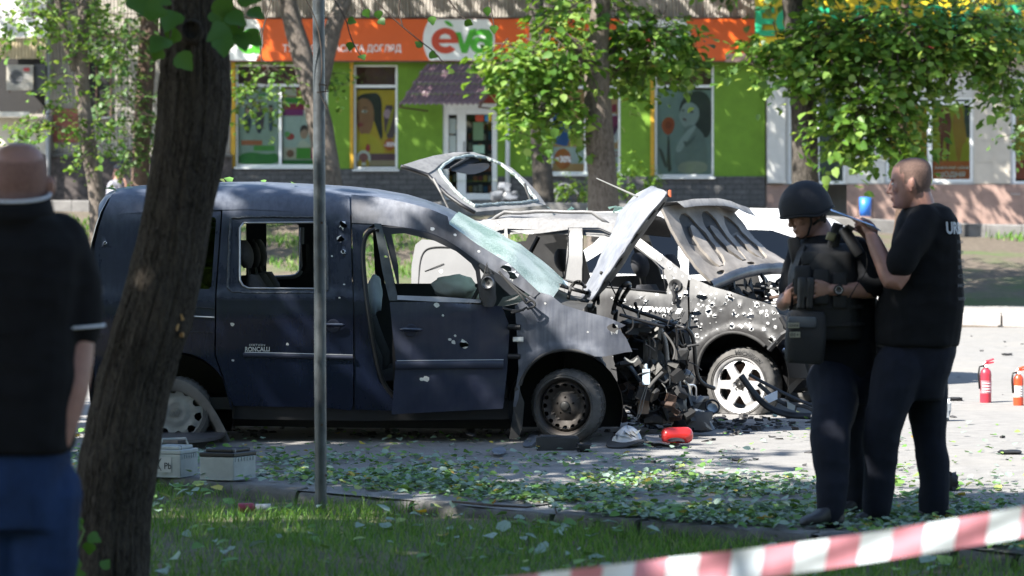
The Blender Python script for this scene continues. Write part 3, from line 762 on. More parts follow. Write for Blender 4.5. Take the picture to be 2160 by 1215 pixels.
# ================================================================== VEGETATION
def bark_mat(name, c0, c1, scale=1.0):
    if name in _mats: return _mats[name]
    m, t, b = new_mat(name)
    v = coords(t, 'Object', (1, 1, .4))
    n = noise_t(t, 38 * scale, 7, .65, v, .6); k = noise_t(t, 5 * scale, 4, .6, v)
    col = ramp(t, n, [(.32, c0), (.62, c1)])
    col = mixc(t, ramp(t, k, [(.45, (0, 0, 0)), (.7, (.5, .5, .5))]), col, tuple(c * 1.35 for c in c1))
    t.links.new(col, b.inputs['Base Color']); b.inputs['Roughness'].default_value = .95
    b.inputs['Specular IOR Level'].default_value = .15
    bump(t, b, n, .9, .03)
    _mats[name] = m
    return m
def leaves_mesh(name, pos, nrm, tip, size, m, parent=None):
    """many small folded leaves in one mesh: pos Nx3, nrm/tip directions, size N"""
    n = len(pos)
    tip = tip - nrm * (tip * nrm).sum(1, keepdims=True); tip /= np.linalg.norm(tip, axis=1, keepdims=True) + 1e-9
    sd = np.cross(nrm, tip)
    #        along, side, lift
    sh = [(0, 0, 0), (.22, .42, .10), (.62, .36, .10), (1.0, 0, -.05), (.62, -.36, .10), (.22, -.42, .10), (.5, 0, 0)]
    V = np.zeros((n, 7, 3))
    for i, (a, s_, l) in enumerate(sh):
        V[:, i] = pos + size[:, None] * (tip * a + sd * s_ * .95 + nrm * l * rng.uniform(.3, 1.6, (n, 1)))
    fs = np.array([(0, 6, 1), (1, 6, 2), (2, 6, 3), (0, 5, 6), (5, 4, 6), (4, 3, 6)])
    F = (fs[None] + (np.arange(n) * 7)[:, None, None]).reshape(-1, 3)
    me = bpy.data.meshes.new(name)
    me.vertices.add(n * 7); me.vertices.foreach_set('co', V.ravel().astype(np.float32))
    me.loops.add(F.size); me.loops.foreach_set('vertex_index', F.ravel().astype(np.int32))
    me.polygons.add(len(F)); me.polygons.foreach_set('loop_start', np.arange(0, F.size, 3, dtype=np.int32))
    me.update(calc_edges=True); me.materials.append(m)
    o = bpy.data.objects.new(name, me); C.objects.link(o)
    if parent is not None: attach(o, parent)
    return o
def unit(a): return a / (np.linalg.norm(a, axis=1, keepdims=True) + 1e-9)
def crown(name, blobs, m, parent, leaf=.11, twig=.35, per=9, twig_mat=None):
    """blobs: (centre, radii, number of twigs). Each twig droops and carries a run of leaves"""
    pos, nr, tp, sz = [], [], [], []; tw = MB()
    for c, r, k in blobs:
        d = unit(rng.normal(size=(k, 3))); rad = rng.uniform(.25, 1.0, (k, 1)) ** .55
        cen = np.array(c) + d * rad * np.array(r)
        out = d * np.array([1, 1, .3]); out[:, 2] -= .35; out = unit(out + rng.normal(size=(k, 3)) * .35)
        for i in range(k):
            L = twig * rng.uniform(.6, 1.5); st = cen[i]; dr = out[i].copy()
            q = [Vector(st)]
            for j in range(per):
                t = (j + rng.uniform(0, 1)) / per
                pnt = st + dr * L * t + np.array([0, 0, -.28 * L * t * t])
                s_ = leaf * rng.uniform(.5, 1.35)
                side = rng.normal(size=3) * .8
                tipd = dr * .5 + side + np.array([0, 0, -.7])
                nrm = np.array([0, 0, 1.0]) + d[i] * .55 + rng.normal(size=3) * .45
                pos.append(pnt + rng.normal(size=3) * leaf * .35); nr.append(nrm); tp.append(tipd); sz.append(s_)
            if twig_mat is not None and i % 2 == 0:
                tw.tube([st - out[i] * L * .6, st, st + dr * L * .6 + np.array([0, 0, -.1 * L])], [.012, .008, .004], 4, cap=False)
    o = leaves_mesh(name, np.array(pos), unit(np.array(nr)), np.array(tp), np.array(sz), m, parent)
    if twig_mat is not None and tw.v: tw.build('twigs', twig_mat, o)['kind'] = 'stuff'
    return o
def rough_trunk(name, path, m, parent, n=24, amp=.03, sub=6, ridge=14, seed=0):
    """path: (point, radius); bark relief is real displacement"""
    pts = [Vector(p) for p, _ in path]; rad = [r for _, r in path]
    P2, R2 = [], []
    for i in range(len(pts) - 1):
        p0, p1, p2, p3 = pts[max(i - 1, 0)], pts[i], pts[i + 1], pts[min(i + 2, len(pts) - 1)]
        for k in range(sub):
            t = k / sub
            P2.append(.5 * ((2 * p1) + (-p0 + p2) * t + (2 * p0 - 5 * p1 + 4 * p2 - p3) * t * t + (-p0 + 3 * p1 - 3 * p2 + p3) * t ** 3))
            R2.append(lerp(rad[i], rad[i + 1], t))
    P2.append(pts[-1]); R2.append(rad[-1])
    rows = []
    for p, r in zip(P2, R2):
        row = []
        for j in range(n):
            a = 2 * math.pi * j / n
            d = Vector((math.cos(a), math.sin(a), 0)); q = p + d * r
            h = amp * (1 - abs(nz((d.x * ridge * .22, d.y * ridge * .22, q.z * 1.6), 1, seed)) * 2.4) * .5 + amp * .5 * nz((q.x * 20, q.y * 20, q.z * 9), 1, seed + 2) + amp * .8 * nz(q, 2.2, seed)
            row.append(q + d * h)
        rows.append(row)
    mb = MB().grid(rows, close=True)
    mb.add(rows[-1], [tuple(range(n))])
    return mb.build(name, m, parent, smooth=True)
m_bark_dark = bark_mat('dark furrowed bark', (.016, .014, .012), (.085, .075, .064), .8)
m_bark_grey = bark_mat('grey brown bark', (.055, .045, .037), (.16, .135, .115), .7)
m_bark_red = bark_mat('reddish brown bark', (.05, .033, .025), (.13, .09, .07), .7)
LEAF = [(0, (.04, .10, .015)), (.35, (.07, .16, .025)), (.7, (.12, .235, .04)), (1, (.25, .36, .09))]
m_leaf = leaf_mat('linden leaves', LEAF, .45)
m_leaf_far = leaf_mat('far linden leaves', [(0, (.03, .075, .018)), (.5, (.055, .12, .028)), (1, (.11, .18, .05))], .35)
m_twig = mat('thin brown twig', (.06, .045, .035), .9)

def tree(name, label, trunks, Y, blobs, ground_px, m_b, group='trees along the shops', leaf=.11, mleaf=None, twig=.4, per=9, amp=.02, extra=()):
    s = FPX / Y
    base = P(*ground_px, Y)
    root = thing(name, label, 'tree', tuple(base), group)
    for i, tr in enumerate(trunks):
        path = [(P(px, py, Y + dy), w / 2 / s) for px, py, w, dy in tr]
        rough_trunk('trunk' if i == 0 else 'limb', path, m_b, root, 16, amp, 4, 10, i)
    bl = [(tuple(P(cx, cy, Y + dy)), (rx / s, rz / 1.0, ry / s), k) for cx, cy, rx, ry, dy, rz, k in blobs]
    crown('crown', bl, mleaf or m_leaf, root, leaf, twig, per, m_twig)
    if extra: crown('upper_crown', [(c, (2.0, 1.5, 1.7), 95) for c in extra], mleaf or m_leaf, root, .2, .6, 10)
    return root
def tz(px, Y):                                                     # photo row of the ground at a distance
    x = (px - 1080) / FPX * Y
    z = z_build(x) if Y > plaza_y(x) else z_terr(x, Y)
    return HORIZ - (z - CAMH) * FPX / Y
tree('linden_tree', 'slim grey tree forking beside the downpipe, leftmost before the ribbed wall',
     [[(212, tz(212, 45) + 6, 40, 0), (204, 420, 33, 0), (190, 330, 31, 0), (178, 230, 29, 0), (172, 140, 28, 0), (176, 40, 24, 0), (182, -80, 20, .3), (190, -220, 14, .4)],
      [(160, 150, 20, 0), (140, 90, 17, -.2), (124, 0, 14, -.4), (105, -120, 10, -.6)]],
     45, [(165, 30, 70, 60, 0, .7, 60), (40, 40, 90, 50, -1.5, .6, 60), (205, 90, 40, 50, -.4, .5, 26), (90, 255, 60, 45, -.6, .4, 30), (195, 285, 36, 55, -.5, .35, 24), (130, 190, 40, 35, -.3, .3, 12), (140, -150, 260, 110, 0, 1.8, 190), (30, -300, 260, 150, -1, 2, 200)],
     (212, tz(212, 45)), m_bark_grey, leaf=.10)
tree('linden_tree', 'brown tree half hidden behind the dark leaning foreground trunk',
     [[(292, tz(292, 49) + 6, 42, 0), (298, 330, 36, 0), (305, 200, 36, 0), (312, 90, 38, 0), (322, -40, 34, 0), (335, -220, 22, 0)]],
     49, [(255, 110, 45, 90, -.5, .5, 50), (270, 230, 70, 50, -.8, .5, 60), (285, 310, 40, 40, -.6, .4, 24), (330, 40, 80, 60, -.4, .5, 40), (330, -170, 280, 120, 0, 2, 190), (420, -320, 260, 160, 0, 2, 170)],
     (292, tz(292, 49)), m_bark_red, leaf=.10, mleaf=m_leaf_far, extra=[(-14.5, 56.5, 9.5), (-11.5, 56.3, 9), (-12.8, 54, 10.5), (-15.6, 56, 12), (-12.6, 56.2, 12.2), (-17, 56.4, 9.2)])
tree('linden_tree', 'forked grey tree standing behind the steel post before the poster windows',
     [[(700, tz(700, 50) + 5, 70, 0), (694, 390, 56, 0), (683, 310, 52, 0), (668, 230, 50, 0), (655, 180, 48, 0), (636, 110, 46, 0), (618, 50, 40, 0), (598, -30, 36, 0), (570, -150, 26, 0)],
      [(672, 190, 40, .1), (690, 110, 38, .1), (706, 50, 38, .1), (728, -10, 36, .2), (760, -140, 24, .3)]],
     50, [(560, 165, 60, 32, -1.2, .4, 30), (528, 205, 26, 40, -1.2, .25, 14), (700, 165, 40, 26, .3, .3, 12), (560, -200, 260, 110, 0, 2, 170), (780, -190, 260, 90, 0, 2, 170)],
     (700, tz(700, 50)), m_bark_grey, leaf=.105, extra=[(-8.6, 56.5, 9.3), (-6.0, 56.6, 8.8), (-9.6, 54.5, 11), (-7.4, 57.2, 8.8), (-10.6, 57, 11.4), (-7.8, 57, 11.5)])
tree('linden_tree', 'dark bare trunk just left of the leafy tree by the discount poster',
     [[(1147, tz(1147, 54) + 5, 52, 0), (1146, 400, 44, 0), (1141, 320, 40, 0), (1138, 240, 38, 0), (1134, 130, 34, 0), (1130, -20, 28, 0), (1128, -200, 18, 0)]],
     54, [(1120, -180, 240, 110, 0, 2, 170)],
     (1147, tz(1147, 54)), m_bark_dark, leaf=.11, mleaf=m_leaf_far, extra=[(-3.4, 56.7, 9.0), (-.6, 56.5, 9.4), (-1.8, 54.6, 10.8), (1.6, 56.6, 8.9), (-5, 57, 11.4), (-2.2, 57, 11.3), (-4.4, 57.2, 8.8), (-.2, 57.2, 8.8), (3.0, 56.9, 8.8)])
tree('linden_tree', 'leafy linden with thick grey trunk behind the raised bonnet, sunlit drooping branches',
     [[(1276, tz(1276, 41) + 8, 82, 0), (1272, 440, 66, 0), (1268, 340, 60, 0), (1262, 240, 56, 0), (1258, 170, 52, 0), (1262, 90, 46, 0), (1270, -20, 38, 0), (1280, -180, 26, 0)],
      [(1258, 170, 34, 0), (1225, 110, 26, -.3), (1170, 60, 16, -.6), (1090, 60, 8, -1)], [(1262, 150, 30, 0), (1310, 80, 24, .2), (1380, 50, 14, .3)]],
     41, [(1255, 40, 130, 70, .5, 1.0, 110), (1150, 120, 95, 60, -.6, .6, 95), (1070, 120, 60, 30, -.9, .4, 26), (1140, 215, 42, 60, -.7, .35, 44), (1105, 240, 26, 55, -.8, .3, 20), (1200, 250, 30, 60, -.3, .3, 24), (1385, 85, 95, 55, .3, .7, 85), (1320, 150, 60, 32, .6, .5, 36), (1440, 125, 40, 40, .3, .4, 20), (1260, -150, 330, 90, 0, 2.2, 240), (1260, -330, 300, 130, 0, 2.2, 180)],
     (1276, tz(1276, 41)), m_bark_grey, leaf=.145, per=8)
tree('linden_tree', 'dense linden hanging low over the helmeted man, dark brown trunk',
     [[(1702, tz(1702, 40) + 8, 74, 0), (1700, 470, 62, 0), (1698, 360, 56, 0), (1697, 250, 54, 0), (1692, 150, 52, 0), (1680, 60, 50, 0), (1665, -60, 40, 0), (1650, -200, 28, 0)],
      [(1690, 160, 34, -.1), (1770, 60, 26, -.8), (1880, 20, 18, -1.4), (2010, 20, 10, -1.8)]],
     40, [(1770, 90, 110, 75, -.6, .9, 130), (1690, 130, 60, 45, -.8, .5, 46), (1640, 95, 55, 36, -.4, .4, 28), (1585, 135, 30, 30, -.3, .3, 11), (1850, 190, 95, 80, -.9, .7, 125), (1800, 250, 70, 55, -1, .4, 60), (1880, 80, 130, 90, -.8, .9, 140), (1850, 300, 50, 36, -1, .3, 24), (1775, 290, 34, 40, -1, .3, 16), (1990, 120, 105, 70, -.8, .7, 95), (2060, 80, 110, 70, -.6, .8, 120), (2130, 170, 46, 60, -.8, .5, 40), (1900, 290, 40, 40, -1, .3, 26), (1740, -130, 330, 100, 0, 2.2, 240), (1800, -300, 300, 130, 0, 2.2, 170)],
     (1702, tz(1702, 40)), m_bark_dark, leaf=.14, per=8, extra=[(1.6, 36.6, 9.4), (3.1, 36.8, 9.2), (4.6, 36.8, 9.4)])
tree('linden_tree', 'slender trunk showing between the blue bin and the man in the black t-shirt',
     [[(1902, tz(1902, 50) + 4, 34, 0), (1901, 440, 24, 0), (1900, 330, 22, 0), (1905, 150, 20, 0), (1910, -60, 16, 0), (1920, -220, 10, 0)]],
     50, [(1960, -120, 260, 110, 0, 2, 200), (2120, 30, 90, 70, -.5, .8, 110), (2140, 250, 30, 50, -.6, .4, 20), (2330, 40, 150, 120, 0, 1.2, 120)],
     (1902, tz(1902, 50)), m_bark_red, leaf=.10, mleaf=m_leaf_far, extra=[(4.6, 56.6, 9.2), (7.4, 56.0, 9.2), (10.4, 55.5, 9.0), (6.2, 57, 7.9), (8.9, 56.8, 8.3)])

# low bushes by the shop
def bush(label, px, py, Y, rx, ry, k, m, leaf=.07):
    s = FPX / Y; base = P(px, py, Y)
    root = thing('bush', label, 'bush', tuple(base), 'bushes under the shop windows')
    mb = MB()
    for i in range(7):
        a = i / 7 * 6.28; mb.tube([base, base + Vector((math.cos(a) * rx / s * .5, math.sin(a) * .2, ry / s * .7))], [.014, .006], 5)
    mb.build('stems', m_twig, root)
    crown('foliage', [((base.x, base.y, base.z + ry / s), (rx / s, .35, ry / s), k)], m, root, leaf, .3, 12)
m_bush = leaf_mat('bright bush leaves', [(0, (.05, .12, .012)), (.5, (.09, .2, .02)), (1, (.16, .28, .04))], .35)
bush('small bright green bush right of the thick grey trunk under the window', 1335, tz(1335, 56) + 0, 56, 46, 55, 60, m_bush)
bush('low feathery green bush between the two trunks before the shop', 1222, tz(1222, 55), 55, 40, 30, 46, m_bush)

# ---------------------------------------------------------------- foreground tree
YT = 10.4; sT = FPX / YT
edges_l = [(1290, 120), (1215, 150), (1100, 158), (1000, 166), (900, 185), (800, 206), (700, 238), (600, 268), (500, 292), (400, 311), (300, 324), (200, 335), (100, 342), (0, 347), (-120, 352), (-300, 360)]
edges_r = [(1290, 330), (1215, 311), (1100, 315), (1000, 325), (900, 342), (800, 366), (700, 394), (600, 420), (500, 438), (400, 455), (300, 474), (200, 484), (100, 480), (0, 471), (-120, 470), (-300, 462)]
bt = thing('foreground_tree', 'large dark leaning tree trunk with furrowed bark and a pale torn scar', 'tree', tuple(P(230, 1235, YT)))
m_bark_big = bark_mat('black furrowed bark', (.012, .010, .0085), (.072, .061, .049), 2.0)
path = []
for (y, xl), (_, xr) in zip(edges_l, edges_r): path.append((P((xl + xr) / 2, y, YT), (xr - xl) / 2 / sT))
rough_trunk('trunk', path, m_bark_big, bt, 150, .015, 34, 80, 3)
# pale torn scar on the right edge, knot near the top
mb = MB(); c0 = P(384, 690, YT - .02)
for i in range(7):
    a = P(random.uniform(372, 388), random.uniform(672, 720), YT - .10 + random.uniform(0, .08)); mb.tube([a, a + Vector((random.uniform(-.01, .012), -.02, random.uniform(-.07, .07)))], [.012, .003], 5)
mb.build('torn_scar', mat('raw torn wood', (.42, .25, .10), .8, var=.3, scale=30), bt)
mb = MB(); kc = P(403, 66, YT - .145)
mb.lathe([(.055, -.03), (.05, .015), (.036, .03), (.03, .01), (.004, .0)], kc, (.15, -1, .1), 16); mb.build('knot', m_bark_big, bt, smooth=True)
limbs = [[((-1.22, 10.4, 4.2), .14), ((-1.9, 9.6, 5.2), .10), ((-3.2, 8.4, 6.2), .06), ((-4.6, 7.2, 6.9), .03)], [((-1.2, 10.4, 4.3), .14), ((-.7, 9.9, 5.6), .09), ((-.3, 9.2, 7.0), .05)], [((-1.22, 10.4, 4.0), .10), ((-2.4, 10.6, 5.2), .06), ((-3.8, 10.8, 6.2), .03)]]
for i, l in enumerate(limbs): rough_trunk('limb', [(Vector(p), r) for p, r in l], m_bark_big, bt, 12, .01, 4, 10, 9 + i)
crown('crown', [((-2.6, 7.8, 6.5), (2.6, 2.3, 1.6), 520), ((-4.6, 6.6, 6.4), (2.2, 2.4, 1.5), 360), ((-1.2, 8.0, 6.8), (1.6, 1.5, 1.3), 150), ((-3.6, 9.5, 6.0), (1.5, 1.2, 1.2), 150), ((-5.8, 7.8, 6.2), (1.6, 1.5, 1.2), 220), ((-5.6, 9.4, 6.3), (1.8, 1.6, 1.3), 240)], m_leaf, bt, .17, .6, 10)
# large leaves hanging into the frame
def one_leaf_mesh():
    me = bpy.data.meshes.new('leaf')
    out = [(0, 0), (.10, .30), (.28, .46), (.5, .44), (.62, .30), (.8, .2), (1.02, 0)]
    vs = [(a, b, .10 * b + .05 * math.sin(a * 5)) for a, b in out] + [(a, -b, .10 * b + .05 * math.sin(a * 4)) for a, b in out[1:-1]] + [(.35, 0, -.01), (.65, 0, -.02)]
    me.from_pydata(vs, [], [(0, 12, 1), (1, 12, 2), (2, 12, 3), (3, 12, 13), (3, 13, 4), (4, 13, 5), (5, 13, 6), (0, 7, 12), (7, 8, 12), (8, 9, 12), (9, 13, 12), (9, 10, 13), (10, 11, 13), (11, 6, 13)])
    me.polygons.foreach_set('use_smooth', np.ones(14, bool))
    me.materials.append(leaf_mat('near linden leaf', [(0, (.03, .095, .012)), (1, (.06, .15, .022))], .28))
    return me
leaf_me = one_leaf_mesh()
def hang_leaf(px, py, Y, size, ang, parent, tilt=None):
    o = bpy.data.objects.new('leaf', leaf_me); C.objects.link(o)
    o.location = P(px, py, Y); o.scale = (size,) * 3
    o.rotation_euler = (R(90) + random.uniform(-.9, .5) if tilt is None else tilt, random.uniform(-.5, .5), 0)
    o.rotation_euler.rotate_axis('Z', R(ang)); attach(o, parent); return o
for px, py, sz, an in [(280, -10, .11, -40), (303, 20, .10, -25), (365, 22, .12, -85), (352, 80, .11, -115), (375, 112, .09, -60), (372, 60, .08, -100), (462, -6, .10, -60), (478, 30, .10, -30), (492, 12, .09, -75), (508, 40, .11, -110), (470, 82, .10, -80), (500, 70, .10, -60), (515, 70, .09, -40), (486, 60, .11, -120), (340, 100, .07, -100), (318, -8, .09, 10), (500, -8, .10, -20), (455, 20, .08, -90), (524, 20, .08, -30)]:
    hang_leaf(px, py, YT - .35 + random.uniform(-.15, .15), sz, an, bt)
def twig(pts, Y, r=.004):
    mb = MB(); mb.tube([P(x, y, Y) for x, y in smooth_poly([Vector(p) for p in pts], 1, False)], r, 5); return mb.build('twig', m_twig, bt)
twig([(362, -30), (365, 30), (358, 80)], YT - .35); twig([(486, -30), (492, 30), (505, 60)], YT - .35)
for pts in ([(580, -20), (560, 40), (548, 90), (552, 130)], [(640, -10), (662, 30), (676, 80), (680, 150), (672, 190), (690, 230)], [(700, -10), (730, 40), (738, 75), (752, 105), (762, 118)], [(780, -10), (830, 40), (880, 82), (920, 112), (938, 138)], [(940, -10), (958, 16), (980, 40)], [(1030, -10), (1038, 30), (1042, 55)], [(760, -10), (766, 20)], [(552, 60), (540, 90)], [(690, 180), (672, 178)], [(668, 195), (694, 192)], [(850, 58), (840, 20), (846, -10)]):
    tw_o = twig(pts, 13.2, .0035)
for px, py, an in [(733, 42, -30), (740, 88, -80), (760, 116, -60), (890, 100, 160), (796, 22, -90), (800, 40, -70), (980, 44, -40), (1042, 52, -90), (905, 112, -20), (768, 20, -80), (1028, 14, -100), (910, 34, -90)]:
    hang_leaf(px, py, 13.2, .05, an, bt)
# off-frame street trees on the camera's side whose crowns shade the verge and the van
def shade_tree(label, x, y, blobs, k):
    root = thing('linden_tree', label, 'tree', (x, y, -.05), 'trees on the near verge')
    rough_trunk('trunk', [((x, y, -.1), .24), ((x, y, 1.5), .19), ((x + .1, y, 4.), .15), ((x + .1, y + .1, 6), .08)], m_bark_dark, root, 14, .012, 4, 10, k)
    crown('crown', blobs, m_leaf, root, .19, .6, 10)
shade_tree('tall linden on the near verge left of the man in the polo shirt', -8.6, 12.2, [((-8.4, 12.6, 6.8), (2.6, 2.2, 1.7), 420), ((-6.2, 13.4, 6.4), (1.6, 1.3, 1.1), 210), ((-5.6, 12.0, 6.2), (1.6, 1.2, 1.1), 150), ((-9.6, 15.4, 7.), (2, 2, 1.5), 200)], 1)
shade_tree('linden on the near verge behind the tape', -7.5, 4.0, [((-7.3, 4.2, 6.6), (2.4, 2.4, 1.6), 330), ((-5.6, 4.6, 6.3), (2.4, 1.8, 1.5), 330)], 2)
for i, (x, y) in enumerate(((-9, -6), (-3.5, -9), (2.5, -7), (8, -10), (7.5, 3.5))):
    shade_tree(('linden behind the viewpoint, far left', 'linden behind the viewpoint, left of the middle', 'linden behind the viewpoint, right of the middle', 'linden behind the viewpoint, far right', 'linden on the near verge right of the tape')[i], x, y, [((x, y, 4.2), (3.2, 2.2, 3.0), 330)], 5 + i)
# ================================================================== CARS: shared builders
class Car:
    """local frame: u along the car (nose +), v across (away from the camera +), z up"""
    def __init__(s, O, yaw, wtab):
        s.O = Vector(O); s.F = Vector((math.cos(yaw), -math.sin(yaw), 0)); s.Nv = Vector((math.sin(yaw), math.cos(yaw), 0)); s.wtab = wtab
    def w(s, z): return interp(z, s.wtab)
    def at(s, px, py, v):
        d = ray(px, py); t = (v - (CAM - s.O).dot(s.Nv)) / d.dot(s.Nv); return CAM + d * t
    def loc(s, p):
        q = Vector(p) - s.O; return (q.dot(s.F), q.dot(s.Nv), q.z)
    def wd(s, u, v, z): return s.O + s.F * u + s.Nv * v + Vector((0, 0, z))
    def side(s, px, py, ins=0.0):
        v = -.85
        for _ in range(5):
            p = s.at(px, py, v); v = -s.w(p.z)
        return s.at(px, py, v + ins)
    def farside(s, px, py, ins=0.0):
        v = .85
        for _ in range(5):
            p = s.at(px, py, v); v = s.w(p.z)
        return s.at(px, py, v - ins)
    def mirror(s, p):
        u, v, z = s.loc(p); return s.wd(u, -v, z)
def ragged(cx, cy, r, k=9, el=1.0, ang=0., jag=.3):
    a0 = random.random() * 6; out = []
    for i in range(k):
        a = a0 + 2 * math.pi * i / k; rr = r * random.uniform(1 - jag, 1 + jag)
        x, y = rr * math.cos(a) * el, rr * math.sin(a)
        out.append((cx + x * math.cos(ang) - y * math.sin(ang), cy + x * math.sin(ang) + y * math.cos(ang)))
    return out
def body_panel(car, name, outline, mats, parent, holes=(), shots=(), step=14., bulge=None, fn=None, thick=.01, chips=(), smooth_it=0):
    """sheet metal traced as an outline, laid on the car's side surface, with real holes and bare-metal rims"""
    fn = fn or car.side
    if smooth_it: outline = [tuple(p) for p in smooth_poly([Vector(p) for p in outline], smooth_it)]
    hs = [list(h) for h in holes]; extra = []; spots = []
    for (x, y, r, *e) in shots:
        e = e or (random.uniform(.75, 1.6), random.uniform(0, 3)); hs.append(ragged(x, y, r, 9, e[0], e[1] if len(e) > 1 else 0, .42))
        extra += ragged(x, y, r * 1.7, 10, e[0], e[1] if len(e) > 1 else 0, .3); spots.append((x, y, r * 1.38, r))
    for (x, y, r) in chips:
        extra += ragged(x, y, r, 8, 1.2, .3, .2) + [(x, y)]; spots.append((x, y, r * .95, 0))
    v, f, be = cdt(outline, hs, step, extra)
    outer, inner = [], []
    sp = np.array([s_[:2] for s_ in spots]) if spots else None
    for p in v:
        e = bulge(p[0], p[1]) if bulge else 0.
        if spots:
            d = np.sqrt(((sp - np.array([p[0], p[1]])) ** 2).sum(1)); k = int(d.argmin())
            if spots[k][3] and d[k] < spots[k][3] * 1.45: e += .004
        outer.append(fn(p[0], p[1], -e)); inner.append(fn(p[0], p[1], -e + thick))
    n = len(v); mi = []
    for t in f:
        k = 0
        if spots:
            c = (v[t[0]] + v[t[1]] + v[t[2]]) / 3
            for x, y, r, _ in spots:
                if (c[0] - x) ** 2 + (c[1] - y) ** 2 < r * r: k = 1; break
        mi.append(k)
    fs = list(f) + [tuple(i + n for i in t[::-1]) for t in f] + [(a, b, b + n, a + n) for a, b in be]
    return finish(name, outer + inner, fs, mats, parent, True, mi + [0] * (len(f) + len(be)), True, 40)
def disc_holes(mb, c, ax, up, r_out, holes, prof, m=0, step=.035, thick=.012):
    """pressed disc: outline circle with holes, dished by prof(r)"""
    ax, up = Vector(ax).normalized(), Vector(up); up = (up - ax * up.dot(ax)).normalized(); sd = ax.cross(up); c = Vector(c)
    k = 1000.0
    circ = [(r_out * k * math.cos(t), r_out * k * math.sin(t)) for t in np.linspace(0, 2 * math.pi, 48, endpoint=False)]
    v, f, be = cdt(circ, [[(x * k, y * k) for x, y in h] for h in holes], step * k * .6)
    def mp(p, o):
        x, y = p[0] / k, p[1] / k; return c + sd * x + up * y + ax * (prof(math.hypot(x, y)) - o)
    n = len(v)
    mb.add([mp(p, 0) for p in v] + [mp(p, thick) for p in v], list(f) + [tuple(i + n for i in t[::-1]) for t in f] + [(a, b, b + n, a + n) for a, b in be], m)
m_tyre = mat('dusty tyre rubber', (.035, .034, .033), .85, var=.45, scale=7, col2=(.11, .105, .098), bmp=.2)
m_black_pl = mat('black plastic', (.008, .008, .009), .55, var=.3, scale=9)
m_dust_pl = mat('dusty black plastic', (.04, .039, .038), .8, var=.5, scale=8)
m_steel_d = mat('dark steel', (.05, .049, .047), .5, metal=.7, var=.4, scale=10, rvar=.15)
m_bare = mat('bare torn metal', (.75, .75, .74), .35, metal=.6, var=.2, scale=40)
m_alu = mat('scorched alloy', (.20, .195, .19), .5, metal=.6, var=.4, scale=8, rvar=.15)
m_rubber = mat('black rubber hose', (.009, .009, .010), .5, var=.3)
m_wire = mat('grey cable', (.2, .2, .19), .6)
m_copper = mat('rusty bracket', (.055, .03, .02), .8, var=.5, scale=14)
m_airbag = mat('airbag cloth', (.42, .47, .46), .9, var=.12, scale=14, bmp=.4, bscale=20)
m_seat = mat('dark seat fabric', (.03, .031, .036), .95, var=.3, scale=30, bmp=.3, bscale=160)
m_seat2 = mat('grey seat fabric', (.075, .072, .068), .95, var=.25, scale=30, bmp=.3, bscale=160)
m_belt = mat('black seat belt', (.006, .006, .007), .8)
def tyre(mb, c, ax, r, wdt, rim, m=0, tread=True, squash=0., ns=72):
    """ax points to the side one sees; grooved tread, rounded shoulder, flat spot on the ground"""
    ax = Vector(ax).normalized(); u = Vector((0, 0, 1)); u = (u - ax * u.dot(ax)).normalized(); w = ax.cross(u); c = Vector(c)
    prof = [(rim, .0), (rim + .012, .012), (rim + .02, .004), (r - .055, .012), (r - .03, .004), (r - .01, -.012), (r, -.03), (r, -.06), (r - .008, -.063), (r - .008, -.07), (r, -.073), (r + .002, -wdt / 2), (r, -wdt + .07), (r - .008, -wdt + .067), (r - .008, -wdt + .06), (r, -wdt + .055), (r - .012, -wdt + .01), (r - .06, -wdt - .005), (rim, -wdt + .01)]
    rows = []
    for j in range(ns):
        a = 2 * math.pi * j / ns; row = []
        for i, (rr, h) in enumerate(prof):
            if tread and 5 <= i <= 15 and j % 2 == 0: rr -= .007
            p = c + ax * h + (u * math.cos(a) + w * math.sin(a)) * rr
            lim = c.z - r + squash
            if p.z < lim: p = Vector((p.x, p.y, lim)) + ax * (.02 if h > -wdt / 2 else -.02) * (1 if abs(h) < .02 or abs(h + wdt) < .03 else 0)
            row.append(p)
        rows.append(row)
    rows.append(rows[0])
    mb.grid(rows, m)
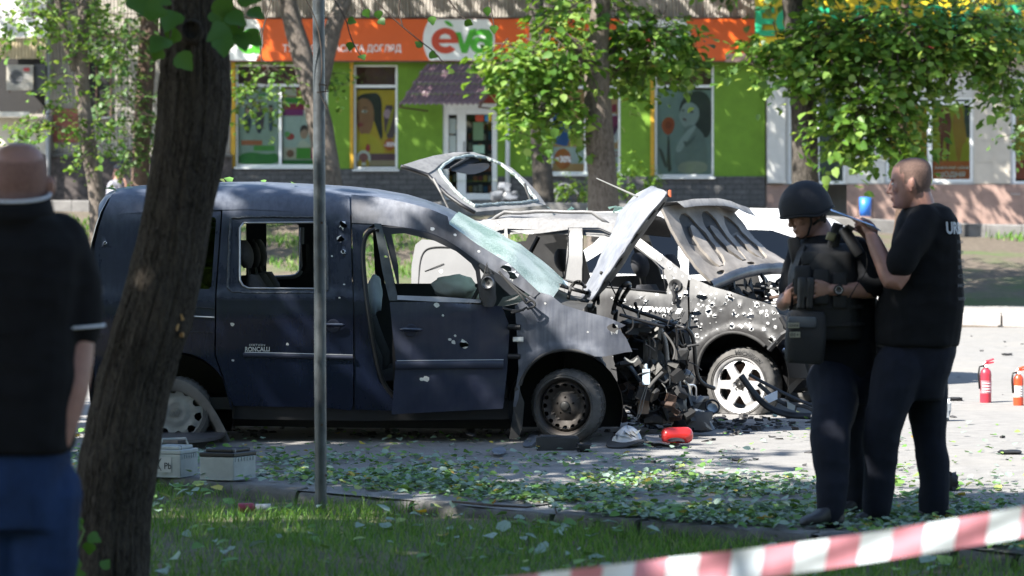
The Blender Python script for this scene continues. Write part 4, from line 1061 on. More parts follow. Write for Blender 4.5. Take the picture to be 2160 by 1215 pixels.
def seat(car, root, u, v, z0, m, m2, head=True, wid=.5, rec=.22, hback=.62, lift=0., name='seat'):
    """cushion, shaped back with side bolsters, headrest on two posts; child parts of the seat"""
    def blob(pts, nm, mm, par):
        mb = MB(); mb.grid(pts, close=True); mb.add(pts[0], [tuple(range(len(pts[0])))]); mb.add(pts[-1], [tuple(range(len(pts[-1])))]); return mb.build(nm, mm, par, True, True, 60)
    def ring(c, du, dv, n=14, pw=3.0, tu=(1, 0, 0)):
        out = []
        for t in np.linspace(0, 2 * math.pi, n, endpoint=False):
            a = abs(math.cos(t)) ** (2 / pw) * math.copysign(1, math.cos(t)); b = abs(math.sin(t)) ** (2 / pw) * math.copysign(1, math.sin(t))
            out.append((c[0] + a * du, c[1] + b * dv, c[2]))
        return out
    L = lambda rr: [car.wd(*p) for p in rr]
    back = []
    for t in np.linspace(0, 1, 8):
        wv = wid / 2 * (1 - .10 * t) * (1 if 0 < t < 1 else .85); th = .085 * (1 - .25 * t) * (1 if 0 < t < 1 else .5)
        back.append(L(ring((u - rec * t * hback - .02 * math.sin(t * 3.1), v, z0 + .12 + hback * t), th, wv)))
    b = blob(back, name, m, root)
    cs = []
    for t in np.linspace(0, 1, 6):
        rr = [(u + .04 + .50 * t + 0 * y, v + y * wid / 2 * (.95 if 0 < t < 1 else .8), z0 + .06 + z * .085 * (1 if 0 < t < 1 else .7) + .03 * t) for y, z in [(math.cos(q), math.sin(q)) for q in np.linspace(0, 6.283, 14, endpoint=False)]]
        cs.append(L(rr))
    blob(cs, 'cushion', m, b)
    if head:
        hd = []
        cu = u - rec * hback - .02
        for t in np.linspace(0, 1, 7):
            k = math.sin(math.pi * (t * .86 + .07)) ** .5
            hd.append(L(ring((cu - .02 - .03 * t, v, z0 + .12 + hback + .045 + lift + .19 * t), .055 * k, .125 * k, 14, 2.6)))
        blob(hd, 'headrest', m2, b)
        for s_ in (-.05, .05):
            mb = MB(); mb.tube([car.wd(cu + .0, v + s_, z0 + .08 + hback), car.wd(cu - .02, v + s_, z0 + .19 + hback + lift)], .007, 6); mb.build('headrest_post', m_steel_d, b)
    return b
def pillow(car, c, r, m, root, name='airbag', seed=0):
    """crumpled deployed airbag"""
    mb = MB(); rows = []
    for i in range(13):
        th = math.pi * i / 12; row = []
        for j in range(20):
            a = 2 * math.pi * j / 20
            d = Vector((math.sin(th) * math.cos(a), math.sin(th) * math.sin(a), math.cos(th)))
            k = 1 + .22 * nz(d, 2.1, seed) + .10 * nz(d, 5, seed + 3)
            row.append(c + Vector((d.x * r[0], d.y * r[1], d.z * r[2])) * k)
        rows.append(row)
    mb.grid(rows, close=True); return mb.build(name, m, root, True)
def dusty_paint(name, base, dust, side_dust, up_dust, rough=.28, streak=True, soot=0.):
    """car paint under a film of dust that lies thicker on surfaces facing up; rain-like runs down the sides"""
    m, t, b = new_mat(name)
    v = coords(t); vs = coords(t, 'Object', (1, 1, .08))
    g = N(t, 'ShaderNodeNewGeometry'); sp = N(t, 'ShaderNodeSeparateXYZ'); t.links.new(g.outputs['Normal'], sp.inputs[0])
    up = N(t, 'ShaderNodeMapRange', i_1=.05, i_2=.75, i_3=side_dust, i_4=up_dust); t.links.new(sp.outputs[2], up.inputs[0])
    n = noise_t(t, 3.2, 7, .65, v); st = noise_t(t, 34, 5, .6, vs); fine = noise_t(t, 240, 2, .5, v)
    mul = N(t, 'ShaderNodeMath', operation='MULTIPLY'); t.links.new(up.outputs[0], mul.inputs[0])
    k = N(t, 'ShaderNodeMapRange', i_1=.3, i_2=.7, i_3=.55, i_4=1.35); t.links.new(n, k.inputs[0]); t.links.new(k.outputs[0], mul.inputs[1])
    m2 = N(t, 'ShaderNodeMath', operation='MULTIPLY', use_clamp=True); t.links.new(mul.outputs[0], m2.inputs[0])
    k2 = N(t, 'ShaderNodeMapRange', i_1=.36, i_2=.6, i_3=.72 if streak else .85, i_4=1.05); t.links.new(st, k2.inputs[0]); t.links.new(k2.outputs[0], m2.inputs[1])
    sp2 = ramp(t, fine, [(.62, (0, 0, 0)), (.72, (.25, .25, .25))])
    col = mixc(t, m2.outputs[0], base, dust)
    if soot:
        col = mixc(t, ramp(t, noise_t(t, 2.2, 6, .6, v), [(.45, (0, 0, 0)), (.65, (soot,) * 3)]), col, (.03, .028, .027))
    t.links.new(col, b.inputs['Base Color'])
    rr = N(t, 'ShaderNodeMapRange', i_1=0., i_2=.7, i_3=rough, i_4=.75); t.links.new(m2.outputs[0], rr.inputs[0]); t.links.new(rr.outputs[0], b.inputs['Roughness'])
    b.inputs['Coat Weight'].default_value = .15; b.inputs['Coat Roughness'].default_value = .14; b.inputs['Specular IOR Level'].default_value = .4
    bump(t, b, noise_t(t, 5, 3, .5, v), .05, .02)
    return m
def shattered(name):
    """laminated windscreen crazed white, greenish where it still holds"""
    m, t, b = new_mat(name)
    v = coords(t)
    vo = N(t, 'ShaderNodeTexVoronoi', feature='DISTANCE_TO_EDGE', i_Scale=55.); t.links.new(v, vo.inputs['Vector'])
    n = noise_t(t, 3., 4, .6, v)
    crack = ramp(t, vo.outputs[0], [(.0, (1, 1, 1)), (.07, (.25, .25, .25))])
    f = mixc(t, .5, crack, ramp(t, n, [(.4, (.0, .0, .0)), (.65, (1, 1, 1))]))
    b.inputs['Roughness'].default_value = .35
    t.links.new(mixc(t, f, (.33, .50, .44), (.72, .76, .74)), b.inputs['Base Color'])
    tr = N(t, 'ShaderNodeBsdfTransparent'); tr.inputs[0].default_value = (.55, .75, .68, 1)
    tl = N(t, 'ShaderNodeBsdfTranslucent'); tl.inputs[0].default_value = (.45, .62, .55, 1)
    m1 = N(t, 'ShaderNodeMixShader'); m1.inputs[0].default_value = .35; t.links.new(b.outputs[0], m1.inputs[1]); t.links.new(tl.outputs[0], m1.inputs[2])
    mx = N(t, 'ShaderNodeMixShader'); t.links.new(ramp(t, f, [(.05, (.45, .45, .45)), (.5, (1, 1, 1))]), mx.inputs[0])
    t.links.new(tr.outputs[0], mx.inputs[1]); t.links.new(m1.outputs[0], mx.inputs[2]); t.links.new(mx.outputs[0], t.nodes['Material Output'].inputs[0])
    bump(t, b, vo.outputs[0], .5, .01)
    return m
m_crazed = shattered('crazed windscreen glass')
m_tint = glass_mat('dark tinted car glass', (.02, .024, .03), .03, .06)

# ================================================================== DARK BLUE VAN
vc = Car((P(785, 900, 17.95).x, 17.95, 0), 0.0, [(0, .80), (.2, .83), (.35, .865), (.6, .893), (.85, .897), (.98, .885), (1.0, .872), (1.05, .862), (1.2, .835), (1.45, .785), (1.55, .755), (1.62, .715), (1.67, .655), (1.70, .58), (1.73, .45), (1.75, .25), (1.757, 0)])
van = thing('van', 'dark blue van with open bonnet, shattered windscreen and torn-off front, parked nearest', 'van', tuple(vc.wd(0, 0, 0)))
m_blue = dusty_paint('dusty navy paint with painted sky sheen', (.005, .008, .021), (.15, .175, .22), .012, .55, .2)  # dust, thick and blue-tinted on top to paint a sky sheen on the roof
m_blue_f = dusty_paint('ash covered navy paint', (.010, .016, .036), (.22, .23, .255), .40, .8, .34, True, .6)
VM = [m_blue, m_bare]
m_inner = mat('navy inner body', (.012, .016, .035), .6, var=.3)
# roof: grid across, silhouette traced from the photograph on the centre plane
sil = [(205, 478), (214, 447), (226, 420), (240, 404), (262, 395), (300, 391), (380, 386), (460, 384), (550, 383), (661, 388), (740, 393), (798, 399), (860, 410), (900, 422), (942, 437), (981, 457)]
roofd = [(-.76, .20), (-.735, .15), (-.70, .105), (-.655, .075), (-.58, .048), (-.45, .024), (-.25, .007), (0, 0)]
roofd = roofd + [(-a, b) for a, b in roofd[-2::-1]]
rows = []
for i, (x, y) in enumerate(resample([Vector(p) for p in sil[2:]], 14, False)):
    p = vc.at(x, y, 0); u, _, z = vc.loc(p)
    k = 1.0 if x < 850 else 1 - .1 * (x - 850) / 130
    rows.append([vc.wd(u + .05 * (v / .76) ** 2 * max(0, (300 - x) / 74) + (-.12 * (v / .76) ** 2 if x > 900 else 0) * (x - 900) / 80, v * k * (1 if x > 262 else .93), z - d) for v, d in roofd])
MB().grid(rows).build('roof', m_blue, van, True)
mb = MB(); 
for v_ in (-.6, .6): mb.tube([vc.wd(vc.loc(vc.at(x, 388, v_))[0], v_, vc.loc(vc.at(x, 384, 0))[2] - .035) for x in (300, 450, 600, 740)], .012, 6)
# rear face (tailgate) with its rounded corner
mb = MB(); rows = []
for (x, y) in [(240, 404), (226, 420), (214, 447), (205, 478), (197, 512), (190, 560), (188, 640), (190, 760), (196, 850), (204, 880)]:
    p = vc.at(x, y, -.80); u, _, z = vc.loc(p); z = max(.25, z)
    row = []
    for q in np.linspace(-1, 1, 13):
        wv = vc.w(z) * .985
        row.append(vc.wd(u - .012 - .06 * (1 - abs(q) ** 3), q * wv, z + .02 * (1 - q * q)))
    rows.append(row)
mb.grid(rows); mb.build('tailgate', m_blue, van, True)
# near side panels
dent = lambda x, y: .004 * nz((x * .012, y * .012, 1), 1, 4)
rear_arch = [(371 + 118 * math.cos(t), 868 - 126 * math.sin(t)) for t in np.linspace(R(2), R(178), 22)]
Q = [(236, 410), (262, 398), (300, 398), (380, 400), (466, 402), (466, 452), (454, 619), (452, 749), (470, 800), (486, 858)] + rear_arch + [(250, 858), (206, 850), (196, 760), (192, 640), (194, 560), (201, 512), (209, 478), (220, 444)]
qp = body_panel(vc, 'quarter_panel', Q, VM, van, [[(300, 470), (318, 458), (452, 458), (456, 464), (446, 604), (440, 610), (300, 604), (286, 596)]], bulge=dent, shots=[(222, 512, 2.2)], chips=[(338, 660, 3)])
body_panel(vc, 'quarter_glass', [(296, 466), (314, 455), (455, 455), (460, 462), (449, 607), (442, 613), (298, 607), (282, 597)], [m_tint], van, fn=lambda x, y, i: vc.side(x, y, i + .006), thick=.004)
win = sm([(506, 471), (674, 469), (676, 610), (510, 608)], 0); win = [(514, 470), (668, 469), (674, 474), (676, 602), (670, 609), (524, 608), (512, 602), (506, 590), (506, 480)]
S = [(469, 402), (540, 403), (661, 407), (737, 412), (739, 471), (745, 657), (745, 853), (740, 866), (690, 860), (493, 856), (486, 838), (473, 800), (455, 749), (457, 619), (469, 452)]
sd_ = body_panel(vc, 'sliding_door', S, VM, van, [win], bulge=lambda x, y: dent(x, y) + .006 + (.010 * math.exp(-((y - 621) / 3.5) ** 2)), shots=[(724, 474, 6.2, 1.5, .3), (719, 504, 5.5, 1.4, 0), (724, 531, 3.2)], chips=[(490, 684, 4), (606, 726, 3), (491, 760, 2.5), (700, 540, 2), (726, 600, 2), (716, 628, 2)], step=13)
# window frame rubber, seal and handle, rub strip
mb = MB(); mb.tube([vc.side(x, y, -.012) for x, y in resample([Vector(p) for p in win], 10)] + [vc.side(*win[0], -.012)], .007, 6); mb.build('window_trim', mat('dusty chrome trim', (.4, .4, .4), .35, metal=.7), sd_, True)
mb = MB(); fr = [(486, 460), (560, 457), (664, 458), (688, 462), (692, 612), (664, 618), (560, 618), (490, 616), (481, 606)]
mb.tube([vc.side(x + random.uniform(-1, 1), y + random.uniform(-1, 1), -.012) for x, y in resample([Vector(p) for p in fr + [fr[0]]], 6, False)], .008, 5); mb.build('seal', mat('glass crumbs on seal', (.06, .07, .075), .5, col2=(.01, .01, .012), scale=60), sd_)
def rub(x0, y0, x1, y1, par, fn, h=9.):
    mb = MB(); rows = []
    for t in np.linspace(0, 1, 14):
        x, y = lerp(x0, x1, t), lerp(y0, y1, t)
        rows.append([fn(x, y, -.004), fn(x, y, -.014), fn(x, y + 2, -.022), fn(x, y + h - 2, -.022), fn(x, y + h, -.014), fn(x, y + h, -.002)])
    mb.grid(rows); mb.add(rows[0], [tuple(range(6))]); mb.add(rows[-1], [tuple(range(6))]); o = mb.build('rub_strip', mat('navy rub strip', (.022, .026, .045), .45, var=.2), par, True)
    mb = MB(); mb.tube([fn(lerp(x0 + 3, x1, t), lerp(y0, y1, t) - 1, -.014) for t in np.linspace(0, 1, 12)], .004, 5); mb.build('chrome_line', mat('dull chrome line', (.42, .40, .34), .3, metal=.8), o)
rub(513, 744, 744, 750, sd_, vc.side)
mb = MB(); mb.tube([vc.side(lerp(398, 452, t), lerp(667, 669.5, t), -.006) for t in np.linspace(0, 1, 5)], .006, 5); mb.build('slide_rail', mat('dull chrome line', (.42, .40, .34), .3, metal=.8), qp)
def seam(pts, par, fn=vc.side): 
    mb = MB(); mb.tube([fn(x, y, -.001) for x, y in resample([Vector(p) for p in pts], 10, False)], .0035, 5); return mb.build('seam', m_black_pl, par)
seam([(392, 650), (420, 648), (452, 651)], qp); seam([(392, 700), (450, 701)], qp)
def handle(x, y, par, fn):
    mb = MB(); mb.lathe([(.045, 0), (.035, .004), (.01, -.004), (.001, -.004)], fn(x, y + 2, -.004), (0, -1, 0), 18); cup = mb.build('handle_cup', m_inner, par, True)
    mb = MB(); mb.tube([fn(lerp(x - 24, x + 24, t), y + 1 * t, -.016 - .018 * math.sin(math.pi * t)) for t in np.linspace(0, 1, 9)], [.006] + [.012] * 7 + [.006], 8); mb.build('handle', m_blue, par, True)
handle(703, 685, sd_, lambda x, y, i: vc.side(x, y, i - .006))
def car_text(body, x, y, w_px, h_px, fn, m, par, bold=.01, off=.008, shear=0, wide=1.0, slope=0.):
    vs, fs = text_mesh(body, 1.0, bold, 0, 1.0, 'LEFT', shear)
    x0, x1 = min(v.x for v in vs), max(v.x for v in vs); y1 = max(v.y for v in vs)
    return finish('lettering', [fn(x + (v.x - x0) / (x1 - x0) * w_px, y + slope * (v.x - x0) / (x1 - x0) * w_px - v.y / y1 * h_px, -off) for v in vs], fs, m, par)
m_let = mat('silver lettering', (.55, .55, .52), .4, metal=.3, var=.1)
car_text('RONCALLI', 517, 741, 52, 9.5, vc.side, m_let, sd_, .025, .018); car_text('EDITION', 526, 730, 33, 4.5, vc.side, m_let, sd_, .0, .018)
# sill and black lower edge
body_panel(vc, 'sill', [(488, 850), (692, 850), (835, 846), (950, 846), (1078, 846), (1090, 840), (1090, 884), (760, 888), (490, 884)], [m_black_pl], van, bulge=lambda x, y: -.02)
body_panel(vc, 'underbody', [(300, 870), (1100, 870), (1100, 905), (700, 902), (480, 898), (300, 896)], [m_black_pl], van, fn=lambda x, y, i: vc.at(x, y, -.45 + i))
# pillar between the doors and the open door aperture (frame of the front doorway)
body_panel(vc, 'door_pillar', [(741, 412), (800, 424), (800, 468), (779, 478), (766, 492), (762, 550), (770, 640), (778, 700), (788, 760), (800, 805), (828, 834), (828, 866), (748, 864), (747, 657), (742, 471)], [m_blue, m_bare], van, bulge=lambda x, y: -.004)
mb = MB(); mb.tube([vc.side(x, y, .0) for x, y in smooth_poly([Vector(p) for p in [(1010, 560), (930, 500), (850, 482), (790, 481), (768, 498), (765, 550), (776, 650), (792, 750), (806, 806), (832, 838)]], 2, False)], .016, 7); mb.build('door_seal', m_rubber, van, True)
# roof rail and windscreen pillar
body_panel(vc, 'roof_rail', [(741, 410), (800, 416), (860, 428), (905, 440), (944, 456), (948, 473), (1005, 514), (1072, 555), (1138, 617), (1126, 628), (1055, 580), (996, 543), (964, 520), (917, 496), (850, 479), (787, 472), (742, 470)], [m_blue_f, m_bare], van, bulge=lambda x, y: .004, shots=[(1068, 564, 6.5, 1.7, .45), (1083, 582, 7, 1.6, .45)], chips=[(912, 483, 4), (1010, 530, 2.5), (960, 495, 3)], step=12)
# front door hangs ajar, swung on its front edge
def fd(x, y, i=0.): return vc.side(x, y, i - .012 - .11 * max(0, (1075 - x)) / 250)
crump = lambda x, y: dent(x, y) * 1.5 + .018 * max(0, nz((x * .02, y * .02 + 3, 2), 1, 6)) * (1 if y > 645 else 0) + (-.045 * max(0, (x - 1000) / 70) * math.exp(-((y - 720) / 60) ** 2))
D = [(822, 637), (930, 637), (1059, 646), (1075, 689), (1070, 780), (1061, 862), (940, 868), (826, 874), (832, 800), (835, 760), (828, 700)]
dmat = dusty_paint('dusty door paint', (.008, .012, .034), (.2, .21, .22), .12, .45, .14, False)
fdoor = body_panel(vc, 'front_door', D, [dmat, m_bare], van, fn=fd, bulge=crump, shots=[(978, 727, 6.5, 1.25, .1)], chips=[(921, 644, 5), (898, 799, 6), (890, 800, 4), (957, 722, 4), (949, 716, 3), (960, 708, 2.5), (934, 665, 2.5)], step=12, thick=.05)
rub(834, 762, 1062, 760, fdoor, lambda x, y, i: fd(x, y, i - crump(x, y)), 17.)
handle(867, 695, fdoor, lambda x, y, i: fd(x, y, i - .006))
body_panel(vc, 'window_post', [(789, 471), (804, 472), (814, 510), (841, 634), (821, 634), (806, 570)], [mat('scraped grey green trim', (.05, .06, .06), .6, var=.4, scale=18)], fdoor, fn=fd, shots=[(796, 486, 4, 1.2), (815, 541, 2.5, 1.6)], thick=.03, step=10)
FR = [(804, 477), (824, 480), (856, 481), (917, 497), (964, 520), (996, 543), (1012, 566), (1020, 634), (1012, 634), (1003, 572), (994, 556), (964, 531), (917, 508), (854, 492), (826, 494), (840, 560), (842, 600), (838, 600), (812, 500)]
body_panel(vc, 'window_frame', FR, [m_black_pl], fdoor, fn=lambda x, y, i: fd(x, y, i + .015), thick=.03, step=10)
body_panel(vc, 'door_top', [(838, 623), (930, 626), (1014, 632), (1014, 639), (930, 637), (838, 632)], [mat('pale dusty ledge', (.30, .32, .35), .7, var=.2)], fdoor, fn=lambda x, y, i: fd(x, y, i - .004), thick=.06, step=10)
body_panel(vc, 'door_lining', [(826, 640), (1050, 648), (1064, 700), (1050, 856), (830, 866)], [m_black_pl], fdoor, fn=lambda x, y, i: fd(x, y, i + .06), thick=.02, step=40)
# broken mirror: black stalk, torn shell, hanging strips
mb = MB(); c = fd(1030, 606, -.06)
rows = []
for i in range(7):
    t = i / 6; rr = (.035 + .03 * math.sin(math.pi * t)); rows.append([c + Vector((rr * math.cos(a) * .85, rr * math.sin(a) * 1.1, .12 - .2 * t)) * (1 + .25 * nz((a, t * 3, 1), 1, 8)) + Vector((0, 0, 0)) for a in np.linspace(0, 6.283, 12, endpoint=False)])
rows = [[p if isinstance(p, Vector) else Vector(p) for p in r] for r in rows]
base_c = fd(1030, 612, -.07)
rows = [[base_c + Vector((math.cos(a) * (.03 + .028 * math.sin(math.pi * t)) * (1 + .35 * nz((math.cos(a), math.sin(a), t * 4), 1, 8)), math.sin(a) * .05, .11 - .22 * t)) for a in np.linspace(0, 6.283, 14, endpoint=False)] for t in np.linspace(0, 1, 8)]
mb = MB(); mb.grid(rows, close=True); mir = mb.build('wing_mirror', m_dust_pl, fdoor, True)
mb = MB(); mb.lathe([(.012, .0), (.042, .0), (.045, .012), (.038, .02)], fd(1030, 597, -.13), (-.3, -1, .1), 16); mb.build('mirror_ring', m_alu, mir, True)
for k in range(9):
    a = fd(1030 + random.uniform(-14, 14), 585 + random.uniform(-8, 25), -.09); mb = MB(); mb.tube([a, a + Vector((random.uniform(-.03, .03), -.02, random.uniform(-.02, .08)))], [.006, .002], 5); mb.build('torn_strip', m_dust_pl, mir)
for pts in ([(1052, 572), (1075, 600), (1098, 622), (1110, 640)], [(1058, 580), (1090, 610), (1120, 632), (1130, 640)], [(1110, 640), (1122, 632), (1132, 645), (1112, 652)], [(1078, 660), (1098, 656), (1112, 648)], [(1060, 650), (1085, 656), (1105, 654)]):
    mb = MB(); mb.tube([fd(x, y, -.05) for x, y in smooth_poly([Vector(p) for p in pts], 2, False)], [.009] * 12 if False else .008, 6); mb.build('trim_strip', m_dust_pl, fdoor, True)
# doorway depth: inner pillar, hinges
for y in (690, 752):
    mb = MB(); a, b = fd(1072, y, -.0), vc.side(1098, y, .0); mb.tube([a + Vector((0, .03, 0)), b + Vector((0, -.005, 0))], .018, 8); mb.build('hinge', m_black_pl, van)
mb = MB(); mb.tube([vc.side(1082, 716, -.03), vc.side(1104, 716, -.03)], [.02, .022], 10, flat=.5); mb.build('side_lamp', mat('dull lamp lens', (.5, .5, .45), .3), van, True)
# front wing
arch_f = [(1097, 813), (1103, 790), (1123, 763), (1153, 743), (1193, 736), (1233, 743), (1255, 752)]
W = [(1086, 645), (1110, 628), (1133, 615), (1163, 623), (1187, 643), (1233, 657), (1283, 670), (1320, 686), (1306, 694), (1321, 713), (1334, 742), (1320, 743), (1277, 752)] + arch_f[::-1] + [(1094, 840), (1088, 858), (1082, 858), (1094, 780), (1090, 700)]
wing = body_panel(vc, 'front_wing', W, [m_blue_f, m_bare], van, bulge=lambda x, y: .016 * math.exp(-((math.hypot(x - 1193, y - 860) - 128) / 9) ** 2) + 4 * dent(x, y) + .008 * nz((x * .035, y * .03, 2), 1, 9), shots=[(1293, 693, 8, 1.7, .15)], chips=[(1150, 640, 2.5), (1240, 700, 2)], step=10)
mb = MB(); mb.tube([vc.side(x, y, -.004) for x, y in smooth_poly([Vector(p) for p in arch_f], 2, False)], .012, 7); mb.build('arch_lip', m_dust_pl, wing, True)
# wheel housings
def housing(car, px, py, r_px, v0, v1, root):
    c0 = car.at(px, py, v0); c1 = car.at(px, py, v1); rr = r_px / (FPX / c0.y); mb = MB(); rows = []
    for c_ in (c0, c1): rows.append([c_ + car.F * (rr * math.cos(a)) + Vector((0, 0, rr * math.sin(a))) for a in np.linspace(R(-20), R(200), 20)])
    mb.grid(rows); mb.add(rows[1], [tuple(range(20))]); return mb.build('wheel_housing', m_black_pl, root, True)
housing(vc, 1193, 860, 122, -.86, -.35, van); housing(vc, 371, 868, 124, -.84, -.35, van)
mb = MB(); rows = []
for t in np.linspace(0, 1, 10):
    x, y = lerp(360, 486, t), 799 + 130 * t ** 2.2; rows.append([vc.side(x, y, -.015), vc.side(x - 4 - 6 * t, y + 22 - 6 * t, -.01), vc.side(x - 6 - 8 * t, y + 30 - 8 * t, .06)])
mb.grid(rows); mb.build('arch_liner', mat('loose grey liner', (.15, .145, .14), .7, var=.3), van, True)
mb = MB(); q = [(1086, 815), (1096, 820), (1106, 850), (1102, 900), (1094, 928), (1074, 926), (1082, 870)]; flat_shape(q, [], lambda x, y, o: vc.side(x, y, .0 + o), .012, 0, mb, 12); mb.build('mud_flap', m_dust_pl, van)
# far side seen through the windows: inner panel with its own openings
FS_ = [(215, 470), (250, 405), (470, 402), (740, 412), (860, 432), (944, 462), (1060, 545), (1110, 600), (1120, 640), (1120, 850), (205, 850), (195, 640)]
fw = [[(476, 472), (519, 472), (519, 580), (476, 584)], [(562, 470), (624, 470), (630, 476), (630, 570), (620, 580), (562, 582)], [(742, 478), (800, 482), (880, 492), (940, 512), (1000, 552), (1030, 590), (1030, 598), (742, 598)]]
fp = body_panel(vc, 'far_side', FS_, [mat('grey blue inner lining', (.035, .04, .05), .6, var=.3)], van, fw, fn=vc.farside, step=30)
mb = MB(); mb.tube([vc.farside(x, y, .02) for x, y in smooth_poly([Vector(p) for p in [(561, 586), (618, 585), (632, 578), (636, 566), (637, 480)]], 2, False)], .017, 7); mb.build('window_lining', mat('pale grey lining', (.32, .34, .37), .6), fp, True)
for pts in ([(744, 500), (744, 600)], [(800, 484), (820, 600)]):
    pass
body_panel(vc, 'far_pillar', [(786, 480), (800, 480), (812, 600), (792, 600)], [m_black_pl], van, fn=lambda x, y, i: vc.farside(x, y, i + .03), step=30)
# floor, bulkhead, dashboard
mb = MB(); mb.box(vc.wd(-1.75, -.78, .22), vc.wd(.95, .78, .30)); mb.build('floor', m_black_pl, van)
ub = vc.loc(vc.at(1115, 650, 0))[0]
rows = []
for u_, z_ in ((ub - .25, .35), (ub - .30, .75), (ub - .18, .93), (ub + .05, .98), (ub + .22, .93), (ub + .24, .35)): rows.append([vc.wd(u_, v_, z_ + .02 * math.cos(v_ * 4)) for v_ in np.linspace(-.78, .78, 10)])
MB().grid(rows).build('dashboard', mat('dusty dashboard', (.06, .06, .06), .8, var=.5, scale=10), van, True)
swc = vc.wd(ub - .38, -.36, .95)
mb = MB(); mb.lathe([(.17 + .014 * math.cos(a), .014 * math.sin(a)) for a in np.linspace(0, 6.283, 9)], swc, (-.9, 0, .45), 24); mb.build('steering_wheel', m_black_pl, van, True)
pillow(vc, vc.at(958, 606, -.40), (.15, .16, .085), m_airbag, van, seed=2); pillow(vc, vc.at(1006, 626, -.30), (.13, .1, .06), mat('white airbag cloth', (.62, .64, .62), .9), van, seed=5)
pillow(vc, vc.side(790, 622, .28), (.055, .06, .13), mat('pale blue side airbag', (.38, .45, .47), .9), van, 'side_airbag', seed=9)
# seats
uf = vc.loc(vc.side(800, 700, .4))[0]
seat(vc, van, uf - .03, -.42, .34, m_seat, m_seat, True, .5, .30, .60)
seat(vc, van, uf - .02, .40, .34, m_seat, m_seat, True, .5, .30, .60)
ur = vc.loc(vc.at(560, 600, -.3))[0]
for v_ in (-.48, 0, .48): seat(vc, van, ur + .12, v_, .42, m_seat2, m_seat2 if v_ else m_belt, True, .44, .32, .58)
mb = MB(); mb.tube([vc.at(x, y, .45) for x, y in ((643, 515), (645, 560), (640, 572))], .03, 6); mb.build('far_handle', m_belt, van)
# windscreen: crazed sheet bulging between the pillars
near_e = [(944, 472), (1005, 514), (1072, 555), (1138, 617), (1160, 640)]
rows = []
for x, y in resample([Vector(p) for p in near_e], 14, False):
    p = vc.side(x, y, .02); u, v, z = vc.loc(p); row = []
    tt = (x - 944) / 216
    for q in np.linspace(0, 1, 13):
        vv = lerp(v, -v, q); bl = math.sin(math.pi * q) ** .8 * (.10 + .07 * tt)
        row.append(vc.wd(u + bl * .62, vv, z + bl * .85 + .012 * nz((u * 3, vv * 3, 4), 2, 3)))
    rows.append(row)
ws = MB().grid(rows).build('windscreen', m_crazed, van, True)
# cowl and bonnet
rows = []
for x, y, zz in ((1150, 632, 0), (1190, 650, 0), (1228, 655, 0)):
    p = vc.side(x, y, .06); u, v, z = vc.loc(p)
    rows.append([vc.wd(u + .08 * math.sin(math.pi * q), lerp(v, -v, q), z + .06 * math.sin(math.pi * q)) for q in np.linspace(0, 1, 9)])
MB().grid(rows).build('cowl', m_dust_pl, van, True)
mb = MB(); c_ = vc.at(1158, 572, -.1)
rows = [[c_ + Vector(((t - .5) * .26, math.sin(a) * .06, math.cos(a) * .035 * (1.3 - abs(t - .4)) - .10 * t)) for a in np.linspace(0, 6.283, 10, endpoint=False)] for t in np.linspace(0, 1, 6)]
mb.grid(rows, close=True); mb.build('torn_panel', mat('pale blue grey scrap', (.30, .35, .40), .6, var=.2), van, True)
far_c = [(1234, 634), (1246, 606), (1262, 566), (1278, 528), (1292, 492), (1304, 458), (1318, 434), (1338, 414), (1362, 400), (1380, 394)]
mid_c = [(1246, 634), (1262, 606), (1284, 572), (1306, 540), (1328, 506), (1350, 476), (1370, 448), (1388, 428), (1402, 412), (1408, 404)]
def curve(pts, n=24): 
    q = smooth_poly([Vector(p) for p in pts], 2, False); d = [0]
    for a, b in zip(q, q[1:]): d.append(d[-1] + (b - a).length)
    return [(float(np.interp(t, d, [p.x for p in q])), float(np.interp(t, d, [p.y for p in q]))) for t in np.linspace(0, d[-1], n)]
fc, mc = curve(far_c), curve(mid_c)
rows = []
for (a, b) in zip(fc, mc):
    pa, pb = vc.at(*a, .55), vc.at(*b, -.60); row = []
    for q in np.linspace(0, 1, 12):
        p = pa.lerp(pb, q); p += Vector((-.05 * math.sin(math.pi * q), 0, .02 * math.sin(math.pi * q))) + Vector((.018 * nz(p * 5, 1, 3) + .008 * nz(p * 14, 1, 4), 0, .014 * nz(p * 7, 1, 5))); row.append(p)
    rows.append(row)
hood = MB().grid(rows).build('bonnet', [dusty_paint('ash grey bonnet paint', (.03, .035, .06), (.2, .21, .23), .7, .95, .4)], van, True)
sol = hood.modifiers.new('thickness', 'SOLIDIFY'); sol.thickness = .012
rc = [(1256, 640), (1272, 618), (1298, 590), (1322, 556), (1340, 522), (1362, 494), (1384, 462), (1402, 438), (1414, 420), (1412, 404)]
rcv = curve(rc); rows = []
hl = []
inner_m = mat('sooty bonnet frame', (.035, .033, .032), .7, var=.5, scale=12)
for i, (b, c_) in enumerate(zip(mc, rcv)):
    p, q = vc.at(*b, -.585), vc.at(*c_, -.50); rows.append([p.lerp(q, t) + Vector((0, .25 * t * t - .02 * math.sin(t * 9), .006 * nz((t * 9, i, 3), 1, 2))) for t in np.linspace(0, 1, 9)])
fi = MB().grid(rows); keepf = []; km = []
for k, f in enumerate(fi.f):
    r_, c_ = divmod(k, 8)
    if (r_ % 5 in (2, 3)) and c_ in (2, 3) or (r_ in (19, 20, 22) and c_ in (5, 6)): continue
    keepf.append(f)
fi.f = keepf; fi.m = [0] * len(keepf); fr_ = fi.build('bonnet_frame', inner_m, hood, True)
sol = fr_.modifiers.new('thickness', 'SOLIDIFY'); sol.thickness = .014
mb = MB(); mb.tube([vc.at(1258, 376, .2), vc.at(1345, 415, .1)], [.004, .008], 6); mb.build('aerial', m_wire, van)
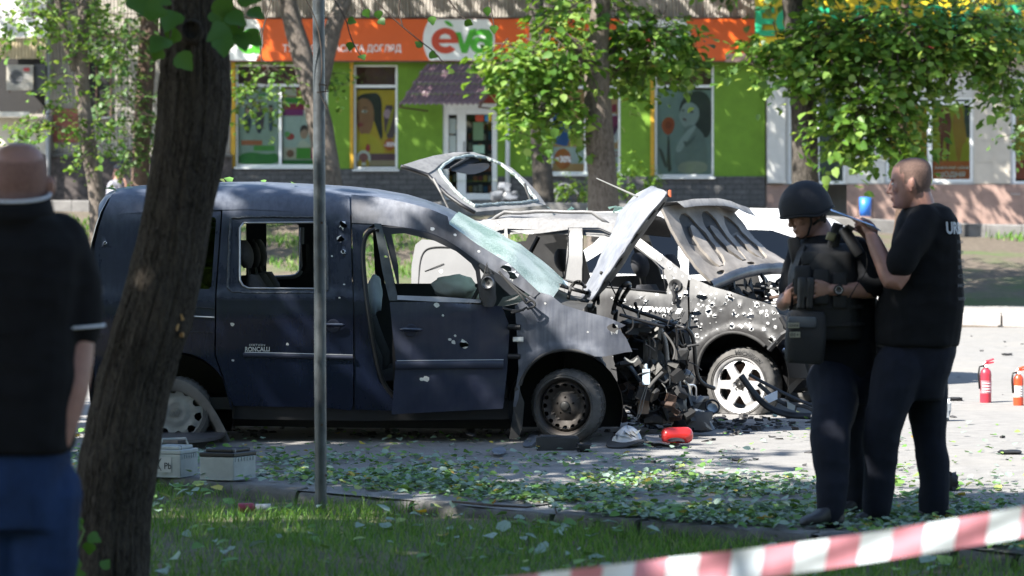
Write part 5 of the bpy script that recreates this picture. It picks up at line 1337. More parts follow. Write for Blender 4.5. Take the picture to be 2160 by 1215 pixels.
mb = MB(); mb.lathe([(.001, .05), (.012, .048), (.014, 0), (.001, 0)], vc.at(1413, 416, -.5), (0, 0, 1), 10); mb.build('rubber_stop', mat('orange rubber stop', (.5, .12, .05), .6), hood)
# struts and arms between bonnet and bay
for pts, r_ in ([(1262, 640), (1262, 600), (1268, 575)], .012), ([(1248, 655), (1262, 612), (1280, 585)], .010), ([(1280, 585), (1308, 640), (1322, 668)], .005), ([(1180, 602), (1215, 612), (1240, 618)], .014), ([(1293, 660), (1302, 620), (1318, 596), (1332, 600), (1316, 622), (1308, 640)], .016), ([(1196, 640), (1205, 600), (1222, 592), (1234, 605)], .013):
    mb = MB(); mb.tube([vc.at(x, y, random.uniform(-.5, -.2)) for x, y in smooth_poly([Vector(p) for p in pts], 2, False)], r_, 7); mb.build('strut', m_dust_pl if r_ < .014 else m_black_pl, van, True)
# engine bay wreckage: block, radiator, hoses, brackets, wires
def hull_lump(c, r, m, name, root, seed, flat=1.):
    mb = MB(); rows = []
    for i in range(9):
        th = math.pi * i / 8; row = []
        for j in range(12):
            a = 2 * math.pi * j / 12; d = Vector((math.sin(th) * math.cos(a), math.sin(th) * math.sin(a), math.cos(th)))
            e = Vector([math.copysign(abs(q) ** .55, q) for q in d]); k = .8 + .45 * nz(d, 3.1, seed)
            row.append(c + Vector((e.x * r[0], e.y * r[1], e.z * r[2])) * k)
        rows.append(row)
    mb.grid(rows, close=True); return mb.build(name, m, root, True, True, 32)
mb = MB(); mb.box(vc.at(1240, 850, -.3), vc.at(1250, 640, .6)); mb.build('bulkhead', m_black_pl, van)
hull_lump(vc.at(1352, 760, .05), (.22, .36, .20), m_steel_d, 'engine_block', van, 3)
hull_lump(vc.at(1345, 690, -.25), (.14, .2, .06), m_black_pl, 'lamp_housing', van, 5)
hull_lump(vc.at(1400, 700, .1), (.14, .35, .10), m_black_pl, 'intake_box', van, 6)
hull_lump(vc.at(1405, 770, .25), (.10, .3, .16), m_steel_d, 'radiator', van, 7)
hull_lump(vc.at(1376, 882, -.2), (.11, .16, .05), mat('oily gearbox', (.07, .06, .055), .5, metal=.4, var=.5, scale=15), 'gearbox', van, 8)
hull_lump(vc.at(1420, 855, -.1), (.12, .18, .07), m_black_pl, 'bumper_remnant', van, 9)
for i_, (x, y, a_, c_) in enumerate(((1336, 722, .13, .09), (1376, 730, .12, .12), (1420, 745, .10, .14), (1440, 720, .07, .1), (1400, 828, .14, .09), (1350, 835, .10, .10), (1436, 830, .08, .08), (1320, 800, .08, .14))): hull_lump(vc.at(x, y, .05 + .05 * i_), (a_, .2, c_), (m_belt, m_black_pl)[i_ % 2], 'crushed_part', van, 90 + i_)
mb = MB(); mb.box(vc.at(1347, 874, -.42), vc.at(1369, 806, -.34), rot=Matrix.Rotation(.05, 3, 'Y'), jit=.006); mb.build('rusty_member', mat('rust and dust member', (.22, .16, .12), .8, var=.4, scale=12), van)
mb = MB(); p = vc.at(1363, 795, -.48); mb.box(p - Vector((.022, .02, .05)), p + Vector((.028, .02, .05)), jit=.006); mb.lathe([(.012, 0), (.010, .035), (.001, .04)], p + Vector((0, 0, .05)), (0, 0, 1), 10); mb.build('washer_bottle', mat('cloudy bottle', (.42, .50, .56), .5, var=.15), van)
mb = MB(); rows = [[vc.at(1444 + 22 * math.cos(a) * k, 790 + h + 7 * math.sin(a) * k, .1) + Vector((0, .06 * math.sin(a) * k, 0)) for a in np.linspace(0, 6.283, 16, endpoint=False)] for k, h in ((.15, -12), (.5, -8), (.9, 2), (1, 6), (.8, 14), (.5, 20))]
mb.grid(rows, close=True); mb.build('strut_dome', m_alu, van, True)
wreck = [([(1334, 690), (1360, 684), (1392, 690), (1400, 712), (1408, 745), (1416, 782)], .012, m_dust_pl), ([(1392, 690), (1404, 720), (1408, 770), (1410, 785)], .018, m_alu), ([(1400, 700), (1418, 722), (1425, 740), (1420, 758)], .008, m_dust_pl), ([(1412, 785), (1413, 812), (1406, 828), (1375, 832), (1360, 826)], .009, m_alu),
  ([(1446, 690), (1460, 705), (1465, 730), (1467, 770), (1472, 798), (1486, 812), (1506, 819)], .015, m_rubber), ([(1300, 640), (1340, 656), (1390, 672), (1425, 686), (1445, 692)], .014, m_rubber), ([(1308, 664), (1350, 676), (1400, 690)], .012, m_black_pl), ([(1330, 700), (1350, 730), (1345, 760), (1352, 790)], .010, m_black_pl), ([(1366, 700), (1372, 740), (1366, 770)], .012, m_dust_pl),
  ([(1432, 690), (1440, 720), (1446, 750), (1450, 770)], .008, m_rubber), ([(1426, 688), (1430, 720), (1424, 752)], .008, m_rubber), ([(1320, 762), (1340, 788), (1352, 806)], .016, mat('blue grey bracket', (.16, .2, .25), .5, metal=.4, var=.3)), ([(1302, 768), (1320, 778), (1336, 792)], .026, m_steel_d), ([(1398, 785), (1382, 800), (1368, 818)], .012, m_dust_pl), ([(1410, 775), (1395, 792), (1372, 816)], .009, m_steel_d),
  ([(1432, 795), (1434, 825), (1442, 845), (1443, 872)], .014, m_alu), ([(1385, 862), (1398, 860), (1408, 868), (1416, 880)], .012, m_alu), ([(1452, 812), (1468, 812), (1468, 836)], .007, m_bare), ([(1395, 850), (1420, 853)], .02, m_copper), ([(1372, 842), (1374, 862), (1378, 872)], .014, m_rubber), ([(1310, 752), (1330, 758), (1326, 748), (1300, 750)], .008, m_dust_pl), ([(1293, 748), (1316, 745), (1318, 758), (1300, 762)], .006, m_dust_pl),
  ([(1340, 640), (1348, 668)], .012, m_black_pl), ([(1300, 655), (1296, 690)], .016, m_black_pl), ([(1420, 700), (1405, 705), (1396, 725)], .009, m_black_pl), ([(1440, 700), (1418, 715), (1412, 740), (1424, 760)], .012, m_black_pl)]
for pts, r_, mm in wreck:
    v0 = random.uniform(-.55, .1); v1 = v0 + random.uniform(-.15, .25); q = smooth_poly([Vector(p) for p in pts], 2, False)
    mb = MB(); mb.tube([vc.at(p.x, p.y, lerp(v0, v1, i / len(q))) for i, p in enumerate(q)], r_, 7, flat=random.choice((1, 1, .5))); mb.build('bent_pipe' if r_ > .011 else 'hose', mm, van, True)
for k in range(110):
    x, y = random.uniform(1312, 1462), random.uniform(672, 880); L = random.uniform(14, 46); a = random.uniform(0, 6.28); v0 = random.uniform(-.55, .5)
    pts = [(x, y), (x + L * .4 * math.cos(a), y + L * .4 * math.sin(a) + 5), (x + L * math.cos(a + .6), y + L * math.sin(a + .6))]
    mb = MB(); mb.tube([vc.at(p.x, p.y, v0) for p in smooth_poly([Vector(p) for p in pts], 2, False)], random.choice((.003, .004, .006, .009)), 5); mb.build('wire', random.choice((m_rubber, m_rubber, m_black_pl, m_dust_pl, m_wire)), van)
for k in range(70):
    x, y = random.uniform(1312, 1455), random.uniform(680, 885); p = vc.at(x, y, random.uniform(-.5, .45)); s_ = Vector((random.uniform(.015, .05), random.uniform(.01, .05), random.uniform(.012, .05)))
    mb = MB(); mb.box(p - s_, p + s_, rot=Matrix.Rotation(random.uniform(0, 3), 3, Vector((random.random(), random.random(), random.random())).normalized()), jit=.008); mb.build('bracket', random.choice((m_black_pl, m_steel_d, m_black_pl, m_belt, m_dust_pl, m_copper, m_belt)), van)
for pts in ([(1362, 815), (1350, 850), (1345, 880), (1330, 893)], [(1366, 815), (1356, 852), (1350, 878), (1336, 892)]):
    mb = MB(); mb.tube([vc.at(p.x, p.y, -.62) for p in smooth_poly([Vector(p) for p in pts], 2, False)], .003, 5); mb.build('wire', m_wire, van)
# wheels
def poly_oval(cx, cy, rx, ry, ang, n=10): return [(cx + rx * math.cos(t) * math.cos(ang) - ry * math.sin(t) * math.sin(ang), cy + rx * math.cos(t) * math.sin(ang) + ry * math.sin(t) * math.cos(ang)) for t in np.linspace(0, 2 * math.pi, n, endpoint=False)]
wc = vc.at(1190, 857, -.84); axf = Vector((-.34, -.94, 0)); sF = FPX / wc.y; rr = wc.z
hs = [poly_oval(.142 * math.cos(a), .142 * math.sin(a), .017, .012, a + 1.57) for a in np.linspace(0, 6.283, 16, endpoint=False)] + [poly_oval(.058 * math.cos(a), .058 * math.sin(a), .008, .008, 0, 7) for a in np.linspace(.3, 6.583, 5, endpoint=False)]
mb = MB(); disc_holes(mb, wc, axf, (0, 0, 1), .172, hs, lambda r: -.055 + (.045 * max(0, 1 - (r / .10) ** 2) if r < .10 else .05 * min(1, max(0, (r - .11) / .04)) - .03 * max(0, (r - .15) / .02)), 0, .03)
mb.lathe([(.172, -.035), (.178, -.02), (.19, .004), (.197, .008), (.199, 0), (.19, -.03)], wc, axf, 40)
m_rust_rim = mat('brown dusty steel rim', (.06, .052, .046), .6, metal=.4, var=.4, scale=8)
wh = mb.build('wheel', m_rust_rim, van, True, True, 40)
mb = MB(); mb.lathe([(.036, -.03), (.034, .012), (.026, .018), (.001, .018)], wc - axf * .02, axf, 18); mb.build('hub', m_steel_d, wh, True)
mb = MB(); tyre(mb, wc, axf, rr + .004, .19, .197, squash=.012); mb.build('tyre', m_tyre, wh, True, True, 35)
wr_ = vc.at(371, 869, -.835); axr = Vector((0, -1, 0)); rr2 = wr_.z
hs = [[(r_ * math.cos(a0 + d), r_ * math.sin(a0 + d)) for r_, d in ((.135, -.14), (.165, -.19), (.178, 0), (.165, .19), (.135, .14), (.125, 0))] for a0 in np.linspace(.2, 6.483, 10, endpoint=False)]
mb = MB(); disc_holes(mb, wr_, axr, (0, 0, 1), .196, hs, lambda r: .012 - .5 * max(0, r - .1) ** 2 + .004 * math.cos(r * 90), 0, .03)
m_cap = mat('silver hubcap', (.26, .26, .25), .4, metal=.35, var=.3, scale=8)
wh = mb.build('wheel', m_cap, van, True, True, 40)
mb = MB(); mb.lathe([(.034, .022), (.034, .026), (.029, .026), (.029, .022)], wr_, axr, 22)
for pts in ([(-.016, .02), (0, -.003), (.016, .02)], [(-.024, .008), (-.010, -.024), (0, -.003), (.010, -.024), (.024, .008)]):
    mb.tube([wr_ + Vector((x, -.024, z)) for x, z in pts], .0028, 5)
mb.build('badge', mat('dull badge', (.25, .25, .25), .3, metal=.8), wh)
mb = MB(); tyre(mb, wr_, axr, rr2 + .03, .19, .196, squash=.036); mb.build('tyre', m_tyre, wh, True, True, 35)
for (x, y, vv) in ((1200, 866, .66), (371, 869, .66)):                 # the two wheels of the far side, seen under the sill
    p = vc.at(x, y, 0); u, _, z = vc.loc(p)
    mb = MB(); tyre(mb, vc.wd(u, .84, .31), (0, 1, 0), .315, .19, .2); mb.lathe([(.2, -.02), (.17, -.05), (.03, -.05), (.001, -.05)], vc.wd(u, .84, .31), (0, 1, 0), 20); mb.build('wheel', m_tyre, van, True, True, 35)
mb = MB(); mb.tube([vc.at(1193, 857, -.6), vc.at(1193, 850, .6)], .04, 8); mb.build('axle', m_steel_d, van); mb = MB(); mb.tube([vc.at(371, 866, -.7), vc.at(371, 860, .7)], .04, 8); mb.build('axle', m_steel_d, van)
# ================================================================== GREY HATCHBACK RIDDLED WITH HOLES
YAW2 = R(25)
wp = P(1560, 812, 19.7)
sc_ = Car((wp.x + .80 * math.sin(YAW2), 19.7 + .80 * math.cos(YAW2), 0), YAW2, [(0, .80), (.25, .82), (.5, .855), (.75, .865), (.9, .85), (.97, .83), (1.2, .75), (1.4, .665), (1.48, .61), (1.53, .52), (1.56, .3), (1.57, 0)])
hat = thing('hatchback', 'grey hatchback peppered with holes, bonnet and tailgate blown open, behind the blue van', 'car', tuple(sc_.wd(-1.3, 0, 0)))
m_gr = dusty_paint('dusty grey metallic paint', (.016, .0165, .019), (.22, .217, .21), .22, .8, .26, False, .75)
m_gr_top = dusty_paint('thickly dusted grey paint', (.03, .03, .034), (.185, .182, .178), .5, .95, .4)
m_rim_ = mat('bright torn rim metal', (.55, .55, .54), .4, metal=.35, var=.15, scale=40)
GM = [m_gr, m_rim_]
random.seed(21)
shots_door = [(1315, 635, 3.5), (1362, 638, 3, 1, 0), (1447, 621, 4), (1435, 627, 3.2), (1400, 667, 3), (1433, 682, 2.6), (1352, 628, 2), (1330, 650, 1.8), (1380, 690, 2.4), (1410, 710, 2.6), (1395, 740, 2.6), (1436, 745, 2.4), (1340, 690, 2.2), (1420, 640, 2)]
ch = lambda n, x0, y0, x1, y1: [(random.uniform(x0, x1), random.uniform(y0, y1), random.choice((1.4, 1.8, 2.4, 1.2))) for _ in range(n)]
dent2 = lambda x, y: .012 * nz((x * .012, y * .014, 2), 1, 11)
FDR = [(1232, 601), (1300, 608), (1404, 618), (1410, 600), (1398, 570), (1404, 566), (1424, 590), (1450, 612), (1452, 690), (1448, 760), (1440, 836), (1340, 848), (1236, 846), (1226, 740), (1226, 640)]
fdr = body_panel(sc_, 'front_door', FDR, GM, hat, bulge=dent2, shots=shots_door, chips=ch(34, 1290, 615, 1446, 800), step=11)
WG = [(1456, 584), (1478, 594), (1500, 604), (1540, 615), (1577, 628), (1612, 638), (1634, 646), (1647, 668), (1654, 700), (1640, 722), (1622, 734), (1612, 728), (1598, 716), (1567, 702), (1533, 700), (1500, 716), (1480, 740), (1470, 775), (1464, 812), (1452, 830), (1446, 830), (1452, 760), (1456, 690), (1454, 620)]
shots_w = [(1480, 628, 5.5, 2., .15), (1413, 563, 3), (1502, 643, 3.6), (1495, 657, 5), (1468, 660, 5.5, 2.2, 0), (1507, 667, 3), (1453 + 6, 670, 3.2, 1.5, .8), (1469, 678, 4), (1540, 627, 5.5), (1548, 663, 3.2), (1570, 664, 2.6), (1583, 667, 4.2, 1.8, 0), (1597, 643, 4), (1617, 665, 3, .6, 0), (1544, 688, 3.8), (1585, 694, 3.2), (1612, 695, 2.6), (1628, 716, 5, 1, 0), (1530, 640, 2.4), (1560, 645, 2.4), (1520, 655, 2), (1605, 660, 2.2), (1470, 708, 3.2), (1466, 724, 2.4), (1478, 693, 2.4), (1636, 690, 2.6), (1620, 682, 2.2), (1632, 660, 2.6)]
shots_w = [s_ for s_ in shots_w if s_[0] > 1456]
flr = lambda x, y: dent2(x, y) + .022 * math.exp(-((math.hypot(x - 1560, (y - 812)) - 118) / 10) ** 2)
wg = body_panel(sc_, 'front_wing', WG, GM, hat, bulge=flr, shots=shots_w, chips=ch(46, 1462, 600, 1648, 715), step=9)
mb = MB(); mb.tube([sc_.side(x, y, -.01) for x, y in smooth_poly([Vector(p) for p in [(1464, 812), (1470, 775), (1480, 740), (1500, 716), (1533, 700), (1567, 702), (1598, 716), (1614, 730)]], 2, False)], .014, 7); mb.build('arch_lip', m_dust_pl, wg, True)
# pillars, roof side, rear door and rear quarter
body_panel(sc_, 'windscreen_pillar', [(1262, 466), (1300, 474), (1333, 490), (1387, 530), (1453, 581), (1448, 610), (1426, 590), (1402, 566), (1380, 549), (1326, 507), (1268, 482), (1262, 480)], [m_gr_top, m_rim_], hat, shots=[(1392, 545, 2.6), (1413, 563, 3.2)], chips=ch(14, 1340, 500, 1440, 590), step=9)
body_panel(sc_, 'roof_side', [(998, 466), (1079, 456), (1190, 460), (1262, 465), (1262, 480), (1228, 480), (1200, 480), (1135, 484), (1064, 482), (1010, 500), (990, 500), (985, 480)], [m_gr_top, m_rim_], hat, shots=[(1049, 471, 3.2, 1.5, .2)], step=12)
body_panel(sc_, 'door_pillar', [(1200, 481), (1228, 481), (1229, 600), (1226, 640), (1226, 846), (1196, 846), (1192, 640), (1191, 590)], [m_gr_top], hat, step=12)
body_panel(sc_, 'rear_door', [(1060, 596), (1190, 592), (1192, 640), (1195, 846), (1080, 846), (1050, 800), (1040, 700)], [m_gr, m_rim_], hat, bulge=dent2, step=14)
body_panel(sc_, 'quarter_panel', [(985, 480), (1010, 500), (1054, 490), (1062, 590), (1040, 700), (1020, 740), (960, 760), (900, 830), (872, 820), (866, 700), (868, 560), (876, 516), (890, 505), (960, 510)], [mat('dusted pale grey panel', (.12, .12, .12), .75, var=.12, scale=5), m_rim_], hat, bulge=dent2, step=14, chips=[(930, 572, 3)])
mb = MB(); mb.tube([sc_.side(x, y, -.004) for x, y in smooth_poly([Vector(p) for p in [(882, 640), (884, 560), (892, 530), (912, 520), (960, 522)]], 2, False)], .006, 5); mb.tube([sc_.side(x, y, -.004) for x, y in ((896, 572), (936, 556))], .004, 5); mb.build('seam', m_dust_pl, hat)
body_panel(sc_, 'window_post', [(1064, 482), (1070, 482), (1074, 596), (1062, 596)], [m_gr_top], hat, step=14)
body_panel(sc_, 'window_strip', [(1075, 486), (1135, 484), (1198, 480), (1198, 484), (1140, 492), (1110, 494)], [m_gr_top], hat, fn=lambda x, y, i: sc_.side(x, y, i - .01), step=10)
body_panel(sc_, 'sill', [(1196, 848), (1340, 850), (1446, 834), (1452, 850), (1440, 872), (1100, 872), (1080, 850)], [m_black_pl], hat, bulge=lambda x, y: -.02)
mb = MB(); mb.tube([sc_.side(x, y, -.006) for x, y in [(1056, 594), (1190, 590), (1230, 600), (1300, 607), (1404, 616)]], .008, 6); mb.build('waist_seal', m_black_pl, hat, True)
mb = MB(); mb.tube([sc_.side(x, y, -.002) for x, y in [(1200, 486), (1198, 540), (1191, 588)]] , .006, 5); mb.tube([sc_.side(x, y, -.002) for x, y in [(1229, 598), (1229, 484), (1266, 484), (1324, 510), (1376, 548), (1398, 570), (1404, 612)]], .007, 5); mb.build('window_seal', m_black_pl, hat, True)
car_text('STEPWAY', 1335, 655, 84, 10, sc_.side, mat('white door lettering', (.75, .75, .74), .5, var=.1), fdr, .035, .02, .18, slope=.05)
car_text('///', 1424, 661, 16, 11, sc_.side, mat('white door lettering', (.75, .75, .74), .5, var=.1), fdr, .03, .02, .3, slope=.05)
# far side mirrored from simple outlines (holes at the windows)
def farp(name, outline, holes, m): return body_panel(sc_, name, outline, [m], hat, holes, fn=lambda x, y, i: sc_.mirror(sc_.side(x, y, i)), step=26)
farp('far_side', [(985, 480), (998, 466), (1079, 456), (1262, 465), (1333, 490), (1453, 581), (1452, 836), (1080, 846), (900, 830), (868, 700), (872, 520), (960, 510)], [[(1080, 490), (1196, 484), (1188, 588), (1076, 592)], [(1234, 486), (1266, 486), (1324, 512), (1374, 550), (1396, 572), (1400, 604), (1236, 596)]], m_gr)
# roof with rails, uneven
rows = []
u0 = sc_.loc(sc_.side(1000, 467))[0]; u1 = sc_.loc(sc_.side(1290, 470))[0]
for t in np.linspace(0, 1, 14):
    u = lerp(u0, u1 + .02, t); zc = 1.53 + .035 * math.sin(math.pi * min(1, t * .9 + .1)); rows.append([sc_.wd(u + .08 * (1 - (v / .62) ** 2) * t, v, zc - .16 * abs(v / .62) ** 3 + .010 * nz((u * 3, v * 3, 1), 1, 3)) for v in np.linspace(-.64, .64, 13)])
MB().grid(rows).build('roof', m_gr_top, hat, True)
for v_ in (-.56, .56):
    mb = MB(); mb.tube([sc_.wd(lerp(u0 + .12, u1 - .05, t), v_, 1.475 + .085 * min(1, t * 8, (1 - t) * 8) + .012 * nz((t * 5, 1, v_), 1, 3)) for t in np.linspace(0, 1, 16)], .015, 7); mb.build('roof_rail', m_gr_top, hat, True)
for k in range(6):
    u, v = random.uniform(u0 + .5, u1), random.uniform(-.5, .4); mb = MB(); p = sc_.wd(u, v, 1.555); mb.prism([p + Vector((random.uniform(-.09, .09), random.uniform(-.1, .1), random.uniform(.0, .06))) for _ in range(3)], (0, 0, .004)); mb.build('glass_shard', m_crazed, hat)
# tailgate swung up, glass gone
Hn, Hf, En = Vector((1000, 446)), Vector((1152, 434)), Vector((850, 352))
A_ = Matrix(((Hf.x - Hn.x, En.x - Hn.x), (Hf.y - Hn.y, En.y - Hn.y))).inverted()
def tg(x, y, i=0.):
    a, b = A_ @ (Vector((x, y)) - Hn); return sc_.at(x, y, -.58 + 1.16 * a + i)
TO = [(846, 349), (880, 338), (916, 328), (960, 321), (1000, 321), (1040, 334), (1080, 354), (1112, 382), (1136, 408), (1152, 432), (1078, 440), (1002, 447), (984, 438), (960, 424), (934, 402), (914, 378), (900, 364), (870, 356)]
TH = [(927, 358), (936, 348), (958, 334), (988, 328), (1024, 333), (1058, 347), (1088, 370), (1112, 396), (1132, 422), (1100, 427), (1060, 429), (1000, 434), (976, 418), (956, 398), (938, 376)]
tgate = body_panel(sc_, 'tailgate', TO, [m_gr_top, m_rim_], hat, [TH], fn=tg, step=9, thick=.05)
body_panel(sc_, 'tailgate_skin', [(846, 349), (880, 338), (916, 328), (960, 321), (990, 321), (956, 331), (930, 345), (916, 358), (902, 366), (870, 357)], [m_gr_top], tgate, fn=lambda x, y, i: tg(x, y, i - .03), thick=.03, step=9)
mb = MB(); mb.tube([tg(x + random.uniform(-.8, .8), y + random.uniform(-.8, .8), -.02) for x, y in resample([Vector(p) for p in TH + [TH[0]]], 5, False)], .014, 6); mb.build('glass_rim', mat('broken glass crumbs', (.45, .52, .5), .4, col2=(.05, .06, .06), scale=70), tgate)
mb = MB(); mb.tube([tg(x, y, -.03) for x, y in [(846, 351), (872, 359), (904, 370), (920, 388), (944, 412), (972, 432), (1002, 449)]], .018, 6); mb.build('edge_seal', m_rubber, tgate, True)
body_panel(sc_, 'trim_panel', sm([(946, 358), (960, 346), (1000, 346), (1030, 342), (1034, 352), (1020, 362), (994, 369), (966, 364)], 1), [m_black_pl], tgate, fn=lambda x, y, i: tg(x, y, i + .08), step=12, thick=.05)
body_panel(sc_, 'inner_trim', sm([(928, 352), (950, 338), (1000, 332), (1016, 340), (990, 346), (958, 350), (940, 358)], 1), [m_belt], tgate, fn=lambda x, y, i: tg(x, y, i + .10), step=12, thick=.04)
mb = MB(); mb.tube([tg(x, y, .03) for x, y in ((950, 354), (972, 342), (998, 327))], [.008, .014, .010], 6); mb.build('wiper', m_dust_pl, tgate)
for a, b in (((914, 378), (940, 428)), ((944, 438), (936, 408))):
    pass
mb = MB(); mb.tube([sc_.at(915, 377, -.58), sc_.at(930, 406, -.6), sc_.at(946, 440, -.6)], [.016, .010, .008], 7); mb.build('gas_strut', m_alu, tgate)
mb = MB(); mb.tube([sc_.at(1106, 386, .4), sc_.at(1112, 404, .42), sc_.at(1119, 424, .45)], [.014, .010, .008], 7); mb.build('gas_strut', m_alu, tgate)
# interior
mb = MB(); mb.box(sc_.wd(-2.6, -.74, .22), sc_.wd(-.2, .74, .28)); mb.v = [tuple(sc_.O + sc_.F * a + sc_.Nv * b + Vector((0, 0, z))) for a, b, z in [(u, v, z) for u in (-2.6, -.2) for v in (-.74, .74) for z in (.22, .28)]]; mb.build('floor', m_black_pl, hat)
us = sc_.loc(sc_.at(1352, 560, -.35))[0]
seat(sc_, hat, us + .22, -.36, .30, m_seat, m_seat, True, .46, .30, .56, .02); seat(sc_, hat, us + .20, .38, .30, m_seat, m_seat, True, .46, .30, .56)
ur2 = sc_.loc(sc_.at(1165, 560, 0))[0]
for v_ in (-.42, .0, .42): seat(sc_, hat, ur2 + .14, v_, .36, m_seat, m_seat, v_ != 0, .42, .32, .54)
pk = sc_.loc(sc_.side(1400, 640))[0]
rows = []
for u_, z_ in ((pk - .25, .35), (pk - .28, .72), (pk - .12, .88), (pk + .18, .90), (pk + .2, .35)): rows.append([sc_.wd(u_, v_, z_) for v_ in np.linspace(-.7, .7, 8)])
MB().grid(rows).build('dashboard', m_black_pl, hat, True)
mb = MB(); mb.lathe([(.17 + .013 * math.cos(a), .013 * math.sin(a)) for a in np.linspace(0, 6.283, 9)], sc_.wd(pk - .36, .36, .86), tuple(-sc_.F * .9 + Vector((0, 0, .4))), 24); mb.build('steering_wheel', m_black_pl, hat, True)
# red strap seen through the rear window, loose belts
mb = MB(); mb.tube([sc_.at(1098, 566, .2), sc_.at(1112, 540, .2), sc_.at(1130, 508, .25)], .008, 5); mb.build('belt', mat('crimson strap', (.3, .02, .06), .7), hat)
mb = MB(); mb.tube([sc_.at(1102, 570, .2), sc_.at(1116, 538, .2), sc_.at(1136, 500, .25)], .02, 5); mb.build('belt', m_belt, hat)
# mirror mount hole with a hanging stub
mb = MB(); mc_ = sc_.side(1424, 602, -.01); axn = -sc_.Nv
mb.lathe([(.055, .0), (.052, .008), (.045, .002), (.024, .004), (.022, -.012)], mc_, axn, 18); mb.build('mirror_base', m_gr, fdr, True)
mb = MB(); mb.tube([sc_.side(x, y, -.03) for x, y in [(1424, 600), (1419, 612), (1424, 624), (1421, 634), (1425, 640)]], [.014, .012, .018, .012, .016], 7); mb.build('mirror_stub', m_belt, fdr, True)
# open bonnet, underside towards the camera
HB = [Vector((1497, 598)), Vector((1662, 560))]; HT = [Vector((1392, 440)), Vector((1548, 452))]
def hd(s, t, off=0.):
    """s across 0 near .. 1 far, t 0 hinge .. 1 front lip"""
    b = HB[0].lerp(HB[1], s) + Vector((0, -12 * math.sin(math.pi * s))); e = HT[0].lerp(HT[1], s) + Vector((0, -12 * math.sin(math.pi * s)))
    q = b.lerp(e, t) + Vector((-10, 6)) * math.sin(math.pi * t)
    p = sc_.at(q.x, q.y, lerp(-.60, .62, s)); n_ = Vector((.55, -.55, .35)).normalized()
    cr = .022 * nz((s * 3, t * 3, 1), 1, 5) + .012 * nz((s * 8, t * 8, 1), 1, 7)
    return p + n_ * (off + cr)
m_under = mat('scorched bonnet underside', (.15, .135, .12), .7, col2=(.045, .042, .04), scale=3.2, var=.3)
m_ribs = mat('pale scorched bonnet rib', (.22, .2, .18), .65, var=.6, scale=4)
m_sootp = mat('burnt bonnet recess', (.045, .044, .044), .7, col2=(.012, .012, .013), scale=5)
rows = [[hd(s, t) for s in np.linspace(0, 1, 18)] for t in np.linspace(0, 1.0, 18)]
bon = MB().grid(rows).build('bonnet', m_gr_top, hat, True)
def hood_poly(name, poly, h, m, holes=(), par=None):
    v, f, be = cdt([(x * 1000, y * 1000) for x, y in poly], [[(x * 1000, y * 1000) for x, y in q] for q in holes], 55.)
    n = len(v); vs = [hd(p[0] / 1000, p[1] / 1000, h) for p in v] + [hd(p[0] / 1000, p[1] / 1000, .004) for p in v]
    return finish(name, vs, list(f) + [(a, b, b + n, a + n) for a, b in be], m, bon, True, None, True, 35)
hood_poly('bonnet_recess', [(.06, .1), (.94, .1), (.94, .93), (.06, .93)], .008, m_under)
hood_poly('burnt_patch', sm([(.08, .55), (.25, .45), (.4, .55), (.55, .48), (.75, .6), (.92, .7), (.9, .93), (.1, .93)], 1), .011, m_sootp)
hood_poly('bonnet_frame', [(.0, .02), (1, .02), (1, 1), (0, 1)], .03, m_ribs, [sm([(.10, .14), (.34, .12), (.36, .9), (.10, .88)], 2), sm([(.41, .12), (.62, .12), (.62, .9), (.42, .9)], 2), sm([(.68, .12), (.9, .14), (.9, .86), (.69, .9)], 2), sm([(.12, .04), (.2, .04), (.2, .09), (.12, .09)], 1), sm([(.5, .04), (.6, .04), (.6, .09), (.5, .09)], 1)])
hood_poly('bonnet_rib', sm([(.18, .14), (.26, .14), (.30, .62), (.26, .74), (.2, .7)], 1), .034, m_ribs)
hood_poly('bonnet_rib', sm([(.48, .14), (.57, .14), (.55, .6), (.5, .72), (.46, .66)], 1), .034, m_ribs)
hood_poly('bonnet_rib', sm([(.74, .14), (.80, .14), (.80, .5), (.78, .6), (.74, .54)], 1), .034, m_ribs)
# folded lip at the top, edge strip along the hinge
rows = []
for s in np.linspace(0, 1, 16):
    a = hd(s, 1.0, .0); rows.append([a, a + Vector((.05, -.02, .045 + .02 * nz((s * 5, 1, 1), 1, 2))), a + Vector((.14, .02, .055)), a + Vector((.20, .05, .01 - .03 * s))])
MB().grid(rows).build('bonnet_lip', m_gr_top, bon, True)
mb = MB(); rows = []
for s in np.linspace(0, 1, 14): a = hd(s, .03, .03); rows.append([a, a + Vector((.02, -.03, -.03)), a + Vector((.03, .0, -.085)), a + Vector((-.02, .06, -.10))])
mb.grid(rows); mb.build('bonnet_edge', mat('steel blue scorched edge', (.10, .11, .13), .4, metal=.5, var=.5, scale=6), bon, True)
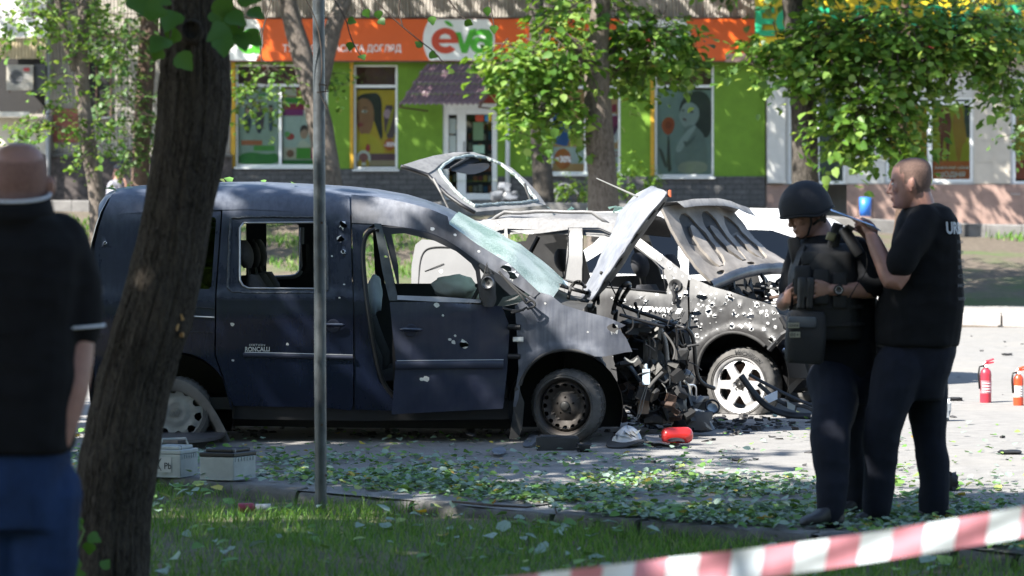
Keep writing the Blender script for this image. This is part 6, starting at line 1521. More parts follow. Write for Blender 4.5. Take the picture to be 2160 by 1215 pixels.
# scuttle and bay rubbish
for k in range(26):
    x, y = random.uniform(1505, 1655), random.uniform(592, 630); p = sc_.at(x, y, lerp(-.5, .5, (x - 1500) / 170)); s_ = Vector((random.uniform(.02, .07), random.uniform(.02, .05), random.uniform(.006, .02)))
    mb = MB(); mb.box(p - s_, p + s_, rot=Matrix.Rotation(random.uniform(0, 3), 3, Vector((random.random(), random.random(), random.random() + .5)).normalized()), jit=.01); mb.build('bay_part', random.choice((m_black_pl, m_belt, m_dust_pl, m_steel_d, m_black_pl, m_copper)), hat)
for pts, mm, r_ in (([(1530, 622), (1580, 634), (1630, 640), (1660, 636)], m_alu, .02), ([(1520, 606), (1560, 600), (1610, 606), (1655, 612)], m_dust_pl, .012), ([(1555, 640), (1600, 632), (1650, 624)], m_copper, .018), ([(1600, 622), (1608, 640), (1606, 655)], m_bare, .012)):
    mb = MB(); mb.tube([sc_.at(p.x, p.y, .1) for p in smooth_poly([Vector(p) for p in pts], 2, False)], r_, 7, flat=.6); mb.build('scuttle_strip', mm, hat, True)
rows = [[sc_.wd(pk + .28 + .5 * t, v, .82 - .12 * t + .03 * nz((t * 4, v * 5, 1), 1, 4)) for v in np.linspace(-.6, .6, 10)] for t in np.linspace(0, 1, 6)]
MB().grid(rows).build('engine_bay', m_belt, hat, False)

rows = [[sc_.at(1562 + (x - 1562), y, -.86) for x in (0, 1)] for y in (0, 1)]
for pts in ([(1648, 668), (1660, 690), (1690, 720)], [(1622, 738), (1650, 706), (1680, 690)]):
    mb = MB(); mb.tube([sc_.side(x, y, .0) for x, y in pts], .022, 7); mb.build('bumper_rail', m_black_pl, hat)
hull_lump(sc_.at(1680, 760, -.5), (.16, .2, .26), m_black_pl, 'bumper_remnant', hat, 14)
mb = MB(); mb.ball(sc_.at(1656, 740, -.66), .026, 12, 8); mb.build('fog_lamp', mat('lamp glass bright', (.6, .65, .7), .1, metal=.6), hat, True)
hull_lump(sc_.at(1700, 690, -.2), (.2, .5, .12), m_black_pl, 'front_panel', hat, 15)
# wheels
axs = (-sc_.Nv + sc_.F * .06).normalized(); axs = (Matrix.Rotation(R(-3), 3, 'Z') @ -sc_.Nv)
c0 = P(1560, 812, 19.7)
housing(sc_, 1558, 800, 112, -.82, -.38, hat)
hs = []
for a0 in np.linspace(R(90), R(450), 6, endpoint=False):
    hs.append([(r_ * math.cos(a0 + d), r_ * math.sin(a0 + d)) for r_, d in ((.085, -.10), (.165, -.34), (.182, -.2), (.186, 0), (.182, .2), (.165, .34), (.085, .10))])
mb = MB(); disc_holes(mb, c0, axs, (0, 0, 1), .198, hs, lambda r: -.012 + .02 * min(1, r / .12) - .03 * max(0, r - .15) / .05 - (.02 if r < .045 else 0), 0, .022, .03)
mb.lathe([(.190, -.05), (.195, -.015), (.205, .006), (.214, .01), (.216, 0), (.205, -.03)], c0, axs, 48)
wh = mb.build('wheel', mat('silver alloy wheel', (.60, .59, .58), .38, metal=.45, var=.25, scale=9), hat, True, True, 35)
mb = MB(); mb.lathe([(.04, -.06), (.038, -.02), (.02, -.015), (.018, .002), (.001, .004)], c0, axs, 18); mb.build('hub', m_steel_d, wh, True)
for a in np.linspace(.4, 6.683, 5, endpoint=False):
    up_ = Vector((0, 0, 1)); sd__ = axs.cross(up_); mb = MB(); mb.lathe([(.009, 0), (.009, .012), (.001, .013)], c0 + (up_ * math.sin(a) + sd__ * math.cos(a)) * .052 - axs * .018, axs, 8); mb.build('wheel_bolt', m_steel_d, wh)
mb = MB(); mb.lathe([(.16, 0), (.15, -.012), (.05, -.012), (.05, 0)], c0 - axs * .10, axs, 26); mb.build('brake_disc', m_copper, wh, True)
mb = MB(); tyre(mb, c0, axs, .292, .20, .214, squash=.292 - c0.z + .004); ty = mb.build('tyre', m_tyre, wh, True, True, 35)
# raised maker's lettering round the sidewall
vs, fs = text_mesh('MICHELIN', .05, .012, 0, 1.05)
x0, x1 = min(v.x for v in vs), max(v.x for v in vs); up_ = Vector((0, 0, 1)); sd__ = up_.cross(axs)
L = x1 - x0; pts = []
for v in vs:
    a = R(92) - (v.x - x0 - L * .1) / .25; rr_ = .235 + v.y; pts.append(c0 + (sd__ * math.cos(a) + up_ * math.sin(a)) * rr_ + axs * .016)
finish('lettering', pts, fs, mat('worn raised rubber', (.03, .03, .03), .8), wh)
mb = MB(); tyre(mb, sc_.wd(-2.59, -.80, .29), -sc_.Nv, .30, .19, .21); mb.lathe([(.21, -.02), (.17, -.04), (.001, -.03)], sc_.wd(-2.59, -.80, .29), -sc_.Nv, 20); mb.build('wheel', m_tyre, hat, True, True, 35)
for u_ in (0, -2.59):
    mb = MB(); tyre(mb, sc_.wd(u_, .80, .29), sc_.Nv, .30, .19, .21); mb.lathe([(.21, -.02), (.17, -.04), (.001, -.03)], sc_.wd(u_, .80, .29), sc_.Nv, 20); mb.build('wheel', m_tyre, hat, True, True, 35)

# ================================================================== WHITE CAR BEYOND
wcx = P(1885, 520, 23.2)
YAW3 = R(8)
wc_ = Car((0, 0, 0), YAW3, [(0, .82), (.3, .86), (.7, .88), (.95, .86), (1.1, .80), (1.35, .70), (1.5, .60), (1.6, .4), (1.63, 0)])
# tail at u = 0, nose at u = -4.2 (faces left, away)
wc_.O = wcx - wc_.wd(0, -.7, wcx.z) ; wc_.O.z = 0
white = thing('white_car', 'white car behind the grey hatchback, only its roof and tail showing', 'car', tuple(wc_.wd(-2, 0, 0)))
m_wp = dusty_paint('dusty white paint', (.72, .72, .71), (.5, .49, .47), .15, .3, .25, False)
K = 300.0
def wf(x, y, i=0.): return wc_.wd(x / K, -wc_.w(y / K) + i, y / K)
def wf2(x, y, i=0.): return wc_.wd(x / K, wc_.w(y / K) - i, y / K)
prof = [(-4.15, .45), (-4.1, .72), (-3.5, .92), (-3.15, 1.0), (-2.4, 1.48), (-1.9, 1.52), (-1.0, 1.50), (-.55, 1.40), (-.1, 1.12), (0, .95), (.02, .5), (-.05, .3), (-.4, .28)]
arch_r = [(-.78 + .36 * math.cos(t), .30 + .36 * math.sin(t)) for t in np.linspace(0.05, 3.1, 12)]; arch_n = [(-3.35 + .36 * math.cos(t), .30 + .36 * math.sin(t)) for t in np.linspace(0.05, 3.1, 12)]
outl = prof + arch_r + [(-1.2, .25), (-2.9, .25)] + arch_n + [(-3.9, .28)]
wins = [[(-2.95, 1.02), (-2.35, 1.40), (-1.95, 1.43), (-1.95, 1.0)], [(-1.85, 1.0), (-1.85, 1.43), (-1.1, 1.41), (-.62, 1.25), (-.55, 1.06)]]
for fn_, nm in ((wf, 'body_side'), (wf2, 'far_body_side')):
    o_ = body_panel(wc_, nm, [(x * K, y * K) for x, y in outl], [m_wp], white, [[(x * K, y * K) for x, y in h] for h in wins], fn=fn_, step=26)
    for h in wins: body_panel(wc_, 'window', [(x * K, y * K) for x, y in h], [m_tint], white, fn=lambda x, y, i, f=fn_: f(x, y, i + .006), thick=.004, step=60)
rows = []
for x, z in resample([Vector(p) for p in prof], .15, False): rows.append([wc_.wd(x, v, z + (.11 if z > 1.3 else .05) * (1 - (v / wc_.w(z)) ** 2)) for v in np.linspace(-wc_.w(z), wc_.w(z), 9)])
MB().grid(rows).build('top_skin', m_wp, white, True)
mb = MB(); rows = [[wc_.wd(x, v, z) for v in np.linspace(-.62, .62, 5)] for x, z in ((-.02, 1.185), (-.28, 1.30), (-.5, 1.455))]; mb.grid(rows); mb.build('rear_screen', m_tint, white)
for v_ in (-.66, .66):
    mb = MB(); mb.box(Vector((-.06, -.13, -.05)), Vector((.035, .13, .05))); mb.v = [tuple(wc_.wd(a - .01, b + v_, z + 1.0)) for a, b, z in mb.v]; mb.build('tail_lamp', mat('red lamp lens', (.45, .02, .02), .2), white)
for u_ in (-.78, -3.35):
    for s_ in (-1, 1):
        mb = MB(); tyre(mb, wc_.wd(u_, s_ * .84, .31), wc_.Nv * s_, .31, .2, .21); mb.lathe([(.21, -.02), (.16, -.03), (.001, -.02)], wc_.wd(u_, s_ * .84, .31), wc_.Nv * s_, 20); mb.build('wheel', m_tyre, white, True, True, 35)
# ================================================================== PEOPLE
def remesh(mb, voxel, mats, name, parent, it=4, wr=None, fac=.5):
    """fuse overlapping closed shapes into one continuous skin, then lay folds on it"""
    me = bpy.data.meshes.new('tmp'); me.from_pydata([tuple(v) for v in mb.v], [], mb.f)
    bm = bmesh.new(); bm.from_mesh(me); bmesh.ops.recalc_face_normals(bm, faces=bm.faces); bm.to_mesh(me); bm.free()
    o = bpy.data.objects.new('tmp', me); C.objects.link(o)
    r = o.modifiers.new('r', 'REMESH'); r.mode = 'VOXEL'; r.voxel_size = voxel; r.adaptivity = 0
    s = o.modifiers.new('s', 'SMOOTH'); s.factor = fac; s.iterations = it
    dg = bpy.context.evaluated_depsgraph_get()
    out = bpy.data.meshes.new_from_object(o.evaluated_get(dg)); out.name = name
    bpy.data.objects.remove(o); bpy.data.meshes.remove(me)
    if wr:
        for v, nn in zip(out.vertices, [v.normal.copy() for v in out.vertices]): v.co += nn * wr(v.co)
    for m in (mats if isinstance(mats, list) else [mats]): out.materials.append(m)
    out.polygons.foreach_set('use_smooth', np.ones(len(out.polygons), bool))
    ob = bpy.data.objects.new(name, out); C.objects.link(ob)
    if parent is not None: attach(ob, parent)
    return ob
def skin_mat(name, c):
    if name in _mats: return _mats[name]
    m, t, b = new_mat(name); v = coords(t)
    n = noise_t(t, 22, 5, .6, v)
    t.links.new(ramp(t, n, [(.3, tuple(x * .78 for x in c)), (.7, c)]), b.inputs['Base Color'])
    b.inputs['Roughness'].default_value = .5; b.inputs['Subsurface Weight'].default_value = .08; b.inputs['Subsurface Radius'].default_value = (.01, .004, .002)
    bump(t, b, noise_t(t, 260, 3, .6, v), .12, .004)
    _mats[name] = m; return m
def oval_ring(c, ax, bx, n=20, pw=2.3):
    return [c + ax * (abs(math.cos(t)) ** (2 / pw) * math.copysign(1, math.cos(t))) + bx * (abs(math.sin(t)) ** (2 / pw) * math.copysign(1, math.sin(t))) for t in np.linspace(0, 2 * math.pi, n, endpoint=False)]
def loft(mb, rings):
    mb.grid(rings, close=True); n = len(rings[0]); mb.add(rings[0], [tuple(range(n))[::-1]]); mb.add(rings[-1], [tuple(range(n))])
def trunk_rings(mb, rows, Y, pw=2.3):
    """rows: (photo row, left px, right px, half depth m, depth offset m)"""
    rings = []
    for py, xl, xr, dep, dy in rows:
        c = P((xl + xr) / 2, py, Y + dy); h = (xr - xl) / 2 * (Y + dy) / FPX
        rings.append(oval_ring(c, Vector((h, 0, 0)), Vector((0, dep, 0)), 22, pw))
    loft(mb, rings)
def limb(mb, pts, rad, Y, n=14, flat=1.0):
    q = [P(x, y, Y + dy) for x, y, dy in pts]
    # refine the polyline so the bend at each joint stays soft
    Q, Rr = [], []
    for i in range(len(q) - 1):
        p0, p1, p2, p3 = q[max(i - 1, 0)], q[i], q[i + 1], q[min(i + 2, len(q) - 1)]
        for k in range(4):
            t = k / 4; Q.append(.5 * ((2 * p1) + (-p0 + p2) * t + (2 * p0 - 5 * p1 + 4 * p2 - p3) * t * t + (-p0 + 3 * p1 - 3 * p2 + p3) * t ** 3)); Rr.append(lerp(rad[i], rad[i + 1], t))
    Q.append(q[-1]); Rr.append(rad[-1]); mb.tube(Q, Rr, n, flat=flat)
    mb.ball(Q[0], Rr[0] * .98, 12, 8); mb.ball(Q[-1], Rr[-1] * .98, 12, 8)
class Head:
    TAB = [(.120, .00, -.03, .012), (.112, .035, -.068, .042), (.098, .06, -.088, .060), (.08, .076, -.099, .070), (.055, .086, -.105, .077), (.03, .090, -.105, .079), (.005, .086, -.102, .078), (-.02, .086, -.095, .075), (-.045, .087, -.08, .070), (-.068, .087, -.064, .063), (-.088, .084, -.046, .055), (-.106, .079, -.026, .045), (-.120, .066, -.004, .032)]
    def __init__(s, c, fwd, up=(0, 0, 1), k=1.0):
        s.c = Vector(c); s.f = Vector(fwd).normalized(); u = Vector(up); s.l = u.cross(s.f).normalized(); s.u = s.f.cross(s.l).normalized(); s.k = k
    def p(s, x, y, z): return s.c + (s.f * x + s.l * y + s.u * z) * s.k
    def rings(s, z0=-9, z1=9, grow=0., fcut=None):
        out = []
        for z, f, b, w in s.TAB:
            if z < z0 or z > z1: continue
            cx, h = (f + b) / 2, (f - b) / 2 + grow; ring = []
            for t in np.linspace(0, 2 * math.pi, 26, endpoint=False):
                a, bb = math.cos(t), math.sin(t)
                nar = 1 - .16 * max(0, a)                                   # the face is narrower than the skull
                x = cx + h * math.copysign(abs(a) ** .85, a); y = (w + grow) * nar * math.copysign(abs(bb) ** .85, bb)
                if fcut is not None: x = min(x, fcut(z))
                ring.append(s.p(x, y, z + grow))
            out.append(ring)
        return out
    def add(s, mb, ears=True):
        loft(mb, s.rings())
        ball = lambda x, y, z, r, sc_: mb.ball(s.p(x, y, z), r * s.k, 10, 8, sc=(1, 1, 1)) if sc_ is None else s.ell(mb, x, y, z, sc_)
        mb.tube([s.p(.086, 0, .008), s.p(.098, 0, -.016), s.p(.108, 0, -.036), s.p(.100, 0, -.045)], [r * s.k for r in (.008, .010, .0125, .010)], 10)
        for y in (-.011, .011): s.ell(mb, .093, y, -.042, (.011, .008, .008))
        s.ell(mb, .079, 0, .02, (.013, .05, .010)); s.ell(mb, .0885, 0, -.066, (.008, .022, .0055)); s.ell(mb, .087, 0, -.077, (.008, .019, .006)); s.ell(mb, .077, 0, -.104, (.015, .02, .015))
        for y in (-.045, .045): s.ell(mb, .062, y, -.025, (.022, .018, .022))
        if ears:
            for y in (-1, 1):
                s.ell(mb, -.012, y * .081, -.012, (.019, .008, .032)); s.ell(mb, -.022, y * .091, -.002, (.013, .011, .028)); s.ell(mb, -.014, y * .084, -.036, (.008, .007, .01))
    def ell(s, mb, x, y, z, r):
        c = s.p(x, y, z); n, k = 12, 8; rings = []
        for i in range(1, k):
            th = math.pi * i / k; rings.append([c + (s.f * (r[0] * math.sin(th) * math.cos(a)) + s.l * (r[1] * math.sin(th) * math.sin(a)) + s.u * (r[2] * math.cos(th))) * s.k for a in np.linspace(0, 2 * math.pi, n, endpoint=False)])
        loft(mb, rings)
    def face_parts(s, body, hair_c, iris=(.03, .02, .015)):
        mw = mat('eye white', (.5, .48, .46), .3); mi = mat('dark iris', iris, .2); mh = mat('brow hair', hair_c, .8); ml = mat('lip', (.27, .12, .10), .5)
        for y in (-1, 1):
            mb = MB(); s.ell(mb, .0765, y * .031, -.001, (.009, .014, .0065)); e = mb.build('eye', mw, body, True)
            mb = MB(); s.ell(mb, .0835, y * .033, -.001, (.003, .005, .005)); mb.build('iris', mi, e, True)
            mb = MB(); mb.tube([s.p(.085, y * .014, .017), s.p(.086, y * .030, .022), s.p(.074, y * .047, .017)], [.003 * s.k, .004 * s.k, .002 * s.k], 6); mb.build('eyebrow', mh, body)
        mb = MB(); s.ell(mb, .0925, 0, -.0715, (.003, .019, .0016)); mb.build('mouth_line', mat('mouth shadow line', (.10, .04, .035), .6), body)
def hand(mb, wrist, knuckle, tip_dirs, r=.0095, thumb=None, plane=None, lens=(.078, .086, .08, .064), spread=None):
    """palm from wrist to knuckles, four jointed fingers of unequal length, thumb from the side of the palm"""
    w, k = Vector(wrist), Vector(knuckle); d = (k - w).normalized(); sd = Vector(plane).normalized(); nrm = d.cross(sd).normalized()
    rings = []
    for t, wd, th in ((-.15, .026, .021), (.1, .032, .02), (.5, .042, .018), (.9, .043, .015), (1.03, .036, .011)):
        rings.append(oval_ring(w.lerp(k, t), sd * wd, nrm * th, 14, 2.6))
    loft(mb, rings)
    for i in range(4):
        b = k + sd * (.033 - .022 * i) - d * (.006 * abs(i - 1.3)); L = lens[i]; q = [b - d * .02, b]; dirs = tip_dirs if not isinstance(tip_dirs[0], list) else tip_dirs[i]
        for j, dv in enumerate(dirs): q.append(q[-1] + Vector(dv).normalized() * L * (.46, .31, .25)[j])
        mb.tube(q, [r * 1.05, r * 1.08, r * 1.0, r * .92, r * .78], 10); mb.ball(q[-1], r * .78, 10, 6)
    if thumb:
        b = w.lerp(k, .25) + sd * .03; q = [b - sd * .015, b]
        for j, dv in enumerate(thumb): q.append(q[-1] + Vector(dv).normalized() * (.036, .032, .026)[j])
        mb.tube(q, [r * 1.5, r * 1.4, r * 1.15, r * 1.05, r * .8][:len(q)], 10); mb.ball(q[-1], r * .8, 10, 6)
def shoe(mb, heel, toe, wdt=.048, h=.085):
    a, b = Vector(heel), Vector(toe); d = (b - a); L = d.length; d.normalize(); sd = d.cross(Vector((0, 0, 1))).normalized(); up = sd.cross(d)
    rings = []
    for t, w_, hh in ((-.02, .55, .55), (.05, .78, .95), (.25, .85, 1.1), (.42, .85, .95), (.62, 1.0, .68), (.82, .98, .55), (.95, .7, .42), (1.02, .35, .22)):
        c = a + d * (L * t) + up * (h * hh / 2); rings.append(oval_ring(c, sd * wdt * w_, up * (h * hh / 2), 16, 3))
    loft(mb, rings)
def folds(amp, sc=(9, 9, 5), seed=0, zr=None):
    def f(p):
        q = (p.x * sc[0], p.y * sc[1], p.z * sc[2]); n = nz(q, 1, seed); r = 1 - abs(nz((q[0] * .8, q[1] * .8, q[2] * 1.7), 1, seed + 4)) * 2
        return amp * (.6 * n + .5 * r)
    return f
def scalp(body, h, test, m):
    """gives the scalp faces the stubble material, with a broken hairline"""
    body.data.materials.append(m); k = len(body.data.materials) - 1
    for p in body.data.polygons:
        d = p.center - h.c; x, y, z = d.dot(h.f) / h.k, d.dot(h.l) / h.k, d.dot(h.u) / h.k
        if abs(x) < .14 and abs(y) < .083 and -.09 < z < .14 and test(x, y, z + .007 * nz((x * 170, y * 170, z * 170), 1, 2)): p.material_index = k
skin_l = skin_mat('fair skin', (.30, .165, .125)); skin_t = skin_mat('ruddy skin', (.29, .15, .115))
m_blk = mat('black cotton', (.0065, .007, .0085), .95, var=.3, scale=20, bmp=.25, bscale=260, spec=.2)
m_blk2 = mat('black nylon', (.006, .0065, .008), .7, var=.3, scale=30, bmp=.3, bscale=420)
m_navy = mat('dark navy twill', (.0065, .0085, .016), .9, var=.3, scale=20, bmp=.25, bscale=300, spec=.25)
m_shoe = mat('black boot leather', (.009, .009, .010), .5, var=.3)
m_hair_d = mat('short dark stubble', (.13, .08, .064), .9, var=.35, scale=120)

# ---------------------------------------------------------------- man in the black t-shirt, clipboard raised
Y3 = 12.55
man3 = thing('person', 'person in black printed t-shirt and dark trousers raising a blue clipboard', 'person', tuple(P(1905, 1098, Y3)))
h3 = Head(P(1920, 386, Y3), (-.95, .26, -.05), k=1.03)
sk = MB(); h3.add(sk)
sk.tube([h3.p(-.035, 0, -.05), h3.p(-.05, 0, -.11), P(1944, 470, Y3 + .02)], [.062, .064, .085], 16)
trunk_rings(sk, [(462, 1905, 1985, .14, .05), (560, 1895, 2000, .15, .05), (700, 1885, 1990, .14, .05), (760, 1890, 1985, .11, .05), (790, 1895, 1975, .09, .05)], Y3)
limb(sk, [(1925, 505, -.16), (1888, 596, -.2), (1858, 545, -.16), (1838, 500, -.12)], [.055, .047, .04, .030], Y3)
limb(sk, [(1955, 505, .26), (1925, 600, .3), (1880, 570, .22), (1845, 505, .12)], [.055, .045, .04, .03], Y3)
limb(sk, [(1898, 770, -.05), (1880, 830, -.07), (1862, 905, -.09), (1857, 990, -.08), (1850, 1075, -.07)], [.075, .07, .055, .045, .035], Y3); limb(sk, [(1952, 775, .13), (1955, 850, .14), (1962, 920, .15), (1970, 1000, .15), (1970, 1082, .15)], [.075, .065, .05, .045, .035], Y3)
hand(sk, P(1838, 502, Y3 - .12), P(1822, 474, Y3 - .10), [(-.75, .35, .45), (-.1, .75, -.1), (.5, .5, -.3)], thumb=[(-.4, -.1, .9), (-.5, .3, .7), (-.5, .4, .2)], plane=(-.55, .55, .62), lens=(.07, .076, .07, .056))
hand(sk, P(1845, 505, Y3 + .12), P(1822, 476, Y3 + .10), [(-.8, -.1, .4), (-.2, -.6, .0), (.4, -.5, -.3)], thumb=[(-.4, -.3, .8), (-.6, -.2, .5), (-.6, 0, .2)], plane=(.5, -.3, .6))
b3 = remesh(sk, .0055, skin_t, 'body', man3, 3)
h3.face_parts(b3, (.03, .02, .015))
scalp(b3, h3, lambda x, y, z: (z > .078 and x < .07) or (x < .04 and z > .045) or (x < .018 and z > -.005) or (x < -.035 and z > -.055 - .2 * (x + .035)), m_hair_d)
sh = MB()
trunk_rings(sh, [(430, 1928, 1978, .085, .04), (440, 1905, 2002, .14, .04), (462, 1893, 2018, .20, .05), (500, 1886, 2022, .215, .05), (560, 1876, 2026, .205, .05), (610, 1860, 2029, .20, .05), (650, 1849, 2030, .20, .05), (690, 1846, 2026, .20, .05), (722, 1848, 2021, .20, .05), (730, 1852, 2018, .19, .05)], Y3, 2.5)
limb(sh, [(1950, 468, -.10), (1918, 520, -.18), (1898, 556, -.2)], [.085, .078, .072], Y3); limb(sh, [(1972, 468, .2), (1962, 530, .26), (1948, 562, .28)], [.085, .078, .072], Y3)
t3 = remesh(sh, .011, m_blk, 'shirt', man3, 4, folds(.010, (8, 8, 6), 1))
tr = MB()
trunk_rings(tr, [(705, 1858, 2016, .17, .05), (740, 1854, 2014, .175, .05), (790, 1856, 2000, .17, .05), (840, 1870, 1985, .13, .05)], Y3, 2.5)
limb(tr, [(1898, 770, -.05), (1880, 830, -.07), (1862, 905, -.09), (1857, 990, -.08), (1850, 1075, -.07)], [.118, .112, .093, .075, .071], Y3)
limb(tr, [(1952, 775, .13), (1955, 850, .14), (1962, 920, .15), (1970, 1000, .15), (1970, 1082, .15)], [.112, .098, .084, .074, .07], Y3)
remesh(tr, .011, m_navy, 'trousers', man3, 3, folds(.012, (7, 7, 5.5), 2))
for hx, tx, dy in ((1872, 1800, -.07), (2002, 1934, .15)):
    mb = MB(); a = P(hx, 1085, Y3 + dy); b = P(tx, 1085, Y3 + dy); a.z = b.z = .004; shoe(mb, a, b); remesh(mb, .007, m_shoe, 'shoe', man3, 2)
mb = MB(); mb.grid([oval_ring(P(1932, 727 + d, Y3 + .05), Vector((.195, 0, 0)), Vector((0, .175, 0)), 26, 2.4) for d in (-3, 4)], close=True); mb.build('belt', m_belt, man3)
mb = MB(); mb.tube([h3.p(-.08, .05, -.14), P(1952, 432, Y3 - .06), P(1975, 428, Y3 + .0), P(1976, 430, Y3 + .08)], .0025, 5); mb.build('necklace', mat('thin gold chain', (.5, .38, .15), .3, metal=.8), man3)
# print on the back of the shirt
def back_text(body, y, hpx, a0, width, m, bold=.02):
    """wraps lettering round the back of the torso from angle a0 (radians, 0 = right edge, negative = facing camera)"""
    vs, fs = text_mesh(body, 1., bold, 0); x0, x1 = min(v.x for v in vs), max(v.x for v in vs); y1 = max(v.y for v in vs); out = []
    row = [(440, 1905, 2002, .14), (462, 1893, 2018, .20), (500, 1886, 2022, .215), (560, 1876, 2026, .205), (650, 1849, 2030, .20), (722, 1848, 2021, .2)]
    for v in vs:
        py = y - v.y / y1 * hpx; xl = np.interp(py, [r[0] for r in row], [r[1] for r in row]); xr = np.interp(py, [r[0] for r in row], [r[2] for r in row]); dp = np.interp(py, [r[0] for r in row], [r[3] for r in row])
        a = a0 + (v.x - x0) / (x1 - x0) * width; h = (xr - xl) / 2 * Y3 / FPX + .012; c = P((xl + xr) / 2, py, Y3 + .05)
        ca, sa = math.cos(a), math.sin(a); out.append(c + Vector((h * math.copysign(abs(ca) ** .8, ca), (dp + .012) * math.copysign(abs(sa) ** .8, sa), 0)))
    return finish('shirt_print', out, fs, m, t3)
m_prt = mat('pale grey shirt print', (.42, .44, .46), .8, var=.2)
back_text('URBAN', 492, 24, -1.28, 1.2, m_prt, .035); m_prt2 = mat('faint grey shirt print', (.075, .08, .09), .8)
for y, tx in ((513, 'FASHION'), (535, 'TREND'), (552, 'YOUR'), (566, 'STYLE'), (584, 'CITY'), (604, 'MODE'), (632, 'WEAR')): back_text(tx, y, 7, -.85, .7, m_prt2, .02)
# clipboard in the raised hands
clip = thing('clipboard', 'thin blue clipboard held up by the person in black t-shirt', 'clipboard', tuple(P(1800, 470, Y3 - .05)))
mb = MB(); q = [P(1752, 441, Y3 - .16), P(1842, 474, Y3 - .16), P(1858, 486, Y3 + .05), P(1770, 449, Y3 + .05)]; mb.prism(q, (0, 0, -.006)); mb.build('board', mat('blue plastic board', (.20, .36, .72), .45, var=.12), clip)
mb = MB(); q2 = [p - Vector((.0, .0, .008)) for p in [P(1760, 443, Y3 - .15), P(1836, 471, Y3 - .15), P(1850, 482, Y3 + .03), P(1776, 450, Y3 + .03)]]; mb.prism(q2, (0, 0, .003)); mb.build('paper', mat('white paper', (.7, .7, .7), .8), clip)

# ---------------------------------------------------------------- man in helmet and vest
Y2 = 12.8
man2 = thing('person', 'person in black helmet and armour vest looking down, hands folded on chest gear', 'person', tuple(P(1770, 1092, Y2)))
h2 = Head(P(1699, 447, Y2), (-.86, -.40, -.32), k=1.0)
sk = MB(); h2.add(sk)
sk.tube([h2.p(-.03, 0, -.05), h2.p(-.05, 0, -.1), P(1738, 530, Y2 + .02)], [.06, .062, .085], 16)
trunk_rings(sk, [(530, 1695, 1800, .13, .03), (620, 1690, 1810, .14, .03), (720, 1700, 1820, .13, .03), (790, 1720, 1805, .09, .03)], Y2)
limb(sk, [(1800, 545, -.08), (1842, 605, -.16), (1800, 612, -.22), (1752, 611, -.25)], [.055, .047, .040, .029], Y2)
limb(sk, [(1700, 545, .16), (1668, 620, .10), (1652, 640, -.05), (1662, 632, -.16)], [.055, .046, .038, .029], Y2)
limb(sk, [(1752, 800, -.06), (1760, 850, -.2), (1750, 920, -.36), (1756, 1006, -.44), (1752, 1090, -.48)], [.075, .07, .055, .045, .035], Y2); limb(sk, [(1802, 800, .12), (1800, 870, .12), (1796, 930, .12), (1802, 1000, .14), (1802, 1068, .16)], [.07, .06, .048, .042, .034], Y2)
hand(sk, P(1750, 611, Y2 - .25), P(1722, 608, Y2 - .27), [[(-.9, -.1, .25), (-.8, .5, -.05), (-.4, .9, -.1)], [(-.95, -.1, .05), (-.8, .5, -.1), (-.4, .9, -.1)], [(-.95, -.1, -.12), (-.8, .5, -.2), (-.4, .9, -.1)], [(-.9, -.1, -.3), (-.7, .5, -.3), (-.3, .9, -.1)]], thumb=[(-.5, .6, .6), (-.7, .5, .3), (-.8, .4, .1)], plane=(.05, -.1, 1), r=.0098)
hand(sk, P(1660, 634, Y2 - .16), P(1674, 622, Y2 - .22), [[(.7, -.4, .5), (.9, .1, .2), (.8, .6, 0)], [(.8, -.4, .3), (.95, .1, .05), (.8, .6, 0)], [(.85, -.4, .05), (.95, .1, -.1), (.8, .6, 0)], [(.85, -.35, -.2), (.9, .1, -.2), (.7, .6, 0)]], thumb=[(.3, .5, .7), (.6, .4, .5), (.8, .3, .2)], plane=(-.45, -.3, .8), r=.0098)
b2 = remesh(sk, .0055, skin_l, 'body', man2, 3)
h2.face_parts(b2, (.03, .022, .016))
mb = MB(); h2.ell(mb, .045, 0, -.09, (.052, .058, .038)); mb.build('beard', mat('stubble shadow', (.20, .12, .09), .8, var=.3, scale=140), b2, True) if False else None
# helmet: cut dome with brim, chin strap
rows = []
for t in np.linspace(0, 1, 14):
    a = t * R(104); r_ = math.sin(a); row = []
    for ph in np.linspace(0, 2 * math.pi, 40, endpoint=False):
        cph = math.cos(ph); low = .012 * (1 if cph < -.3 else 0)
        zc = .038 + .118 * math.cos(a) - (.028 * max(0, -cph) + .03 * math.exp(-((abs(ph - math.pi) - 1.6) / .5) ** 2)) * t ** 3
        fl = 1 + (.07 * t ** 8)
        row.append(h2.p((-.008 + .135 * r_ * cph * fl) * 1.0, .117 * r_ * math.sin(ph) * fl, zc))
    rows.append(row)
mb = MB(); mb.grid(rows, close=True); hel = mb.build('helmet', mat('matt black helmet cloth', (.0105, .0125, .018), .85, var=.3, scale=18, bmp=.3, bscale=160), man2, True)
sol = hel.modifiers.new('thickness', 'SOLIDIFY'); sol.thickness = .012; sol.offset = -1
mb = MB(); mb.tube(rows[-1] + [rows[-1][0]], .0065, 6); mb.build('helmet_rim', m_belt, hel, True)
for pts in ([(.02, .082, .01), (.028, .074, -.05), (.05, .045, -.105), (.06, 0, -.122)], [(-.055, .082, -.01), (-.03, .078, -.045), (.02, .072, -.06)], [(-.06, .08, -.02), (-.055, .074, -.06), (-.06, .05, -.08), (-.075, 0, -.085)], [(.02, -.082, .01), (.028, -.074, -.05), (.05, -.045, -.105), (.06, 0, -.122)]):
    mb = MB(); mb.tube([h2.p(*p) for p in pts], .009, 6, flat=.4); mb.build('chin_strap', m_belt, hel, True)
mb = MB(); c_ = h2.p(-.03, .082, -.045); mb.box(c_ - Vector((.02, .006, .013)), c_ + Vector((.02, .008, .013))); mb.build('strap_buckle', m_black_pl, hel)
